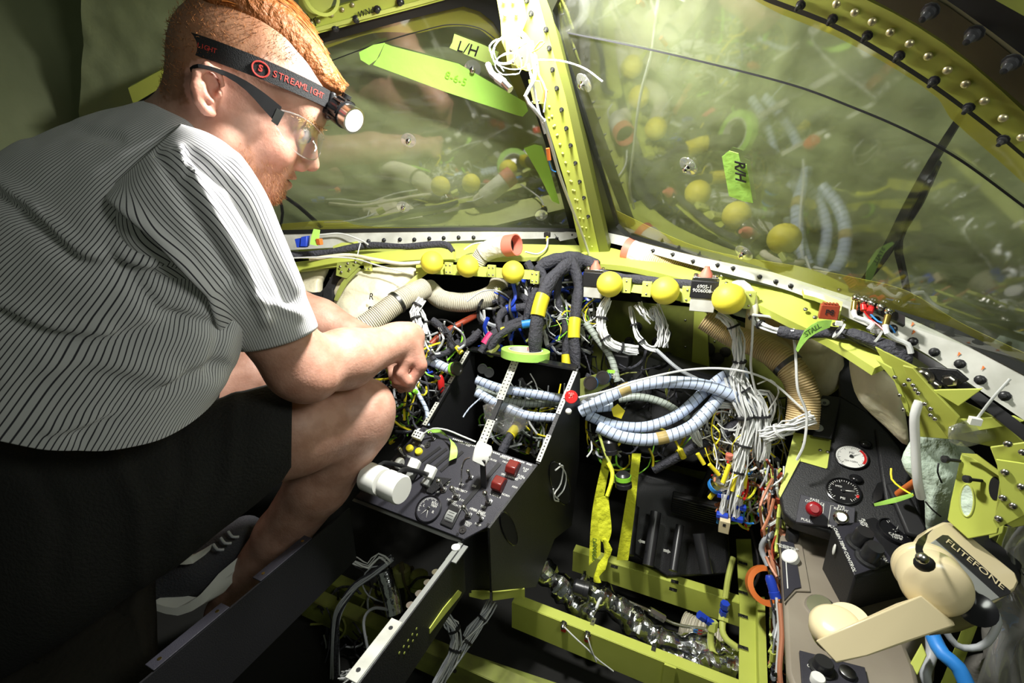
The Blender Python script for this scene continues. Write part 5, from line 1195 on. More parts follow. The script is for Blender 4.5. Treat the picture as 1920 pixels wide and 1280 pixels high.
for pts in ([(1853, 900, .585), (1890, 900, .58), (1888, 960, .57), (1880, 1000, .57), (1855, 1010, .575), (1850, 960, .58)], [(1880, 985, .60), (1905, 990, .60), (1842, 1130, .62), (1790, 1290, .62), (1760, 1290, .62), (1815, 1150, .62)], [(1728, 1205, .60), (1738, 1228, .59), (1720, 1266, .58), (1706, 1244, .59)]):
    q = T(pts); MB().prism(q, (q[0]-CAM).normalized()*.006).build('strut', 'primer', lg, bevel=.001)
# bags
def bag(name, outline, d, bulge, m, label, seed, cat='bag'): return pad(name, [(x, y, d) for x, y in outline], d, bulge, m, label, seed, cat=cat)
mb_ = bag('insulation_bag', [(1712, 818), (1752, 808), (1790, 822), (1835, 858), (1820, 900), (1812, 960), (1790, 1000), (1740, 1000), (1732, 930), (1708, 895), (1690, 862)], .64, .03, 'mint_bag', 'pale mint bagged insulation beside the white tube', 11)
bag('plastic_bag', [(1778, 800), (1826, 783), (1862, 790), (1905, 812), (1880, 826), (1850, 828), (1812, 838), (1780, 828)], .555, .012, 'clear_plastic', 'clear plastic bag cinched with a cable tie on the right ribs', 14)
tg = thing('cable_tie', P(1830, 800, .53), 'long translucent cable tie standing up from the clear bag', 'cable tie'); MB().tube(T([(1828, 790, .535), (1860, 748, .52), (1894, 710, .51)]), .0016, flat=.4).build('tail', 'white_wire', tg); MB().box(P(1828, 789, .533), X_*.005, Y_*.004, Z_*.004).build('lock_head', 'white_plastic', tg)
cable('edge_cord', [(1760, 868, .60), (1758, 885, .598), (1766, 905, .598)], .001, 'ink', 'dark frayed edge on the mint bag, upper', 'cord'); cable('edge_cord', [(1735, 940, .60), (1748, 955, .598), (1764, 968, .598)], .001, 'ink', 'dark frayed edge on the mint bag, lower', 'cord')
fo = grid_sheet([P(1835, 1320, .62), P(1990, 1320, .55), P(1990, 970, .52), P(1900, 985, .58)], 50, 50, lambda u, v: Vector((nz((u*4, v*3, 1)), nz((u*4, v*3, 5)), 0))*.03, 'clear_plastic', 'plastic_sheet', thick=.0005)
tag(fo, 'grey translucent plastic sheet hanging in the lower right corner', 'plastic sheet')
mat('grey_cloth', (.20, .19, .17), .6, bump=.8, bscale=20)
fo2 = grid_sheet([P(1790, 1340, .70), P(1990, 1340, .66), P(1990, 930, .60), P(1890, 990, .66)], 50, 50, lambda u, v: Vector((nz((u*4, v*3, 2)), nz((u*4, v*3, 7)), 0))*.04, 'grey_cloth', 'side_lining', thick=.001)
tag(fo2, 'crumpled grey lining behind the plastic sheet at lower right', 'lining')
cable('white_tube', [(1724, 752, .575), (1715, 778, .58), (1716, 830, .59), (1720, 898, .60), (1727, 932, .61)], .0052, 'white_wire', 'upright white tube with a black mark in front of the mint bag', 'tube', n=12)
cable('red_tube', [(1685, 926, .70), (1700, 915, .68), (1722, 900, .65)], .0055, 'orange', 'short red orange tube behind the white tube', 'tube', n=12)
cable('yellow_wire', [(1671, 878, .66), (1672, 898, .65), (1690, 915, .63), (1712, 928, .61)], .0013, 'yellow', 'thin yellow wire tied to the white tube end', 'wire')
b = MB(); strip3('x', [(1712, 924, .61), (1680, 932, .62), (1638, 944, .64)], [(1712, 931, .61), (1680, 942, .62), (1640, 949, .64)], Z_*.0004, None, mb=b); one('tape_flag', b, 'green_tape', 'lime green tape flag at the lower end of the white tube', 'tape')
MB()
cable('blue_hose', [(1742, 1175, .60), (1753, 1200, .585), (1768, 1226, .57), (1796, 1250, .56), (1820, 1300, .55)], .0085, 'sky_blue', 'bright blue hose dropping from the telephone cradle', 'hose', n=14)
cable('grey_hose', [(1770, 1178, .59), (1792, 1208, .585), (1820, 1215, .58), (1850, 1205, .575), (1872, 1165, .575), (1860, 1140, .58)], .004, 'grey_wire', 'looping grey tube under the telephone cradle', 'hose', n=10)
cable('grey_hose', [(1745, 1190, .62), (1746, 1230, .61), (1735, 1262, .60), (1742, 1300, .60)], .006, 'grey_wire', 'short grey tube left of the blue hose', 'hose', n=10)
# ============================================================ the man
mat('skin', (.62, .38, .29), .5, sss=.12)
nt = M['skin'].node_tree; b_ = nt.nodes['Principled BSDF']
at = nt.nodes.new('ShaderNodeAttribute'); at.attribute_name = 'tint'
tc = nt.nodes.new('ShaderNodeTexCoord'); n1 = nt.nodes.new('ShaderNodeTexNoise'); n1.inputs['Scale'].default_value = 45; n1.inputs['Detail'].default_value = 8
nt.links.new(tc.outputs['Object'], n1.inputs['Vector'])
mx = nt.nodes.new('ShaderNodeMix'); mx.data_type = 'RGBA'; mx.blend_type = 'MULTIPLY'; mx.inputs[0].default_value = 1
nt.links.new(at.outputs['Color'], mx.inputs[6]); nt.links.new(ramp2(nt, n1.outputs['Fac'], .35, (.80, .74, .70), .62, (1.0, 1.0, 1.0)), mx.inputs[7]); nt.links.new(mx.outputs[2], b_.inputs['Base Color'])
bp = nt.nodes.new('ShaderNodeBump'); bp.inputs['Strength'].default_value = .25; bp.inputs['Distance'].default_value = .002
n2 = nt.nodes.new('ShaderNodeTexNoise'); n2.inputs['Scale'].default_value = 260; nt.links.new(tc.outputs['Object'], n2.inputs['Vector']); nt.links.new(n2.outputs['Fac'], bp.inputs['Height']); nt.links.new(bp.outputs[0], b_.inputs['Normal'])
mat('hair_orange', (.62, .22, .045), .38, col2=(.42, .12, .02), vscale=60)
mat('hair_root', (.26, .08, .015), .6, bump=.8, bscale=90); mat('hair_gold', (.80, .42, .14), .35)
mat('beard_hair', (.38, .17, .07), .6)
mat('hair_short', (.36, .14, .04), .55)
mat('brow_hair', (.50, .26, .10), .6)

Lh = np.array([.42, -.36, .83]); Lh /= np.linalg.norm(Lh)   # toward the near ear
H0 = Cc(478, 130, .58)
def hp(x, y, l=0.0):
    r = Cc(x, y, 1.0); return r*(H0@Lh)/(r@Lh)+Lh*l
Fh = hp(612, 205)-hp(372, 105); Fh /= np.linalg.norm(Fh)
Uh = np.cross(Lh, Fh)
AX = [Fh, Uh, Lh]
bd = SDF(.014)
# skull
bd.ell(hp(478, 122), (.099, .084, .073), AX, k=.02)
bd.ell(hp(408, 140), (.050, .062, .060), AX, k=.03)
bd.ell(hp(558, 186), (.040, .046, .055), AX, k=.03)
# face
bd.ell(hp(490, 245), (.060, .062, .058), AX, k=.02)
bd.ell(hp(490, 298), (.042, .045, .046), AX, k=.02)
for s in (-1, 1):
    bd.cap(hp(428, 262, .052*s), hp(496, 350, .020*s), .022, .018, k=.022)
    bd.ell(hp(516, 280, .038*s), (.022, .018, .018), AX, k=.02)
    bd.cap(hp(592, 226, .010*s), hp(566, 222, .042*s), .0105, .010, k=.012)
bd.cap(hp(502, 352, -.01), hp(502, 352, .01), .019, k=.015)
bd.ell(hp(520, 328), (.018, .026, .028), AX, k=.012)
# neck and nape
bd.cap(hp(435, 222), Cc(335, 318, .61), .052, .062, k=.03)
bd.cap(hp(402, 195), Cc(325, 290, .61), .048, .055, k=.03)
# sockets, nose, mouth
for s in (-1, 1):
    bd.ell(hp(578, 256, .033*s), (.013, .013, .018), AX, k=.012, sub=True)
    bd.ell(hp(561, 252, .031*s), (.0125, .0115, .0135), AX, k=.004)
bd.cap(hp(583, 254), hp(581, 300), .0085, .0125, k=.012)
bd.ell(hp(581, 308), (.0135, .0105, .0115), AX, k=.008)
for s in (-1, 1):
    bd.ell(hp(562, 311, .013*s), (.0115, .0085, .0070), AX, k=.005)
    bd.ell(hp(572, 320, .0065*s), (.006, .004, .0035), AX, k=.003, sub=True)
bd.ell(hp(546, 331), (.0088, .0060, .018), AX, k=.005)
bd.ell(hp(537, 346), (.0088, .0066, .016), AX, k=.005)
bd.ell(hp(548, 339), (.018, .0019, .026), AX, k=.003, sub=True)
# ear, near side
def ep(x, y, o=0.0): return hp(x+3, y+2, .074+o)
bd.ell(ep(398, 178, -.002), (.017, .027, .006), [Fh, Uh+.15*Fh, Lh+.35*Fh], k=.006)
bd.chain([ep(426, 168, .0), ep(420, 148, .005), ep(402, 139, .008), ep(385, 150, .010), ep(381, 172, .010), ep(387, 196, .007), ep(398, 212, .003), ep(408, 216, -.002)], [.0038, .0042, .0045, .0046, .0044, .0042, .0052, .0050], k=.004)
bd.ell(ep(408, 176, .007), (.008, .016, .009), [Fh, Uh, Lh], k=.005, sub=True)
bd.chain([ep(394, 168, .006), ep(396, 185, .006), ep(408, 196, .004)], [.0035, .0035, .0035], k=.004)
bd.ell(ep(421, 184, .001), (.004, .006, .005), AX, k=.004)
for i, q in enumerate(bd.p):   # head landmarks follow the skull size
    q = list(q)
    if q[0] == 'e': q[3] = q[3]*np.array([.87, .87, .97])
    elif q[3] < .05: q[3] *= .88; q[4] *= .88
    bd.p[i] = tuple(q)
# torso core (under the shirt)
bd.chain([Cc(330, 300, .62), Cc(220, 450, .64), Cc(60, 620, .66), Cc(-20, 800, .68)], [.055, .07, .08, .08], k=.04)
bd.cap(Cc(240, 400, .64), Cc(345, 345, .57), .055, .05, k=.04)
# right arm
bd.chain([Cc(345, 345, .57), Cc(470, 555, .58), Cc(562, 683, .63)], [.050, .047, .043], k=.02)
bd.chain([Cc(566, 690, .635), Cc(650, 672, .70), Cc(745, 640, .79), Cc(768, 632, .81)], [.043, .043, .029, .027], k=.02)
bd.ell(Cc(585, 712, .63), (.03, .028, .03), k=.02)
# left arm
bd.chain([Cc(360, 370, .80), Cc(480, 540, .95), Cc(600, 600, .93), Cc(705, 650, .92), Cc(730, 668, .92)], [.05, .042, .040, .030, .026], k=.02)
# legs
bd.chain([Cc(0, 960, .68), Cc(330, 880, .69), Cc(555, 802, .73), Cc(668, 775, .785)], [.07, .07, .069, .060], k=.03)
bd.ell(Cc(688, 762, .78), (.040, .040, .040), k=.03)
bd.chain([Cc(672, 800, .79), Cc(598, 905, .825), Cc(530, 1000, .87), Cc(440, 1110, .91)], [.054, .053, .047, .034], k=.018)
bd.chain([Cc(440, 1110, .91), Cc(425, 1145, .92), Cc(470, 1175, .90)], [.034, .034, .028], k=.02)
bd.chain([Cc(0, 900, .80), Cc(260, 820, .90), Cc(470, 690, 1.0)], [.06, .055, .050], k=.03)
bd.chain([Cc(478, 705, 1.0), Cc(405, 775, .98), Cc(330, 900, .92), Cc(330, 1010, .90)], [.046, .05, .045, .035], k=.012)
# right hand: a loose fist hanging from the bent wrist
ha = Cc(768, 632, .81); lat = np.array([.25, .10, .96])   # across the knuckles, toward the camera
lat = lat/np.linalg.norm(lat)
kn = Cc(784, 686, .825)
for k, (o, dl) in enumerate([(.030, 0), (.010, .004), (-.010, .003), (-.028, -.004)]):
    base = ha+lat*o*.55; kk = kn+lat*o+np.array([.002, -.002*k, 0]); 
    bd.cap(base, kk, .0150, .0125, k=.012)
    p1 = kk+np.array([-.018, -.030+dl*.5, .0]); p2 = p1+np.array([-.022, .006, .003]); p3 = p2+np.array([.002, .018, .004])
    bd.cap(kk, p1, .0105, .0092, k=.0035); bd.cap(p1, p2, .0092, .0084, k=.003); bd.cap(p2, p3, .0084, .0075, k=.003)
th0 = ha+lat*.020+np.array([-.010, -.014, 0]); th1 = Cc(762, 676, .785); th2 = Cc(752, 700, .782); th3 = Cc(764, 716, .785)
bd.cap(th0, th1, .014, .011, k=.010); bd.cap(th1, th2, .0105, .0095, k=.004); bd.cap(th2, th3, .0095, .0080, k=.003)
# left hand behind
lh = Cc(735, 672, .92)
for o in (.025, .008, -.009, -.024):
    kk = lh+np.array([.035, -.022, 0])+lat*o; bd.cap(lh+lat*o*.5, kk, .014, .011, k=.01); bd.cap(kk, kk+np.array([.004, -.032, .004]), .0095, .008, k=.003); bd.cap(kk+np.array([.004, -.032, .004]), kk+np.array([-.016, -.04, .006]), .008, .007, k=.003)
bd.cap(lh, lh+np.array([.010, -.035, .03]), .012, .009, k=.008)
V, F = bd.mesh(.0027)
px = 960+FPX*V[:, 0]/-V[:, 2]; py = 640-FPX*V[:, 1]/-V[:, 2]
def rnd_noise(V, s, seed=0):
    a = np.sin(V[:, 0]*s+seed)+np.sin(V[:, 1]*s*1.13+seed*2)+np.sin(V[:, 2]*s*.91+seed*3)+np.sin((V[:, 0]+V[:, 1])*s*1.7)+np.sin((V[:, 1]-V[:, 2])*s*2.1); return a/5
skin = np.array([.53, .30, .225]); tint = np.tile(skin, (len(V), 1))
def blend(mask, c):
    global tint
    m = np.clip(mask, 0, 1)[:, None]; tint = tint*(1-m)+np.array(c)*m
def seg(ax_, ay, bx_, by):  # signed distance in px of a line, positive on the left of a->b
    L = math.hypot(bx_-ax_, by-ay); return ((bx_-ax_)*(py-ay)-(by-ay)*(px-ax_))/L
head = V[:, 2] > -.75
hl = (V-hp(478, 122))@Lh; hf = (V-hp(478, 122))@Fh; hu = (V-hp(478, 122))@Uh
isH = head & (px > 300) & (py < 400)
jit = rnd_noise(V, 900)*3+rnd_noise(V, 330, 2)*4
# redder, pinker cheeks, ear and elbow
blend(isH*.5*np.exp(-((hf-.055)**2+(hu+.085)**2)/.0011), (.66, .27, .20))
eard = ((V-ep(398, 178))**2).sum(1); blend(.55*np.exp(-eard/.0009)*isH, (.66, .28, .21))
blend(.45*np.exp(-((V-Cc(785, 700, .80))**2).sum(1)/.0016), (.62, .22, .17))
blend(.35*np.exp(-((V-Cc(585, 720, .61))**2).sum(1)/.0025), (.60, .26, .18))
blend(.3*np.exp(-((V-Cc(700, 775, .74))**2).sum(1)/.003), (.66, .38, .30))
# scalp: clipped hair above a line from the nape over the ear to the temple
line = -(.62*hf+1.0*hu)   # decreasing upward/forward
scalp = isH & (eard > .0011)
m = (1/(1+np.exp(-((hu-(-.028+(-.030)*np.tanh((hf+.03)*-30)*-1*0))*900+jit))))
hairline = np.where(hf < -.035, -.075, np.where(hf < .0, -.020, -.004+(hf)*.45))
m = 1/(1+np.exp(-((hu-hairline)*700+jit*1.5)))
m *= 1/(1+np.exp((hf-.086)*500))
blend(m*scalp*.72, (.25, .105, .035))
# stubble beard
bu = hu+.088; jaw = isH & (hf > -.02)
jl = 1/(1+np.exp(-((-.066-.55*(hf+.0)+.030*0-hu)*-1*0+(-.098-.30*hf-hu)*260+jit)))
beard = jl*(1/(1+np.exp(-(hf-.002)*500)))*(1/(1+np.exp((hf-.100+(hu+.17)*0)*300)))
lipd = ((V-hp(536, 338))**2).sum(1)
beard = beard*(1-np.exp(-lipd/.00035))
blend(beard*isH*.62*(1/(1+np.exp(((V-Cc(318, 312, .61))**2).sum(1)**.5*0))), (.33, .125, .045))
chin = np.exp(-((V-hp(506, 356))**2).sum(1)/.0007); blend(chin*isH*.85, (.30, .10, .03))
mst = np.exp(-((V-hp(553, 322))**2).sum(1)/.00016); blend(mst*isH*.30, (.42, .18, .09))
lips = np.exp(-(((V-hp(537, 338))@Fh)**2/.0001+((V-hp(537, 338))@Uh)**2/.00005+((V-hp(537, 338))@Lh)**2/.0004)); blend(lips*isH*.95, (.42, .12, .10))
brow = np.exp(-(((V-hp(578, 232))@Uh)**2/.00003+((V-hp(578, 232))@Fh)**2/.0004)); blend(brow*isH*.5, (.45, .24, .10))
man = thing('person', P(380, 900, .70), 'red haired man crouching in striped shirt and dark shorts, wearing a headlamp', 'person')
body = np_mesh('body', V, F, 'skin', man, {'tint': tint}, smooth_iter=2)
body.data.update()
# eyes
for s in (1, -1):
    e = W(hp(564, 253, .031*s)); MB().ball(e, .0118, n=20).build('eye', 'eye_white', man)
    fd = ROT @ Vector(tuple(Fh*.9-Uh*.35+Lh*.15*s)); fd.normalize()
    MB().lathe(e+fd*.0106, fd, [(.0048, 0), (.003, .0012), (0, .0015)], 14).build('iris', 'eye_iris', man)

# ---- clothes: lofts along the limbs
def stripe_mat(name, base, line, pitch, width):
    m = mat(name, base, .8, bump=.05, bscale=800, sheen=.1); nt = m.node_tree; b = nt.nodes['Principled BSDF']
    uv = nt.nodes.new('ShaderNodeUVMap'); uv.uv_map = 'UVMap'; sp = nt.nodes.new('ShaderNodeSeparateXYZ'); nt.links.new(uv.outputs[0], sp.inputs[0])
    fr = math_node(nt, 'FRACT', math_node(nt, 'DIVIDE', sp.outputs[0], pitch))
    d = math_node(nt, 'ABSOLUTE', math_node(nt, 'SUBTRACT', fr, .5))
    nt.links.new(ramp2(nt, d, width/2, line, width/2+.07, base), b.inputs['Base Color'])
stripe_mat('shirt_stripe', (.76, .75, .77), (.03, .027, .04), .0058, .15)
def interp(vals, t):
    n = len(vals)-1; x = min(max(t, 0), 1)*n; i = min(int(x), n-1); f = x-i
    p = [np.array(vals[max(0, i-1)], float), np.array(vals[i], float), np.array(vals[i+1], float), np.array(vals[min(n, i+2)], float)]
    if i == 0: p[0] = 2*p[1]-p[2]
    if i == n-1: p[3] = 2*p[2]-p[1]
    return .5*((2*p[1])+(p[2]-p[0])*f+(2*p[0]-5*p[1]+4*p[2]-p[3])*f*f+(-p[0]+3*p[1]-3*p[2]+p[3])*f**3)
def loft(name, secs, m, parent, nu=120, nv=70, circ=.9, ex=2.0, disp=None, cap=False, thick=.0012, u0=0):
    """secs: (edge A px, edge B px, depth, near half, far half[, lean xyz])"""
    C = []; Av = []; Bn = []; Bf = []
    for s in secs:
        a, b, d, nh, fh = s[:5]; lean = np.array(s[5] if len(s) > 5 else (0, 0, 0), float)
        A_, B_ = Cc(a[0], a[1], d), Cc(b[0], b[1], d); C.append((A_+B_)/2); Av.append((B_-A_)/2)
        view = -(A_+B_)/2; view /= np.linalg.norm(view); Bn.append(view*nh+lean); Bf.append(view*fh+lean)
    vs = []; uvl = []
    for j in range(nv+1):
        t = j/nv; c = interp(C, t); a = interp(Av, t); bn_ = interp(Bn, t); bf_ = interp(Bf, t)
        for k in range(nu):
            th = 2*math.pi*k/nu; cs, sn = math.cos(th), math.sin(th)
            cx_ = math.copysign(abs(cs)**(2/ex), cs); sx = math.copysign(abs(sn)**(2/ex), sn)
            p = c+a*cx_+(bn_ if sn >= 0 else bf_)*sx
            if disp:
                o = p-c; o = o/(np.linalg.norm(o)+1e-9); p = p+o*disp(t, th, p)
            vs.append(W(p))
    fs = []; uvs = []
    for j in range(nv):
        for k in range(nu):
            k2 = (k+1) % nu; fs.append((j*nu+k, j*nu+k2, (j+1)*nu+k2, (j+1)*nu+k))
            ua, ub = circ*k/nu+u0, circ*(k+1)/nu+u0
            uvs.append(((ua, j/nv), (ub, j/nv), (ub, (j+1)/nv), (ua, (j+1)/nv)))
    if cap: fs.append(list(range(nu))); uvs.append(None)
    o = MB().add(vs, fs, uvs).build(name, m, parent, angle=180)
    if thick:
        s = o.modifiers.new('s', 'SOLIDIFY'); s.thickness = thick; s.offset = -1
    return o
def gsn(x, c, w): return math.exp(-((x-c)/w)**2)
def fold(p, q, w, depth_, pts):
    """crease along a px polyline measured in image bearings of the garment point"""
    return 0
def crease(p, lines):
    x = 960+FPX*p[0]/-p[2]; y = 640-FPX*p[1]/-p[2]; r = 0
    for (pts, w, h) in lines:
        best = 1e9
        for (ax_, ay), (bx_, by) in zip(pts, pts[1:]):
            dx, dy = bx_-ax_, by-ay; t = max(0, min(1, ((x-ax_)*dx+(y-ay)*dy)/(dx*dx+dy*dy)))
            best = min(best, math.hypot(x-ax_-t*dx, y-ay-t*dy))
        r += h*math.exp(-(best/w)**2)
    return r
def torso_disp(t, th, p):
    r = crease(p, [([(-20, 360), (60, 420), (150, 500), (300, 520), (400, 530)], 16, -.006), ([(-20, 330), (60, 385), (150, 465), (280, 490)], 14, .004),
                   ([(-20, 590), (100, 640), (180, 650), (330, 610)], 18, -.006), ([(-20, 560), (100, 605), (200, 615)], 14, .004),
                   ([(200, 470), (300, 590), (420, 620)], 14, -.005), ([(0, 700), (150, 660), (300, 690)], 22, .005), ([(430, 560), (400, 700)], 12, -.004),
                   ([(60, 260), (130, 235), (220, 260)], 12, -.003), ([(150, 820), (260, 740), (420, 690)], 14, -.005), ([(90, 800), (220, 770), (330, 700)], 12, .004)])
    return 1.6*r+.004*mn.noise(Vector(p)*9)+.002*mn.noise(Vector(p)*26)
torso = loft('shirt', [((352, 205), (428, 300), .585, .045, .10), ((322, 194), (440, 350), .575, .060, .13), ((262, 190), (470, 430), .575, .085, .19, (0, -.005, 0)), ((140, 222), (480, 530), .575, .105, .21, (-.01, -.03, 0)), ((10, 280), (462, 590), .575, .11, .21, (-.01, -.065, 0)), ((-130, 370), (448, 632), .58, .11, .21, (-.02, -.10, 0)), ((-260, 500), (430, 655), .58, .11, .21, (-.03, -.128, 0)), ((-300, 530), (424, 662), .58, .11, .21, (-.03, -.136, 0))],
             'shirt_stripe', man, nu=150, nv=110, circ=1.25, ex=2.3, disp=torso_disp)
def sleeve_disp(t, th, p):
    r = crease(p, [([(215, 360), (300, 440), (400, 545), (440, 650)], 10, .007), ([(200, 390), (290, 480), (380, 580)], 12, -.007),
                   ([(335, 285), (400, 400), (460, 500), (500, 600)], 13, .006), ([(300, 290), (360, 400), (430, 520)], 12, -.007),
                   ([(360, 290), (430, 350), (490, 450), (540, 560)], 12, -.005), ([(440, 300), (500, 400), (560, 540)], 12, .003),
                   ([(310, 285), (330, 330)], 7, .004), ([(345, 280), (352, 330)], 6, -.004), ([(480, 560), (560, 590)], 10, .003)])
    return 1.6*r*(1-.6*max(0, t-.8)*5*.5)+.0015*mn.noise(Vector(p)*24)
slv = loft('shirt_sleeve', [((338, 232), (205, 352), .505, .012, .06), ((392, 250), (196, 400), .505, .040, .07), ((440, 282), (232, 470), .51, .052, .07), ((490, 352), (318, 545), .52, .052, .07), ((536, 460), (392, 612), .545, .048, .065), ((572, 545), (424, 640), .57, .046, .06), ((596, 610), (444, 652), .595, .040, .05, (0, -.012, 0))],
           'shirt_stripe', man, nu=110, nv=80, circ=.62, ex=2.0, disp=sleeve_disp)
# yoke seam ridge, cuff hem and collar
def ridge(name, pts, r, m, par): return MB().tube(T(pts), r, n=6).build(name, m, par)
col_ = loft('shirt_collar', [((338, 183), (446, 296), .60, .060, .075), ((322, 190), (440, 322), .60, .066, .080)], 'shirt_stripe', man, nu=80, nv=6, circ=.45, thick=.002)
# shorts
def sh_disp(t, th, p):
    return .004*mn.noise(Vector(p)*8)+crease(p, [([(440, 750), (430, 900), (380, 1000)], 14, .004), ([(330, 790), (340, 900), (300, 1030)], 16, -.005), ([(200, 820), (260, 950), (260, 1080)], 18, .006), ([(60, 860), (120, 980), (100, 1100)], 22, -.006)])
shorts = loft('shorts', [((548, 716), (546, 888), .715, .078, .085), ((490, 728), (486, 940), .70, .085, .09), ((400, 752), (405, 1000), .685, .09, .10), ((280, 790), (330, 1062), .66, .10, .14), ((130, 800), (240, 1115), .64, .11, .2), ((0, 790), (120, 1200), .62, .12, .25), ((-150, 760), (-20, 1280), .62, .12, .25), ((-350, 740), (-250, 1300), .62, .1, .25)], 'denim_dark', man, nu=110, nv=80, ex=2.1, disp=sh_disp)
sh2 = loft('shorts_leg', [((420, 700), (400, 800), .93, .05, .06), ((300, 740), (330, 900), .86, .07, .08), ((150, 780), (180, 1000), .78, .07, .08)], 'denim_dark', man, nu=60, nv=30)
hem = MB(); 
# left shoe
shoe = SDF(.02)
shoe.chain([Cc(300, 1095, .86), Cc(370, 1065, .88), Cc(460, 1000, .92)], [.045, .046, .035])
V, F = shoe.mesh(.005); so = np_mesh('shoe', V, F, 'shoe_grey', man, smooth_iter=2)
strip3('sole', [(285, 1128, .815), (330, 1140, .82), (375, 1115, .83), (410, 1075, .85), (452, 1040, .87), (470, 1020, .88)], [(285, 1142, .815), (334, 1154, .82), (384, 1130, .83), (418, 1088, .85), (460, 1052, .87), (474, 1032, .88)], (.01, .03, 0), 'white_plastic', so)
strip3('white_panel', [(325, 1050, .80), (355, 1045, .81), (388, 1026, .83)], [(335, 1058, .80), (362, 1056, .81), (384, 1038, .83)], (.0, .01, 0), 'white_paint', so)
for k in range(3): MB().tube(T([(400+14*k, 1020-12*k, .84+.012*k), (408+14*k, 1030-12*k, .835+.012*k), (420+14*k, 1030-12*k, .84+.012*k)]), .0025).build('lace', 'grey_wire', so)
# ---- hair
hs_ = SDF(.012)
hc = [(425, 8), (478, 30), (522, 62), (560, 102), (594, 140), (630, 168)]
rr_ = [.029, .032, .031, .027, .021, .011]
for l in (-.035, 0, .030):
    hs_.chain([hp(x, y, l) for x, y in hc], [r*(1 if l == 0 else .85) for r in rr_], k=.015)
V, F = hs_.mesh(.004); ho = np_mesh('hair', V, F, 'hair_root', man, smooth_iter=2)
wv = lambda v: (ROT @ Vector(tuple(v)))
rd = np.random.default_rng(3); cl = np.array([hp(x, y) for x, y in hc]); NS = 3200
def iv(arr, t):
    n = len(arr)-1; x = np.clip(t, 0, 1)*n; i = np.minimum(x.astype(int), n-1); f = (x-i)
    return arr[i]*(1-f[..., None])+arr[i+1]*f[..., None]
t0 = rd.uniform(-.05, .80, NS); side = rd.uniform(-1, 1, NS); ang = rd.uniform(-.25, 1.0, NS)*np.pi*.62; ln = rd.uniform(.16, .34, NS); lift = rd.uniform(0, 1, NS)**2; K = 7
rads = np.array(rr_)[:, None]; paths = np.zeros((NS, K, 3))
for j in range(K):
    f = j/(K-1); t = t0+ln*f; c = iv(cl, t); R_ = iv(rads, t)[:, 0]
    tg = iv(cl, np.minimum(1, t+.06))-iv(cl, t-.06); tg /= np.linalg.norm(tg, axis=1)[:, None]; up_ = np.cross(np.tile(Lh, (NS, 1)), tg)
    over = np.maximum(0, t-1)[:, None]*tg*.16
    a = np.where(side > 0, 1, -1)*ang*(1-.15*f)
    lat_ = side*.034
    paths[:, j] = c+over+up_*(np.cos(a)*R_*(1.02+.22*lift*f))[:, None]+Lh*(np.sin(a)*R_*.9+lat_*.9)[:, None]+rd.normal(size=(NS, 3))*.0004
PW_ = paths@np.array(ROT).T+np.array(CAM)
st_ = strands_mesh('hair_strands', PW_, .0010, .0003, 'hair_orange', ho); st_['kind'] = 'stuff'
st2_ = strands_mesh('hair_highlights', PW_[::4]+np.array([0, 0, .0015]), .0006, .0002, 'hair_gold', ho); st2_['kind'] = 'stuff'
# clipped hair and beard bristles on the skin
bv = np.array([v.co[:] for v in body.data.vertices]); bn2 = np.array([v.normal[:] for v in body.data.vertices])
def bristles(name, wgt, n, L, r, m, sweep, lean=.6):
    pr = wgt/wgt.sum(); rs = np.random.default_rng(5); ids = rs.choice(len(wgt), n, p=pr)
    sw = np.array(ROT @ Vector(tuple(sweep))); p = bv[ids]+rs.normal(size=(n, 3))*.0012; nn = bn2[ids]
    d = nn*(1-lean)+sw*lean+rs.normal(size=(n, 3))*.25; d -= nn*(np.minimum(0, (d*nn).sum(1))*1.2)[:, None]; d /= np.linalg.norm(d, axis=1)[:, None]
    l = (L*rs.uniform(.6, 1.3, n))[:, None]
    o = strands_mesh(name, np.stack([p-nn*.0005, p+d*l], 1), r, r*.4, m, man); o['kind'] = 'stuff'; return o
wS = m*scalp; wS = np.where(wS > .5, wS, 0); bristles('clipped_hair', wS+1e-12, 4200, .0036, .0003, 'hair_short', Fh*.6+Uh*.2)
wB = beard*isH*(hl > -.02)+chin*isH*2; wB = np.where((wB > .35) & (lipd > .0004), wB, 0); bristles('beard', wB+1e-12, 2600, .004, .00025, 'beard_hair', -Uh+Fh*.3)
wE = brow*isH; wE = np.where(wE > .45, wE, 0); bristles('eyebrow', wE+1e-12, 260, .007, .0004, 'brow_hair', -Fh*.6+Uh*.2)
# ---- safety glasses
gls = thing('safety_glasses', W(hp(480, 190, .08)), 'clear safety glasses with thick black temple arm over the near ear', 'glasses')
def hw(x, y, l): return W(hp(x, y, l))
tA = [hw(376, 144, .082), hw(392, 139, .090), hw(432, 148, .083), hw(468, 164, .080), hw(500, 185, .076), hw(528, 207, .070)]
tB = [hw(378, 151, .082), hw(393, 145, .090), hw(434, 157, .083), hw(468, 180, .080), hw(494, 208, .076), hw(516, 232, .070)]
strip3('temple_arm', tA, tB, wv(-Lh)*.003, 'matte_black', gls)
strip3('hinge_block', [hw(520, 209, .072), hw(533, 216, .070)], [hw(510, 231, .072), hw(521, 239, .070)], wv(-Lh)*.004, 'dark_steel', gls)
def lens(name, A_, B_): return strip3(name, A_, B_, wv(-Fh)*.0014, 'clear_lens', gls)
LA = [hw(527, 212, .069), hw(556, 220, .062), hw(584, 236, .045), hw(604, 256, .022), hw(606, 262, .006)]
LB = [hw(517, 237, .069), hw(540, 272, .062), hw(566, 293, .045), hw(590, 298, .022), hw(600, 286, .008)]
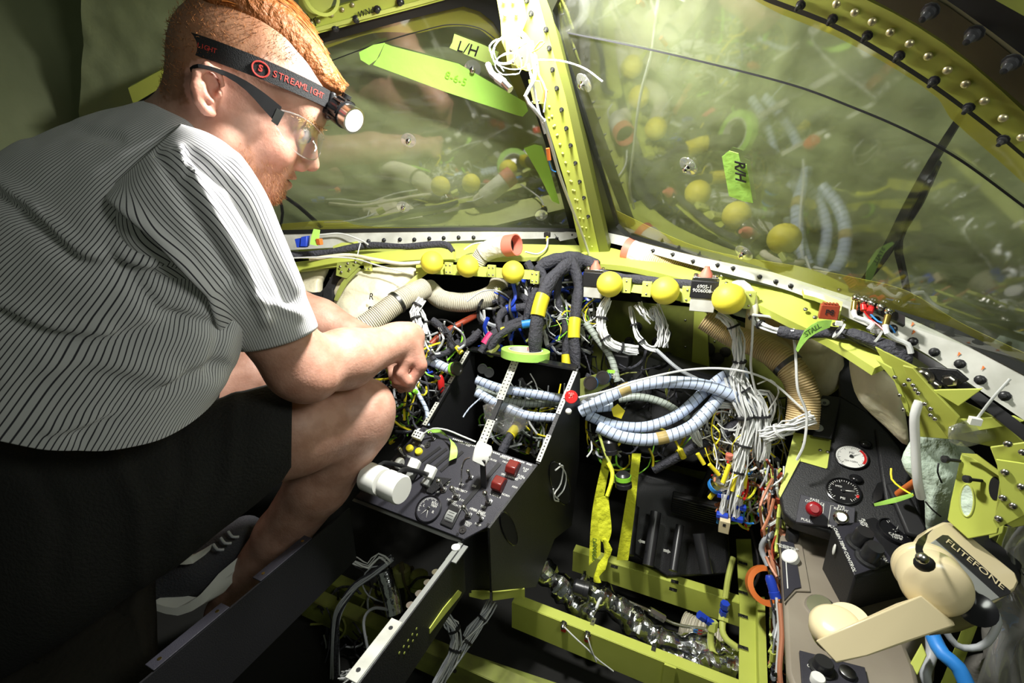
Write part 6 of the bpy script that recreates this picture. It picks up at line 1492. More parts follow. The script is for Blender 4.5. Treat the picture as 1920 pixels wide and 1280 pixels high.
lens('lens', LA, LB); lens('lens', [hw(606, 262, -.006), hw(606, 258, -.025), hw(596, 248, -.045)], [hw(602, 286, -.008), hw(596, 296, -.025), hw(584, 290, -.045)])
MB().tube(LB, .0008, n=6).build('lens_edge', 'clear_plastic', gls); MB().tube(LA, .0008, n=6).build('lens_edge', 'clear_plastic', gls)
MB().tube([hw(586, 264, .012), hw(592, 278, .012), hw(584, 288, .014)], .0016, n=6).build('nose_pad', 'clear_plastic', gls)
# ---- headlamp
hl_ = thing('headlamp', W(hp(620, 205)), 'black elastic headlamp strap with red lettering and lit front lamp', 'headlamp')
hc_ = hp(485, 141)
Fs = Fh*math.cos(.03)+Uh*math.sin(.03); Us = np.cross(Lh, Fs)
def sp_(th, w=0, o=0): return W(hc_+Fs*(.091+o)*math.cos(th)+Lh*(.078+o)*math.sin(th)+Us*w)
N = 96; vs = []
for k in range(N):
    th = 2*math.pi*k/N; vs += [sp_(th, .0105), sp_(th, -.0105), sp_(th, -.0105, .0016), sp_(th, .0105, .0016)]
MB().add(vs, [(k*4+j, k*4+(j+1) % 4, ((k+1) % N)*4+(j+1) % 4, ((k+1) % N)*4+j) for k in range(N) for j in range(4)]).build('strap', 'strap_black', hl_, angle=60)
def curved_text(s, th0, size, gap):
    th = th0
    for ch_ in s:
        p = sp_(th, 0, .0019); q1, q2 = sp_(th+.03), sp_(th-.03); r = (q2-q1).normalized()
        text(ch_, p, r, wv(Us), size, 'strap_red', hl_, depth=.0002); th -= gap
curved_text('STREAMLIGHT', 1.36, .0100, .068)
p = sp_(1.52, 0, .0019); r = (sp_(1.49)-sp_(1.55)).normalized(); u_ = wv(Us)
def ring_pts(rx, ry, k): return [p+r*rx*math.cos(a)*(1-.25*math.sin(a)*0)+u_*(ry*math.sin(a) if math.sin(a) > 0 else ry*1.25*math.sin(a)*1) for a in [i*2*math.pi/k for i in range(k+1)]]
MB().tube(ring_pts(.0085, .0068, 20), .0010, n=5).build('shield_logo', 'strap_red', hl_); text('S', p+u_*0, r, u_, .0095, 'strap_red', hl_, depth=.0002, bold=.0004)
curved_text('LIGHT', 2.22, .007, .05)
fc = W(hc_+Fs*.108+Lh*.002); f_ = wv(Fs); l_ = wv(Lh); 
fr_ = hc_+Fs*.095; fz = -fr_[2]; hou = P(640, 210, fz-.028); axl = (P(674, 234, fz-.040)-P(634, 207, fz-.028)).normalized(); upx = (wv(Uh)-axl*wv(Uh).dot(axl)).normalized(); sx_ = axl.cross(upx)
MB().box(P(618, 200, fz-.018), wv(Fs)*.004, wv(Us)*.017, wv(Lh)*.022).build('bracket', 'dark_plastic', hl_, bevel=.003)
MB().box(P(622, 212, fz-.022), axl*.012, upx*.004, sx_*.016).build('hinge', 'black_gloss', hl_, bevel=.002)
MB().lathe(hou-axl*.010, axl, [(0, -.004), (.012, -.004), (.017, .002), (.0175, .020), (.016, .021), (0, .021)], 28).build('housing', 'black_gloss', hl_)
for k in range(9):
    a = -1.2+k*.42; d = upx*math.cos(a)+sx_*math.sin(a); MB().box(hou+axl*.002+d*.0178, axl*.007, d*.0012, axl.cross(d)*.0013).build('grip_rib', 'dark_steel', hl_)
MB().cyl(hou-axl*.002+upx*.016, hou-axl*.002+upx*.023, .006, n=14).build('switch_button', 'dark_plastic', hl_)
MB().cyl(hou+axl*.010, hou+axl*.026, .0155, .0165, n=32, hollow=.86).build('bezel', 'steel', hl_)
MB().lathe(hou+axl*.0235, axl, [(.0142, 0), (.010, .0012), (0, .002)], 28).build('lens', 'lamp_lens', hl_)
# seat under him
st2 = grid_sheet([P(-120, 1400, .62), P(300, 1330, .70), P(292, 1080, .80), P(-120, 1010, .78)], 40, 40, lambda u, v: Vector((0, 0, 1))*.02*nz((u*3, v*3, 4)), 'seat_brown', 'seat_cover', thick=.05)
tag(st2, 'dark brown seat cover filling the lower left corner beneath the shorts', 'seat')
# ============================================================ wiring
def tangle(name, outline, d0, d1, n, mats_, label, seed, r=(.0012, .0032), L=(60, 170), cat='wire tangle', down=.5):
    """a rat's nest nobody could count: short looping wires inside an outline"""
    rd = random.Random(seed); xs = [p[0] for p in outline]; ys = [p[1] for p in outline]; mb = MB()
    def inside(x, y):
        c = False; k = len(outline)
        for i in range(k):
            (ax_, ay), (bx_, by) = outline[i], outline[i-1]
            if (ay > y) != (by > y) and x < (bx_-ax_)*(y-ay)/(by-ay)+ax_: c = not c
        return c
    made = 0; tries = 0
    while made < n and tries < n*30:
        tries += 1; x, y = rd.uniform(min(xs), max(xs)), rd.uniform(min(ys), max(ys))
        if not inside(x, y): continue
        d = rd.uniform(d0, d1); a = rd.uniform(0, 6.28) if rd.random() > down else rd.gauss(1.57, .4); pts = []; l = rd.uniform(*L); k = 5; cur = rd.uniform(-.9, .9)
        for j in range(k):
            if not inside(x, y): break
            pts.append(P(x, y, d)); x += math.cos(a)*l/k; y += math.sin(a)*l/k; a += cur+rd.uniform(-.3, .3); d += rd.uniform(-.02, .02)
        if len(pts) < 3: continue
        mb.cur = int(len(mats_)*rd.random()**1.4); rr = rd.uniform(*r)
        mb.tube(pts, rr, n=5, step=.012)
        if rd.random() < .10:
            e = pts[-1]; dd = (pts[-1]-pts[-2]).normalized(); mb.cur = rd.randrange(len(mats_)); mb.cyl(e, e+dd*rr*7, rr*2.2, n=8)
        made += 1
    return tag(mb.build(name, list(mats_), None), label, cat, kind='stuff')
def blob_conn(name, x, y, d, ax, r, L, m, ring, label, cat='connector', group=None):
    c = P(x, y, d); ax = Vector(ax).normalized(); t = thing(name, c, label, cat, group)
    MB().lathe(c, ax, [(0, 0), (r*.7, 0), (r, L*.15), (r, L*.7), (r*1.12, L*.72), (r*1.12, L), (r*.85, L), (r*.85, L*.9), (0, L*.9)], 18).build('shell', m, t)
    if ring: MB().cyl(c+ax*L*.2, c+ax*L*.5, r*1.06, n=18).build('colour_band', ring, t)
    return t
def sleeve(pts, r, label, tags=(), m='sleeve_grey', flat=.75, group=None, tagm='yellow'):
    pw = T(pts); t = thing('cable_sleeve', pw[0], label, 'cable', group)
    mb = MB().tube(pw, lambda q: r*(1+.10*math.sin(q*17)+.05*math.sin(q*37)), n=14, step=.005, flat=flat)
    mb.build('sleeve', m, t)
    q, par = spline(pw, .004)
    for (f0, f1, *mm) in tags:
        i, j = int(f0*len(q)), int(f1*len(q)); MB().tube(q[i:j+1], r*1.16, n=14, smooth=False, flat=flat*1.05).build('tape_band', mm[0] if mm else tagm, t)
    return t
dark2 = ['sleeve_grey', 'black_rubber', 'sleeve_grey', 'dark_plastic', 'grey_wire', 'white_wire', 'lime', 'yellow']
dark = ['sleeve_grey', 'black_rubber', 'dark_plastic', 'grey_wire', 'white_wire', 'yellow', 'red_brown']
tangle('wire_tangle', [(690, 640), (760, 600), (870, 600), (890, 640), (840, 720), (800, 800), (735, 850), (700, 760)], .98, 1.12, 150, dark2, 'dark wire tangle between the knee and the pedestal', 1)
tangle('wire_tangle', [(720, 640), (830, 640), (820, 720), (760, 800), (735, 780)], .96, 1.0, 24, ['white_wire', 'sleeve_grey', 'lime', 'yellow', 'sleeve_grey', 'blue'], 'bright small wires and lime caps near the hanging hand', 2, r=(.0012, .0028), L=(25, 80))
tangle('wire_tangle', [(885, 700), (1070, 720), (1010, 860), (900, 830)], 1.02, 1.14, 110, ['grey_wire', 'sleeve_grey', 'white_wire', 'dark_plastic', 'spiral_grey', 'lime', 'yellow'], 'wires seen through the open pedestal frame', 3)
tangle('wire_tangle', [(870, 560), (1000, 500), (1120, 500), (1140, 600), (1110, 700), (1000, 650), (890, 650)], 1.06, 1.18, 130, ['sleeve_grey', 'black_rubber', 'sleeve_grey', 'grey_wire', 'white_wire', 'primer_dull', 'blue'], 'dense cables below the centre of the glareshield', 4, r=(.0015, .005))
tangle('wire_tangle', [(1090, 640), (1240, 640), (1300, 740), (1240, 780), (1100, 760)], 1.02, 1.09, 40, ['black_rubber', 'sleeve_grey', 'black_rubber', 'primer_dull', 'grey_wire'], 'dark cables right of the pedestal frame', 5)
tangle('wire_tangle', [(1095, 770), (1230, 800), (1300, 800), (1290, 860), (1180, 900), (1100, 860)], .96, 1.03, 34, ['sleeve_grey', 'yellow', 'grey_wire', 'black_rubber', 'white_wire', 'lime'], 'wires and tags below the spiral wrapped hoses', 6, L=(40, 120))
tangle('wire_tangle', [(1340, 740), (1480, 740), (1480, 860), (1420, 960), (1350, 960), (1330, 860), (1300, 800)], .90, .99, 170, ['white_wire', 'white_wire', 'white_wire', 'grey_wire', 'sleeve_grey', 'copper_wire', 'yellow'], 'white wire tangle left of the black gauge panel', 7, r=(.0010, .0018), L=(60, 190), down=.8)
tangle('wire_tangle', [(1330, 860), (1440, 860), (1440, 960), (1400, 1000), (1340, 980)], .88, .93, 70, ['yellow_tape', 'white_wire', 'copper_wire', 'yellow', 'sky_blue', 'red', 'white_wire', 'lime'], 'coloured wire ends with yellow sleeves above the right pedal', 8, r=(.0010, .0028), L=(25, 75), down=.9)
tangle('wire_tangle', [(1425, 850), (1478, 860), (1462, 1000), (1470, 1110), (1478, 1280), (1440, 1300), (1445, 1100), (1425, 1000)], .80, .90, 120, ['white_wire', 'copper_wire', 'grey_wire', 'sleeve_grey', 'primer', 'copper_wire', 'red_brown'], 'wires running down beside the beige console', 9, r=(.0012, .003), L=(80, 220), down=.95)
tangle('wire_tangle', [(600, 1050), (840, 1050), (830, 1140), (740, 1240), (620, 1280), (580, 1180)], .98, 1.10, 60, ['black_rubber', 'sleeve_grey', 'primer_dull', 'grey_wire', 'tan_wood'], 'dark wires under the lower console', 10)
tangle('wire_tangle', [(1015, 560), (1130, 560), (1140, 620), (1100, 660), (1030, 640)], 1.0, 1.05, 30, ['white_wire', 'grey_wire', 'yellow', 'lime'], 'thin pale wires between the grey sleeves', 12, r=(.0008, .0018), L=(40, 100))
# grey sleeves in the middle
G1 = 'thick grey cable sleeves at centre'
sleeve([(1090, 492, 1.04), (1060, 500, 1.02), (1030, 530, 1.0), (1012, 575, .985), (1005, 620, .98), (1003, 664, .985)], .0165, 'thick grey sleeve with a yellow band ending at the tape roll', [(.52, .68)])
sleeve([(1072, 490, 1.03), (1084, 530, 1.01), (1080, 580, .99), (1076, 630, .98), (1080, 690, .98)], .0145, 'thick grey sleeve with a yellow band running to the right end of the top bar', [(.55, .72)])
sleeve([(1050, 500, 1.06), (1045, 560, 1.05), (1060, 610, 1.04), (1062, 690, 1.02)], .012, 'dark sleeve with a yellow tip between the two thick sleeves', [(.88, .99)])
sleeve([(1005, 500, 1.06), (1020, 520, 1.05), (1000, 550, 1.04), (985, 600, 1.04)], .010, 'short dark sleeve left of the thick sleeves')
sleeve([(935, 570, 1.08), (955, 552, 1.07), (985, 560, 1.06), (995, 590, 1.05), (960, 605, 1.05), (925, 625, 1.04), (900, 660, 1.03)], .010, 'looping grey sleeve with a magenta end', [(.80, .92, 'magenta')])
sleeve([(990, 575, 1.05), (950, 580, 1.06), (935, 600, 1.04), (945, 630, 1.03)], .009, 'grey sleeve with a blue top and yellow tip', [(.22, .40, 'blue'), (.85, .97)])
sleeve([(1000, 605, 1.03), (965, 612, 1.03), (935, 630, 1.02), (918, 655, 1.02)], .008, 'thin sleeve with a light blue wrap', [(.0, .22, 'sky_blue')])
sleeve([(1120, 500, 1.02), (1090, 486, 1.03), (1050, 484, 1.05), (1010, 500, 1.06)], .014, 'grey sleeve crossing over the top of the centre bundle')
sleeve([(810, 600, 1.06), (840, 625, 1.05), (850, 650, 1.04), (880, 640, 1.04), (900, 620, 1.05)], .009, 'grey sleeve behind the fist with white ties')
sleeve([(790, 645, 1.04), (800, 665, 1.02), (835, 662, 1.03), (860, 640, 1.05)], .009, 'grey sleeve with a yellow end right of the fist', [(.0, .12)])
cable('red_hose', [(805, 648, 1.06), (830, 625, 1.08), (860, 608, 1.09), (898, 588, 1.12)], .0075, 'red_brown', 'dull red hose crossing behind the fist', 'hose', n=12)
# glareshield cables
sleeve([(540, 480, 1.10), (585, 476, 1.12), (630, 470, 1.13), (690, 460, 1.14), (760, 462, 1.12), (830, 458, 1.11), (850, 472, 1.10)], .008, 'grey sleeve running along the left glareshield beam')
sleeve([(1120, 512, .97), (1180, 522, .93), (1250, 530, .88), (1310, 535, .83)], .009, 'dark sleeve running behind the right hand balls')
cable('cream_cable', [(580, 486, 1.09), (650, 478, 1.10), (700, 486, 1.09), (750, 494, 1.08), (792, 492, 1.075)], .0045, 'insulation', 'cream cable reaching the leftmost ball', n=10)
cable('white_wire', [(540, 484, 1.08), (600, 482, 1.08), (660, 484, 1.09), (710, 498, 1.07), (758, 510, 1.06)], .0018, 'white_wire', 'thin white wire lying along the left beam', 'wire')
cable('white_wire', [(600, 440, 1.14), (640, 438, 1.14), (676, 450, 1.13), (690, 458, 1.12)], .0022, 'white_wire', 'white wire across the left sill', 'wire')
cable('white_wire', [(676, 456, 1.13), (672, 470, 1.12), (670, 482, 1.11)], .0014, 'white_wire', 'short white wire dropping over the left beam', 'wire')
cable('white_wire', [(1027, 448, 1.12), (1024, 465, 1.10), (1008, 476, 1.08), (985, 472, 1.06)], .0022, 'white_wire', 'white lead looping from the sill to the red collar', 'wire')
cable('white_wire', [(870, 468, 1.10), (885, 458, 1.10), (905, 454, 1.09)], .0018, 'white_wire', 'white wire loop behind the open duct', 'wire')
t = thing('sill_plug', P(1026, 442, 1.13), 'small black plug with yellow sleeve under the left windscreen corner', 'plug'); MB().box(P(1026, 440, 1.13), X_*.007, Y_*.006, Z_*.006).build('plug', 'dark_plastic', t, bevel=.001); MB().cyl(P(1026, 444, 1.125), P(1026, 452, 1.12), .003).build('yellow_sleeve', 'yellow', t)
t = thing('blue_connector', P(570, 454, 1.08), 'blue plastic connector on the left sill beside the shirt', 'connector')
MB().prism(T([(552, 448, 1.08), (562, 446, 1.08), (572, 455, 1.08), (572, 464, 1.08), (556, 464, 1.08)]), Y_*.01).build('body', 'blue', t, bevel=.001)
t2 = thing('blue_connector', P(580, 450, 1.08), 'second blue connector just left of the green tape flag', 'connector'); MB().prism(T([(564, 444, 1.075), (575, 442, 1.075), (574, 462, 1.075), (562, 462, 1.075)]), Y_*.01).build('body', 'blue', t2, bevel=.001)
t = thing('tape_flag', P(590, 445, 1.06), 'small lime green tape flag with writing on the left sill', 'tape'); MB().prism(T([(588, 429, 1.06), (600, 431, 1.06), (596, 461, 1.06), (581, 458, 1.06), (584, 442, 1.06)]), Y_*.0006).build('flag', 'green_tape', t)
tag(MB().box(P(599, 453, 1.06), X_*.006, Y_*.005, Z_*.007).build('red_connector', 'orange', None, bevel=.001), 'small red orange connector beside the green tape flag', 'connector')
# right beam cables
cable('cream_cable', [(1376, 534, .78), (1392, 532, .77), (1408, 548, .765), (1414, 575, .76), (1412, 592, .76)], .0065, 'insulation', 'stiff cream cable arching over the rightmost ball', n=12)
wire_bundle('wire_bundle', [(1408, 585, .77), (1422, 605, .76), (1450, 618, .74), (1490, 622, .72)], .006, 10, .0016, 'white_wire', 'white wire bundle entering the grey sleeve on the right beam', ties=(.1, .4))
sleeve([(1460, 620, .735), (1500, 628, .715), (1545, 622, .69), (1590, 628, .665), (1640, 645, .645), (1665, 652, .635)], .0085, 'grey sleeve crossing under the STALL tape flag', flat=.9)
t = thing('sleeve_end', P(1680, 660, .62), 'open black fabric sleeve end with white ties on the right beam', 'cable')
pad('sleeve_flap', [(1575, 622, .66), (1600, 615, .65), (1640, 628, .635), (1680, 640, .615), (1708, 655, .60), (1710, 683, .60), (1680, 686, .61), (1655, 665, .625), (1610, 642, .645)], 0, .012, 'sleeve_grey', None, 4, parent=t)
for x, y, d in [(1573, 620, .66), (1641, 634, .63)]: MB().cyl(P(x-2, y-1, d), P(x+2, y+1, d-.001), .0125, n=18, hollow=.92).build('white_tie', 'white_wire', t); MB().box(P(x, y-14, d-.004), X_*.004, Y_*.003, Z_*.003).build('tie_head', 'white_wire', t)
tb = thing('terminal_strip', P(1645, 580, .60), 'black terminal strip with ring terminals on the right sill', 'terminal strip')
strip3('strip_body', [(1600, 556, .655), (1640, 566, .63), (1697, 592, .598)], [(1604, 568, .655), (1645, 584, .63), (1697, 610, .598)], (0, .006, -.004), 'dark_plastic', tb)
for x, y, m, d in [(1604, 558, 'chrome', .648), (1618, 563, 'steel', .64), (1634, 568, 'steel', .632), (1652, 575, 'steel', .622), (1668, 583, 'chrome', .61)]: MB().lathe(P(x, y, d), CAM-P(x, y, d), [(.0055, 0), (.0055, .003), (.003, .006), (0, .007)], 14).build('terminal_nut', m, tb)
for x, y, x2, y2, m, d in [(1603, 566, 1601, 582, 'brass', .645), (1619, 570, 1620, 582, 'red', .64), (1634, 576, 1630, 586, 'red', .632), (1665, 592, 1660, 610, 'brass', .61)]: MB().cyl(P(x, y, d), P(x2, y2, d-.004), .004, n=12).build('crimp_sleeve', m, tb)
cable('white_wire', [(1601, 582, .64), (1604, 594, .635), (1622, 600, .63), (1636, 608, .625), (1628, 618, .625)], .0032, 'white_wire', 'white lead from the left brass terminal', 'wire')
cable('white_wire', [(1660, 610, .605), (1663, 624, .60), (1680, 636, .60), (1702, 645, .595), (1708, 662, .595)], .0034, 'white_wire', 'white lead from the right brass terminal into the sleeve end', 'wire')
cable('red_wire', [(1620, 583, .635), (1632, 598, .63), (1648, 610, .62), (1662, 624, .61)], .0011, 'red', 'thin red wire from the terminal strip', 'wire'); cable('blue_wire', [(1631, 587, .63), (1646, 602, .622), (1668, 610, .61), (1678, 624, .605)], .0011, 'sky_blue', 'thin blue wire from the terminal strip', 'wire')
t = thing('brown_connector', P(1554, 585, .67), 'rust brown ribbed connector hanging on the right beam', 'connector'); c = P(1554, 584, .665)
MB().box(c, X_*.0115, Y_*.006, Z_*.0105).build('body', 'red_brown', t, bevel=.001)
for k in range(5): MB().box(c+Z_*.0115+X_*(-.008+.004*k), X_*.0012, Y_*.005, Z_*.0015).build('rib', 'red_brown', t)
text('P8', c-Y_*.0065, X_, Z_, .011, 'ink', t, 'marker_writing')
t = thing('tape_flag', P(1530, 620, .66), 'lime green tape flag with STALL written on it', 'tape')
strip3('flag', [(1560, 600, .66), (1535, 602, .655), (1508, 620, .65), (1492, 655, .65)], [(1556, 614, .66), (1540, 620, .655), (1515, 635, .65), (1496, 660, .65)], (0, .0005, 0), 'green_tape', t)
text('STALL', P(1524, 619, .6475), P(1540, 609, .652)-P(1510, 628, .648), P(1520, 600, .65)-P(1524, 619, .65), .0105, 'green_ink', t, 'marker_writing', bold=.0002)
# post wiring
t = thing('post_wiring', P(980, 110, .63), 'knot of white and yellow wires hanging at the post bracket', 'wiring')
def coil(x, y, d, rx, ry, turns, r, m, seed):
    rd = random.Random(seed); pts = []
    for k in range(int(turns*10)+1):
        a = k*2*math.pi/10+seed; pts.append(P(x+rx*math.cos(a)*rd.uniform(.85, 1.1), y+ry*math.sin(a)*rd.uniform(.85, 1.1), d+rd.uniform(-.006, .006)))
    MB().tube(pts, r, n=6).build('wire_coil', m, t)
coil(945, 95, .63, 28, 26, 1.2, .0011, 'white_wire', 1); coil(960, 100, .625, 34, 34, 1.5, .0007, 'white_wire', 2); coil(985, 108, .62, 20, 26, 1.6, .0008, 'yellow_tape', 3); coil(955, 120, .62, 26, 22, 1.2, .0008, 'white_wire', 4)
MB().tube(T([(972, 55, .63), (990, 75, .62), (1000, 110, .62), (1002, 150, .625), (985, 180, .63), (1002, 205, .64), (1018, 225, .66)]), .0026, n=8).build('white_lead', 'white_wire', t)
MB().tube(T([(1000, 95, .62), (1012, 78, .61), (1020, 80, .61), (1008, 92, .61), (995, 100, .62)]), .0012).build('yellow_lead', 'yellow', t)
for k, (pts, r) in enumerate([([(985, 85, .62), (1005, 105, .62), (1010, 140, .63), (1024, 170, .64), (1020, 210, .66)], .0014), ([(990, 120, .62), (1000, 160, .63), (1008, 200, .65), (1022, 250, .68)], .002)]): MB().tube(T(pts), r).build('thin_lead', 'white_wire', t)
MB().cyl(P(1018, 192, .655), P(1024, 168, .645), .0032, n=10).build('orange_splice', 'orange', t)
tc2 = thing('coax_plug', P(948, 160, .61), 'white lead ending in a steel barrel plug beside the long tape', 'plug')
MB().tube(T([(915, 122, .63), (922, 138, .62), (935, 148, .615)]), .0042, n=12).build('lead', 'grey_wire', tc2); MB().cyl(P(932, 146, .616), P(945, 156, .61), .0055, n=14).build('barrel', 'white_plastic', tc2); MB().cyl(P(944, 155, .61), P(957, 168, .607), .0048, n=14).build('steel_tip', 'steel', tc2)
cable('white_wire', [(1002, 112, .62), (1050, 114, .60), (1095, 128, .585), (1130, 153, .575)], .0011, 'white_wire', 'stray white wire sticking out over the right windscreen', 'wire')
cable('white_wire', [(1020, 225, .66), (1036, 280, .72), (1050, 330, .80), (1072, 390, .90), (1092, 440, 1.0), (1105, 478, 1.06)], .0028, 'white_wire', 'white lead clipped down the centre post', 'wire', n=8)
cable('orange_splice', [(1027, 278, .70), (1030, 300, .71)], .0032, 'orange', 'orange splice halfway down the centre post', 'splice'); cable('blue_wire', [(1029, 300, .71), (1034, 318, .72), (1042, 322, .73)], .0009, 'sky_blue', 'tiny blue wire below the orange splice on the post', 'wire')
# blue white spiral wrapped hoses
def hose(pts, r, label, m='spiral_wrap', patch=()):
    pw = T(pts); t = thing('spiral_wrapped_hose', pw[0], label, 'hose'); MB().tube(pw, r, n=16, step=.006).build('wrap', m, t); q, par = spline(pw, .004)
    for (a, b) in patch: MB().tube(q[int(a*len(q)):int(b*len(q))], r*1.05, n=16, smooth=False).build('amber_tape', 'amber_film', t)
    return t
mat('amber_film', (.48, .36, .14), .25, col2=(.34, .26, .10), vscale=60)
hose([(1088, 772, .93), (1130, 750, .92), (1185, 725, .91), (1250, 716, .90), (1320, 722, .89), (1380, 745, .88), (1420, 772, .88)], .0118, 'topmost light blue spiral wrapped hose arching over the black box', patch=[(.24, .31)])
hose([(1100, 778, .95), (1150, 796, .94), (1210, 800, .93), (1270, 778, .925), (1320, 735, .92), (1360, 704, .92), (1398, 697, .92)], .0108, 'middle light blue spiral wrapped hose with a single dip')
hose([(1120, 800, .93), (1170, 820, .915), (1228, 823, .905), (1292, 802, .90), (1334, 762, .90), (1362, 724, .90), (1395, 703, .91)], .0122, 'lowest light blue spiral wrapped hose with an amber tape patch', patch=[(.34, .41)])
hose([(1160, 748, .98), (1200, 744, .97), (1245, 756, .96), (1290, 785, .95)], .008, 'greenish grey spiral hose under the topmost hose', 'spiral_grey')
hose([(893, 712, 1.0), (940, 728, .99), (1000, 738, .985), (1062, 748, .98)], .0095, 'upper light blue hose crossing inside the pedestal frame')
hose([(895, 728, 1.04), (950, 752, 1.02), (1010, 756, 1.02), (1058, 752, 1.03)], .009, 'grey spiral hose inside the pedestal frame between the two blue ones', 'spiral_grey')
hose([(893, 735, .99), (935, 758, .98), (985, 778, .97), (1044, 784, .96)], .0100, 'lower light blue hose crossing inside the pedestal frame')
hose([(795, 672, 1.02), (820, 682, 1.01), (845, 694, 1.0)], .0105, 'short light blue spiral hose ending in a lime cap right of the fist')
hose([(1090, 755, .97), (1110, 765, .96), (1150, 762, .95)], .009, 'short pale hose stub right of the red pull knob')
hose([(775, 722, .97), (788, 745, .965), (800, 770, .96), (802, 798, .95)], .0045, 'thin pale blue wrapped lead beside the left frame rail')
hose([(1098, 605, 1.0), (1120, 635, .99), (1145, 670, .98), (1158, 715, .97)], .0075, 'grey green tube curving down from the centre bundle', 'spiral_grey')
blob_conn('round_connector', 846, 692, .995, P(862, 690, .98)-P(846, 692, .995), .014, .02, 'dark_steel', 'lime', 'round connector with a lime band left of the frame')
blob_conn('round_connector', 1150, 690, .98, (.1, -.4, -1), .012, .022, 'steel', 'lime', 'upright connector with a lime band above the hoses')
for k, (x, y, lab) in enumerate([(1110, 718, 'left round socket on the tilted olive bracket'), (1133, 708, 'right round socket on the tilted olive bracket')]): blob_conn('round_connector', x, y, .975, (-.1, -.9, .35), .0135, .012, 'dark_steel', 'sky_blue', lab)
cb_ = thing('tilted_bracket', P(1115, 715, .99), 'tilted olive bracket with two round sockets beside the pedestal frame', 'bracket'); MB().prism(T([(1083, 712, .985), (1140, 695, .985), (1143, 722, .985), (1088, 752, .985)]), Y_*.003).build('plate', 'primer_dull', cb_)
for k, (x, y, lab) in enumerate([(905, 690, 'small connector with a lime band inside the frame, upper'), (917, 697, 'small connector with a lime band inside the frame, lower')]): blob_conn('round_connector', x, y, 1.03, (.3, -.6, .2), .010, .018, 'dark_steel', 'lime', lab)
# white harnesses
WB_ = 'white_wire'
wire_bundle('wire_bundle', [(790, 560, 1.02), (778, 585, 1.01), (784, 612, 1.0), (790, 650, 1.0)], .010, 16, .0018, WB_, 'white wire bundle dropping behind the wrist', ties=(.15, .5))
wire_bundle('wire_bundle', [(786, 572, 1.02), (800, 600, 1.02), (798, 625, 1.01)], .005, 7, .0016, WB_, 'small white branch right of the wrist bundle', ties=(.6,))
wire_bundle('wire_bundle', [(1141, 560, .98), (1130, 585, .97), (1128, 615, .965), (1140, 640, .96), (1165, 652, .96), (1195, 656, .965)], .010, 18, .0018, WB_, 'white wire bundle looping below the first right hand ball', ties=(.28, .55, .8))
wire_bundle('wire_bundle', [(1182, 575, .99), (1188, 605, .98), (1196, 630, .975), (1212, 650, .97), (1230, 654, .97)], .006, 9, .0016, WB_, 'thin white wire bundle right of the looping bundle', ties=(.3, .6))
wire_bundle('wire_bundle', [(1225, 575, .95), (1238, 600, .955), (1243, 625, .96), (1240, 650, .965)], .012, 20, .0014, WB_, 'fan of white wires hanging under the middle right ball')
wire_bundle('wire_bundle', [(1195, 570, .955), (1205, 585, .95), (1222, 600, .955)], .010, 12, .0014, WB_, 'short fan of grey wires under the right rail')
wire_bundle('wire_bundle', [(1345, 588, .86), (1372, 605, .85), (1384, 640, .85), (1386, 680, .86), (1380, 705, .87)], .010, 20, .0017, WB_, 'white wire bundle falling from the rightmost ball', ties=(.3, .72))
wire_bundle('wire_bundle', [(1380, 702, .88), (1400, 730, .87), (1425, 765, .86), (1430, 810, .86), (1428, 860, .87)], .013, 24, .0015, WB_, 'main white wire bundle left of the gauge panel', ties=(.25, .6))
wire_bundle('wire_bundle', [(1375, 705, .88), (1385, 750, .87), (1400, 790, .87), (1392, 835, .87), (1380, 880, .87), (1372, 930, .87), (1368, 960, .88)], .014, 26, .0015, WB_, 'long white wire bundle dangling to the blue connectors', ties=(.3, .5, .68))
wire_bundle('wire_bundle', [(1525, 782, .80), (1490, 796, .81), (1460, 808, .83), (1430, 818, .85)], .012, 20, .0017, WB_, 'white wire bundle entering behind the black washers bracket', ties=(.65,), tiemat='white_wire')
wire_bundle('wire_bundle', [(1290, 790, .93), (1310, 830, .92), (1300, 790, .93), (1340, 760, .91), (1390, 760, .89)], .008, 14, .0015, WB_, 'white wire loop between the hoses and main bundle', ties=(.5,))
wire_bundle('wire_bundle', [(1408, 740, .87), (1440, 735, .86), (1450, 770, .86), (1436, 800, .86)], .006, 10, .0012, WB_, 'loose white loops near the tan duct')
cable('white_wire', [(1085, 745, .90), (1140, 732, .89), (1200, 712, .88), (1290, 693, .87), (1370, 692, .85), (1440, 712, .83), (1500, 762, .80), (1528, 785, .79)], .0021, WB_, 'long white wire arching from the red knob to the console', 'wire', n=6)
cable('white_wire', [(1412, 592, .755), (1410, 640, .78), (1408, 690, .82), (1418, 740, .84)], .0020, WB_, 'straight white wire hanging beside the falling bundle', 'wire', n=6)
cable('white_wire', [(1410, 590, .75), (1450, 596, .745), (1484, 620, .74), (1492, 670, .745), (1496, 730, .75), (1512, 775, .755), (1508, 830, .76), (1494, 862, .77)], .0021, WB_, 'long white wire looping down in front of the tan duct', 'wire', n=6)
cable('white_wire', [(1420, 720, .84), (1445, 712, .84), (1460, 735, .84), (1440, 770, .85), (1425, 790, .86)], .0013, WB_, 'thin white loop left of the tan duct end', 'wire')
cable('grey_cable', [(1230, 655, .96), (1270, 690, .95), (1310, 712, .94)], .004, 'grey_wire', 'grey cable slanting across the bulkhead sockets', n=8)
cable('black_hose', [(1225, 880, .98), (1300, 840, .95), (1370, 800, .92), (1390, 785, .91)], .010, 'sleeve_grey', 'dark hose slanting across the black box', 'hose', n=12)
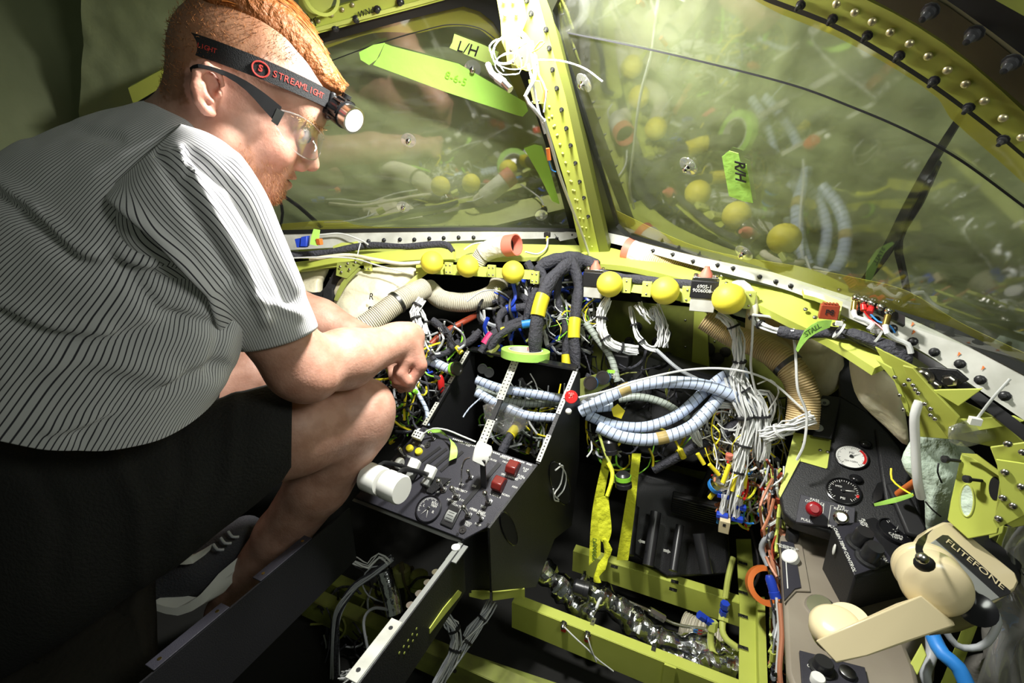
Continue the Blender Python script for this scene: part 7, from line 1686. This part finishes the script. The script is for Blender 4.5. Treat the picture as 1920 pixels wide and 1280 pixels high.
# dangling connectors
for k, (x, y, d, m, lab) in enumerate([(1356, 928, .87, 'blue', 'upper left blue multi pin connector'), (1388, 950, .87, 'blue', 'upper right blue multi pin connector'), (1354, 966, .865, 'blue', 'middle blue connector above the beige plug'), (1382, 972, .87, 'blue', 'lower right blue connector')]):
    t = thing('pin_connector', P(x, y, d), lab, 'connector'); MB().box(P(x, y, d), X_*.010, Y_*.006, Z_*.004).build('body', m, t, bevel=.0008)
    bundle_mb(T([(x, y-3, d), (x+2, y-20, d), (x+4, y-40, d)]), .005, 8, .0009).build('pin_wires', WB_, t)
t = thing('beige_plug', P(1358, 985, .86), 'beige square plug with a black hole hanging lowest', 'plug'); MB().box(P(1358, 984, .86), X_*.009, Y_*.008, Z_*.013).build('body', 'phone_beige', t, bevel=.001); MB().box(P(1358, 984, .852), X_*.0025, Y_*.001, Z_*.003).build('hole', 'ink', t)
for k, (a, b, d, lab) in enumerate([((1330, 870), (1348, 890), .87, 'yellow wire marker sleeve, uppermost'), ((1355, 905), (1368, 870), .86, 'yellow wire marker sleeve beside the pink cap'), ((1372, 920), (1380, 885), .86, 'yellow wire marker sleeve left of the hanging wires'), ((1308, 850), (1320, 870), .88, 'yellow wire marker sleeve farthest left'), ((1395, 915), (1400, 880), .87, 'yellow green marker sleeve at right')]):
    cable('marker_sleeve', [P(*a, d), P(*b, d)], .0042, 'yellow', lab, 'sleeve', n=10)
blob_conn('pink_cap', 1366, 862, .865, (0, 0, 1), .006, .012, 'pink_collar', None, 'small pink cap among the white wires', 'cap')
blob_conn('wire_plug', 1340, 915, .89, (.3, -.3, .8), .016, .028, 'steel', 'sky_blue', 'steel ribbed plug behind the marker sleeves')
for k, (x, y, lab) in enumerate([(1142, 822, 'black round plug above the yellow streamers'), (1168, 886, 'black plug with a lime band hanging right of the streamer knot')]): blob_conn('black_plug', x, y, .93, (.15, -.1, -1), .015, .030, 'dark_plastic', 'lime' if k else None, lab, 'plug')
# yellow tape streamers
def streamer(L, R, label, extra=None):
    t = thing('tape_streamer', P(*L[0]), label, 'streamer'); strip3('streamer', L, R, (0, .0006, 0), 'yellow_tape', t, N=60); return t
s1_ = streamer([(1118, 935, .90), (1121, 980, .90), (1123, 1000, .90), (1128, 1015, .90)], [(1140, 928, .90), (1146, 980, .90), (1146, 1000, .90), (1140, 1018, .90)], 'front yellow tape streamer tied in a knot')
MB().tube(T([(1132, 1010, .90), (1140, 1028, .90), (1136, 1045, .90), (1128, 1062, .90), (1119, 1078, .90), (1120, 1090, .90)]), lambda q: .005+.004*math.sin(q*8)**2, n=8, flat=.5).build('twisted_tail', 'yellow_tape', s1_)
MB().tube(T([(1140, 868, .92), (1148, 885, .91), (1146, 905, .905), (1138, 930, .90)]), .004, n=8).build('tie_cord', 'yellow_tape', s1_)
streamer([(1185, 850, .96), (1180, 900, .96), (1170, 960, .97), (1156, 1050, .98)], [(1202, 850, .96), (1196, 900, .96), (1190, 960, .97), (1178, 1050, .98)], 'straight yellow tape streamer right of the knotted one')
w2 = streamer([(1140, 800, .98), (1130, 860, .98), (1110, 960, .99), (1104, 1060, .99)], [(1156, 800, .98), (1146, 860, .98), (1128, 960, .99), (1126, 1040, .99)], 'rear yellow tape streamer reaching the floor beam')
text('DANGER', P(1114, 1030, .985), P(1114, 1060, .985)-P(1116, 1000, .985), X_, .012, 'green_ink', w2)
cable('yellow_lead', [(1122, 810, .93), (1135, 850, .925), (1148, 880, .92), (1150, 905, .91)], .003, 'primer_pale', 'yellow green lead above the knotted streamer', 'lead')
t = thing('yellow_tag', P(1160, 770, .93), 'crumpled yellow tag and clear bag under the topmost hose', 'tag'); MB().prism(T([(1146, 766, .93), (1158, 757, .93), (1172, 770, .93), (1165, 785, .93), (1150, 780, .93)]), Y_*.001).build('tag_sheet', 'yellow', t)
t = pad('plastic_bag', [(1085, 742, .93), (1110, 738, .93), (1130, 742, .93), (1138, 752, .93), (1120, 765, .93), (1092, 762, .93)], 0, .008, 'clear_plastic', 'clear plastic scrap beside the red pull knob', 31, cat='bag')
pad('plastic_bag', [(905, 760, .98), (935, 750, .98), (985, 770, .97), (990, 800, .97), (950, 815, .97), (915, 800, .98)], 0, .012, 'clear_plastic', 'clear plastic bag inside the pedestal frame', 33, cat='bag')
tgy = [(965, 795, 1.0, 'yellow tag band on the sleeve inside the frame')]
sleeve([(940, 850, .95), (955, 820, .97), (972, 795, 1.0), (985, 770, 1.03)], .011, 'dark sleeve with a yellow band inside the pedestal frame', [(.35, .6)])
cable('white_wire', [(868, 782, .96), (880, 765, .97), (902, 745, .98)], .0016, 'spiral_wrap', 'pale lead sticking out of the left frame rail', 'wire')
cable('white_wire', [(994, 700, .99), (1005, 720, .99), (1010, 745, .99)], .0013, WB_, 'thin white wire above the upper blue hose', 'wire')
# console side and bottom
blob_conn('blue_connector', 1442, 1078, .80, P(1452, 1112, .79)-P(1442, 1078, .80), .008, .036, 'blue', None, 'blue cylindrical connector between beam and beige console')
cable('orange_wire', [(1432, 985, .84), (1440, 1020, .83), (1450, 1060, .81), (1458, 1110, .79)], .0035, 'copper_wire', 'orange wire bundle along the beige console edge', 'wire')
cable('orange_wire', [(1462, 1130, .76), (1466, 1190, .74), (1462, 1260, .72), (1470, 1310, .71)], .0038, 'copper_wire', 'copper wire low beside the beige console', 'wire')
cable('white_wire', [(1456, 1120, .77), (1460, 1180, .755), (1456, 1260, .74)], .0022, WB_, 'white wire low beside the beige console', 'wire')
t = thing('orange_grommet', P(1438, 1095, .84), 'orange ring beside the floor beam corner', 'ring'); MB().cyl(P(1440, 1098, .84), P(1434, 1096, .86), .034, n=32, hollow=.72).build('ring', 'orange', t)
cable('black_hose', [(1408, 990, .93), (1420, 1040, .90), (1422, 1080, .89), (1408, 1105, .90)], .003, 'black_rubber', 'thin black hose behind the floor beam', 'hose')
cable('grey_hose', [(1452, 1000, .81), (1436, 1010, .82), (1428, 1030, .83), (1440, 1060, .82)], .005, 'grey_wire', 'grey looping lead beside the slider panel', 'hose', n=10)
wire_bundle('wire_bundle', [(832, 1155, .86), (850, 1175, .86), (856, 1205, .86), (845, 1240, .85), (815, 1300, .84)], .010, 20, .0016, ['white_wire', 'grey_wire'], 'pale wire bundle bending under the right console wall', ties=(.3, .62))
wire_bundle('wire_bundle', [(925, 1128, .92), (905, 1160, .90), (875, 1200, .88), (845, 1250, .86), (800, 1310, .84)], .011, 20, .0016, ['grey_wire', 'white_wire'], 'wire bundle running from the green trim to the bottom', ties=(.25, .5, .75))
wire_bundle('wire_bundle', [(735, 1045, .98), (700, 1075, .97), (660, 1105, .96), (635, 1145, .96), (628, 1200, .97), (628, 1275, .98)], .008, 14, .0018, ['sleeve_grey', 'grey_wire'], 'dark wire bundle sweeping under the console front')
cable('grey_wire', [(740, 1145, .95), (700, 1140, .95), (682, 1165, .95), (690, 1220, .95)], .003, 'grey_wire', 'grey wire arc under the console', 'wire')
wire_bundle('wire_bundle', [(640, 1275, .85), (670, 1262, .85), (705, 1262, .85)], .012, 14, .0012, WB_, 'bright white wire ends at the bottom edge')
cable('clear_tube', [(720, 1070, .98), (732, 1110, .97), (740, 1150, .96)], .018, 'foil', 'shiny foil tube under the pedestal front', 'tube', n=16)
wire_bundle('wire_bundle', [(655, 1045, .96), (690, 1060, .96), (710, 1040, .97), (730, 1055, .97)], .006, 8, .0014, WB_, 'small white wire knot below the control panel')
for k, (x, y, lab) in enumerate([(752, 1062, 'left dull cap under the control panel'), (785, 1072, 'right dull cap under the control panel')]): blob_conn('end_cap', x, y, 1.0, (.1, -.2, -1), .020, .035, 'primer_dull', None, lab, 'cap')
for k, (pts) in enumerate([[(1058, 1175, .87), (1078, 1195, .865), (1100, 1215, .865), (1120, 1235, .87), (1150, 1258, .88)], [(1102, 1195, .862), (1108, 1215, .862), (1118, 1240, .87)]]): cable('white_wire', pts, .0014, WB_, ['white wires trailing from the left red stud', 'white wire trailing from the right red stud'][k], 'wire')
blob_conn('black_plug', 1075, 1098, .96, P(1105, 1108, .95)-P(1075, 1098, .96), .016, .032, 'dark_plastic', None, 'black plug lying at the left end of the foil ducts', 'plug')
# ============================================================ camera and light
cd = bpy.data.cameras.new('camera'); co = bpy.data.objects.new('camera', cd); col.objects.link(co)
co.location = CAM; co.rotation_euler = (math.pi/2-PITCH, 0, YAW)
cd.sensor_width = 36; cd.lens = 36*FPX/1920; cd.clip_start = .01
bpy.context.scene.camera = co
def light(name, c, size, power, colr=(1, 1, 1), aim=None, typ='AREA', spread=None):
    l = bpy.data.lights.new(name, typ); l.energy = power; l.color = colr
    o = bpy.data.objects.new(name, l); col.objects.link(o); o.location = W(c)
    if typ == 'AREA':
        l.size = size; l.shape = 'DISK'
        if spread: l.spread = spread
        o.rotation_mode = 'QUATERNION'; o.rotation_quaternion = (W(aim)-W(c)).to_track_quat('-Z', 'Y')
    else: l.shadow_soft_size = size
    return o
light('work_light', (.01, .475, -.53), .09, 12.5, (1, .99, .93), aim=(-.06, -.2, -.80))
light('fill_light', (.34, .20, .0), .22, 2.1, (.96, 1, .90), aim=(0, 0, -.9))  # unseen fill lamp, added to lift the darker areas
w = bpy.data.worlds.new('world'); bpy.context.scene.world = w; w.use_nodes = True
w.node_tree.nodes['Background'].inputs[0].default_value = (.8, .9, .7, 1); w.node_tree.nodes['Background'].inputs[1].default_value = .06
vs_ = bpy.context.scene.view_settings; vs_.view_transform = 'Standard'; vs_.look = 'None'; vs_.gamma = 1; vs_.exposure = .18; vs_.use_curve_mapping = False
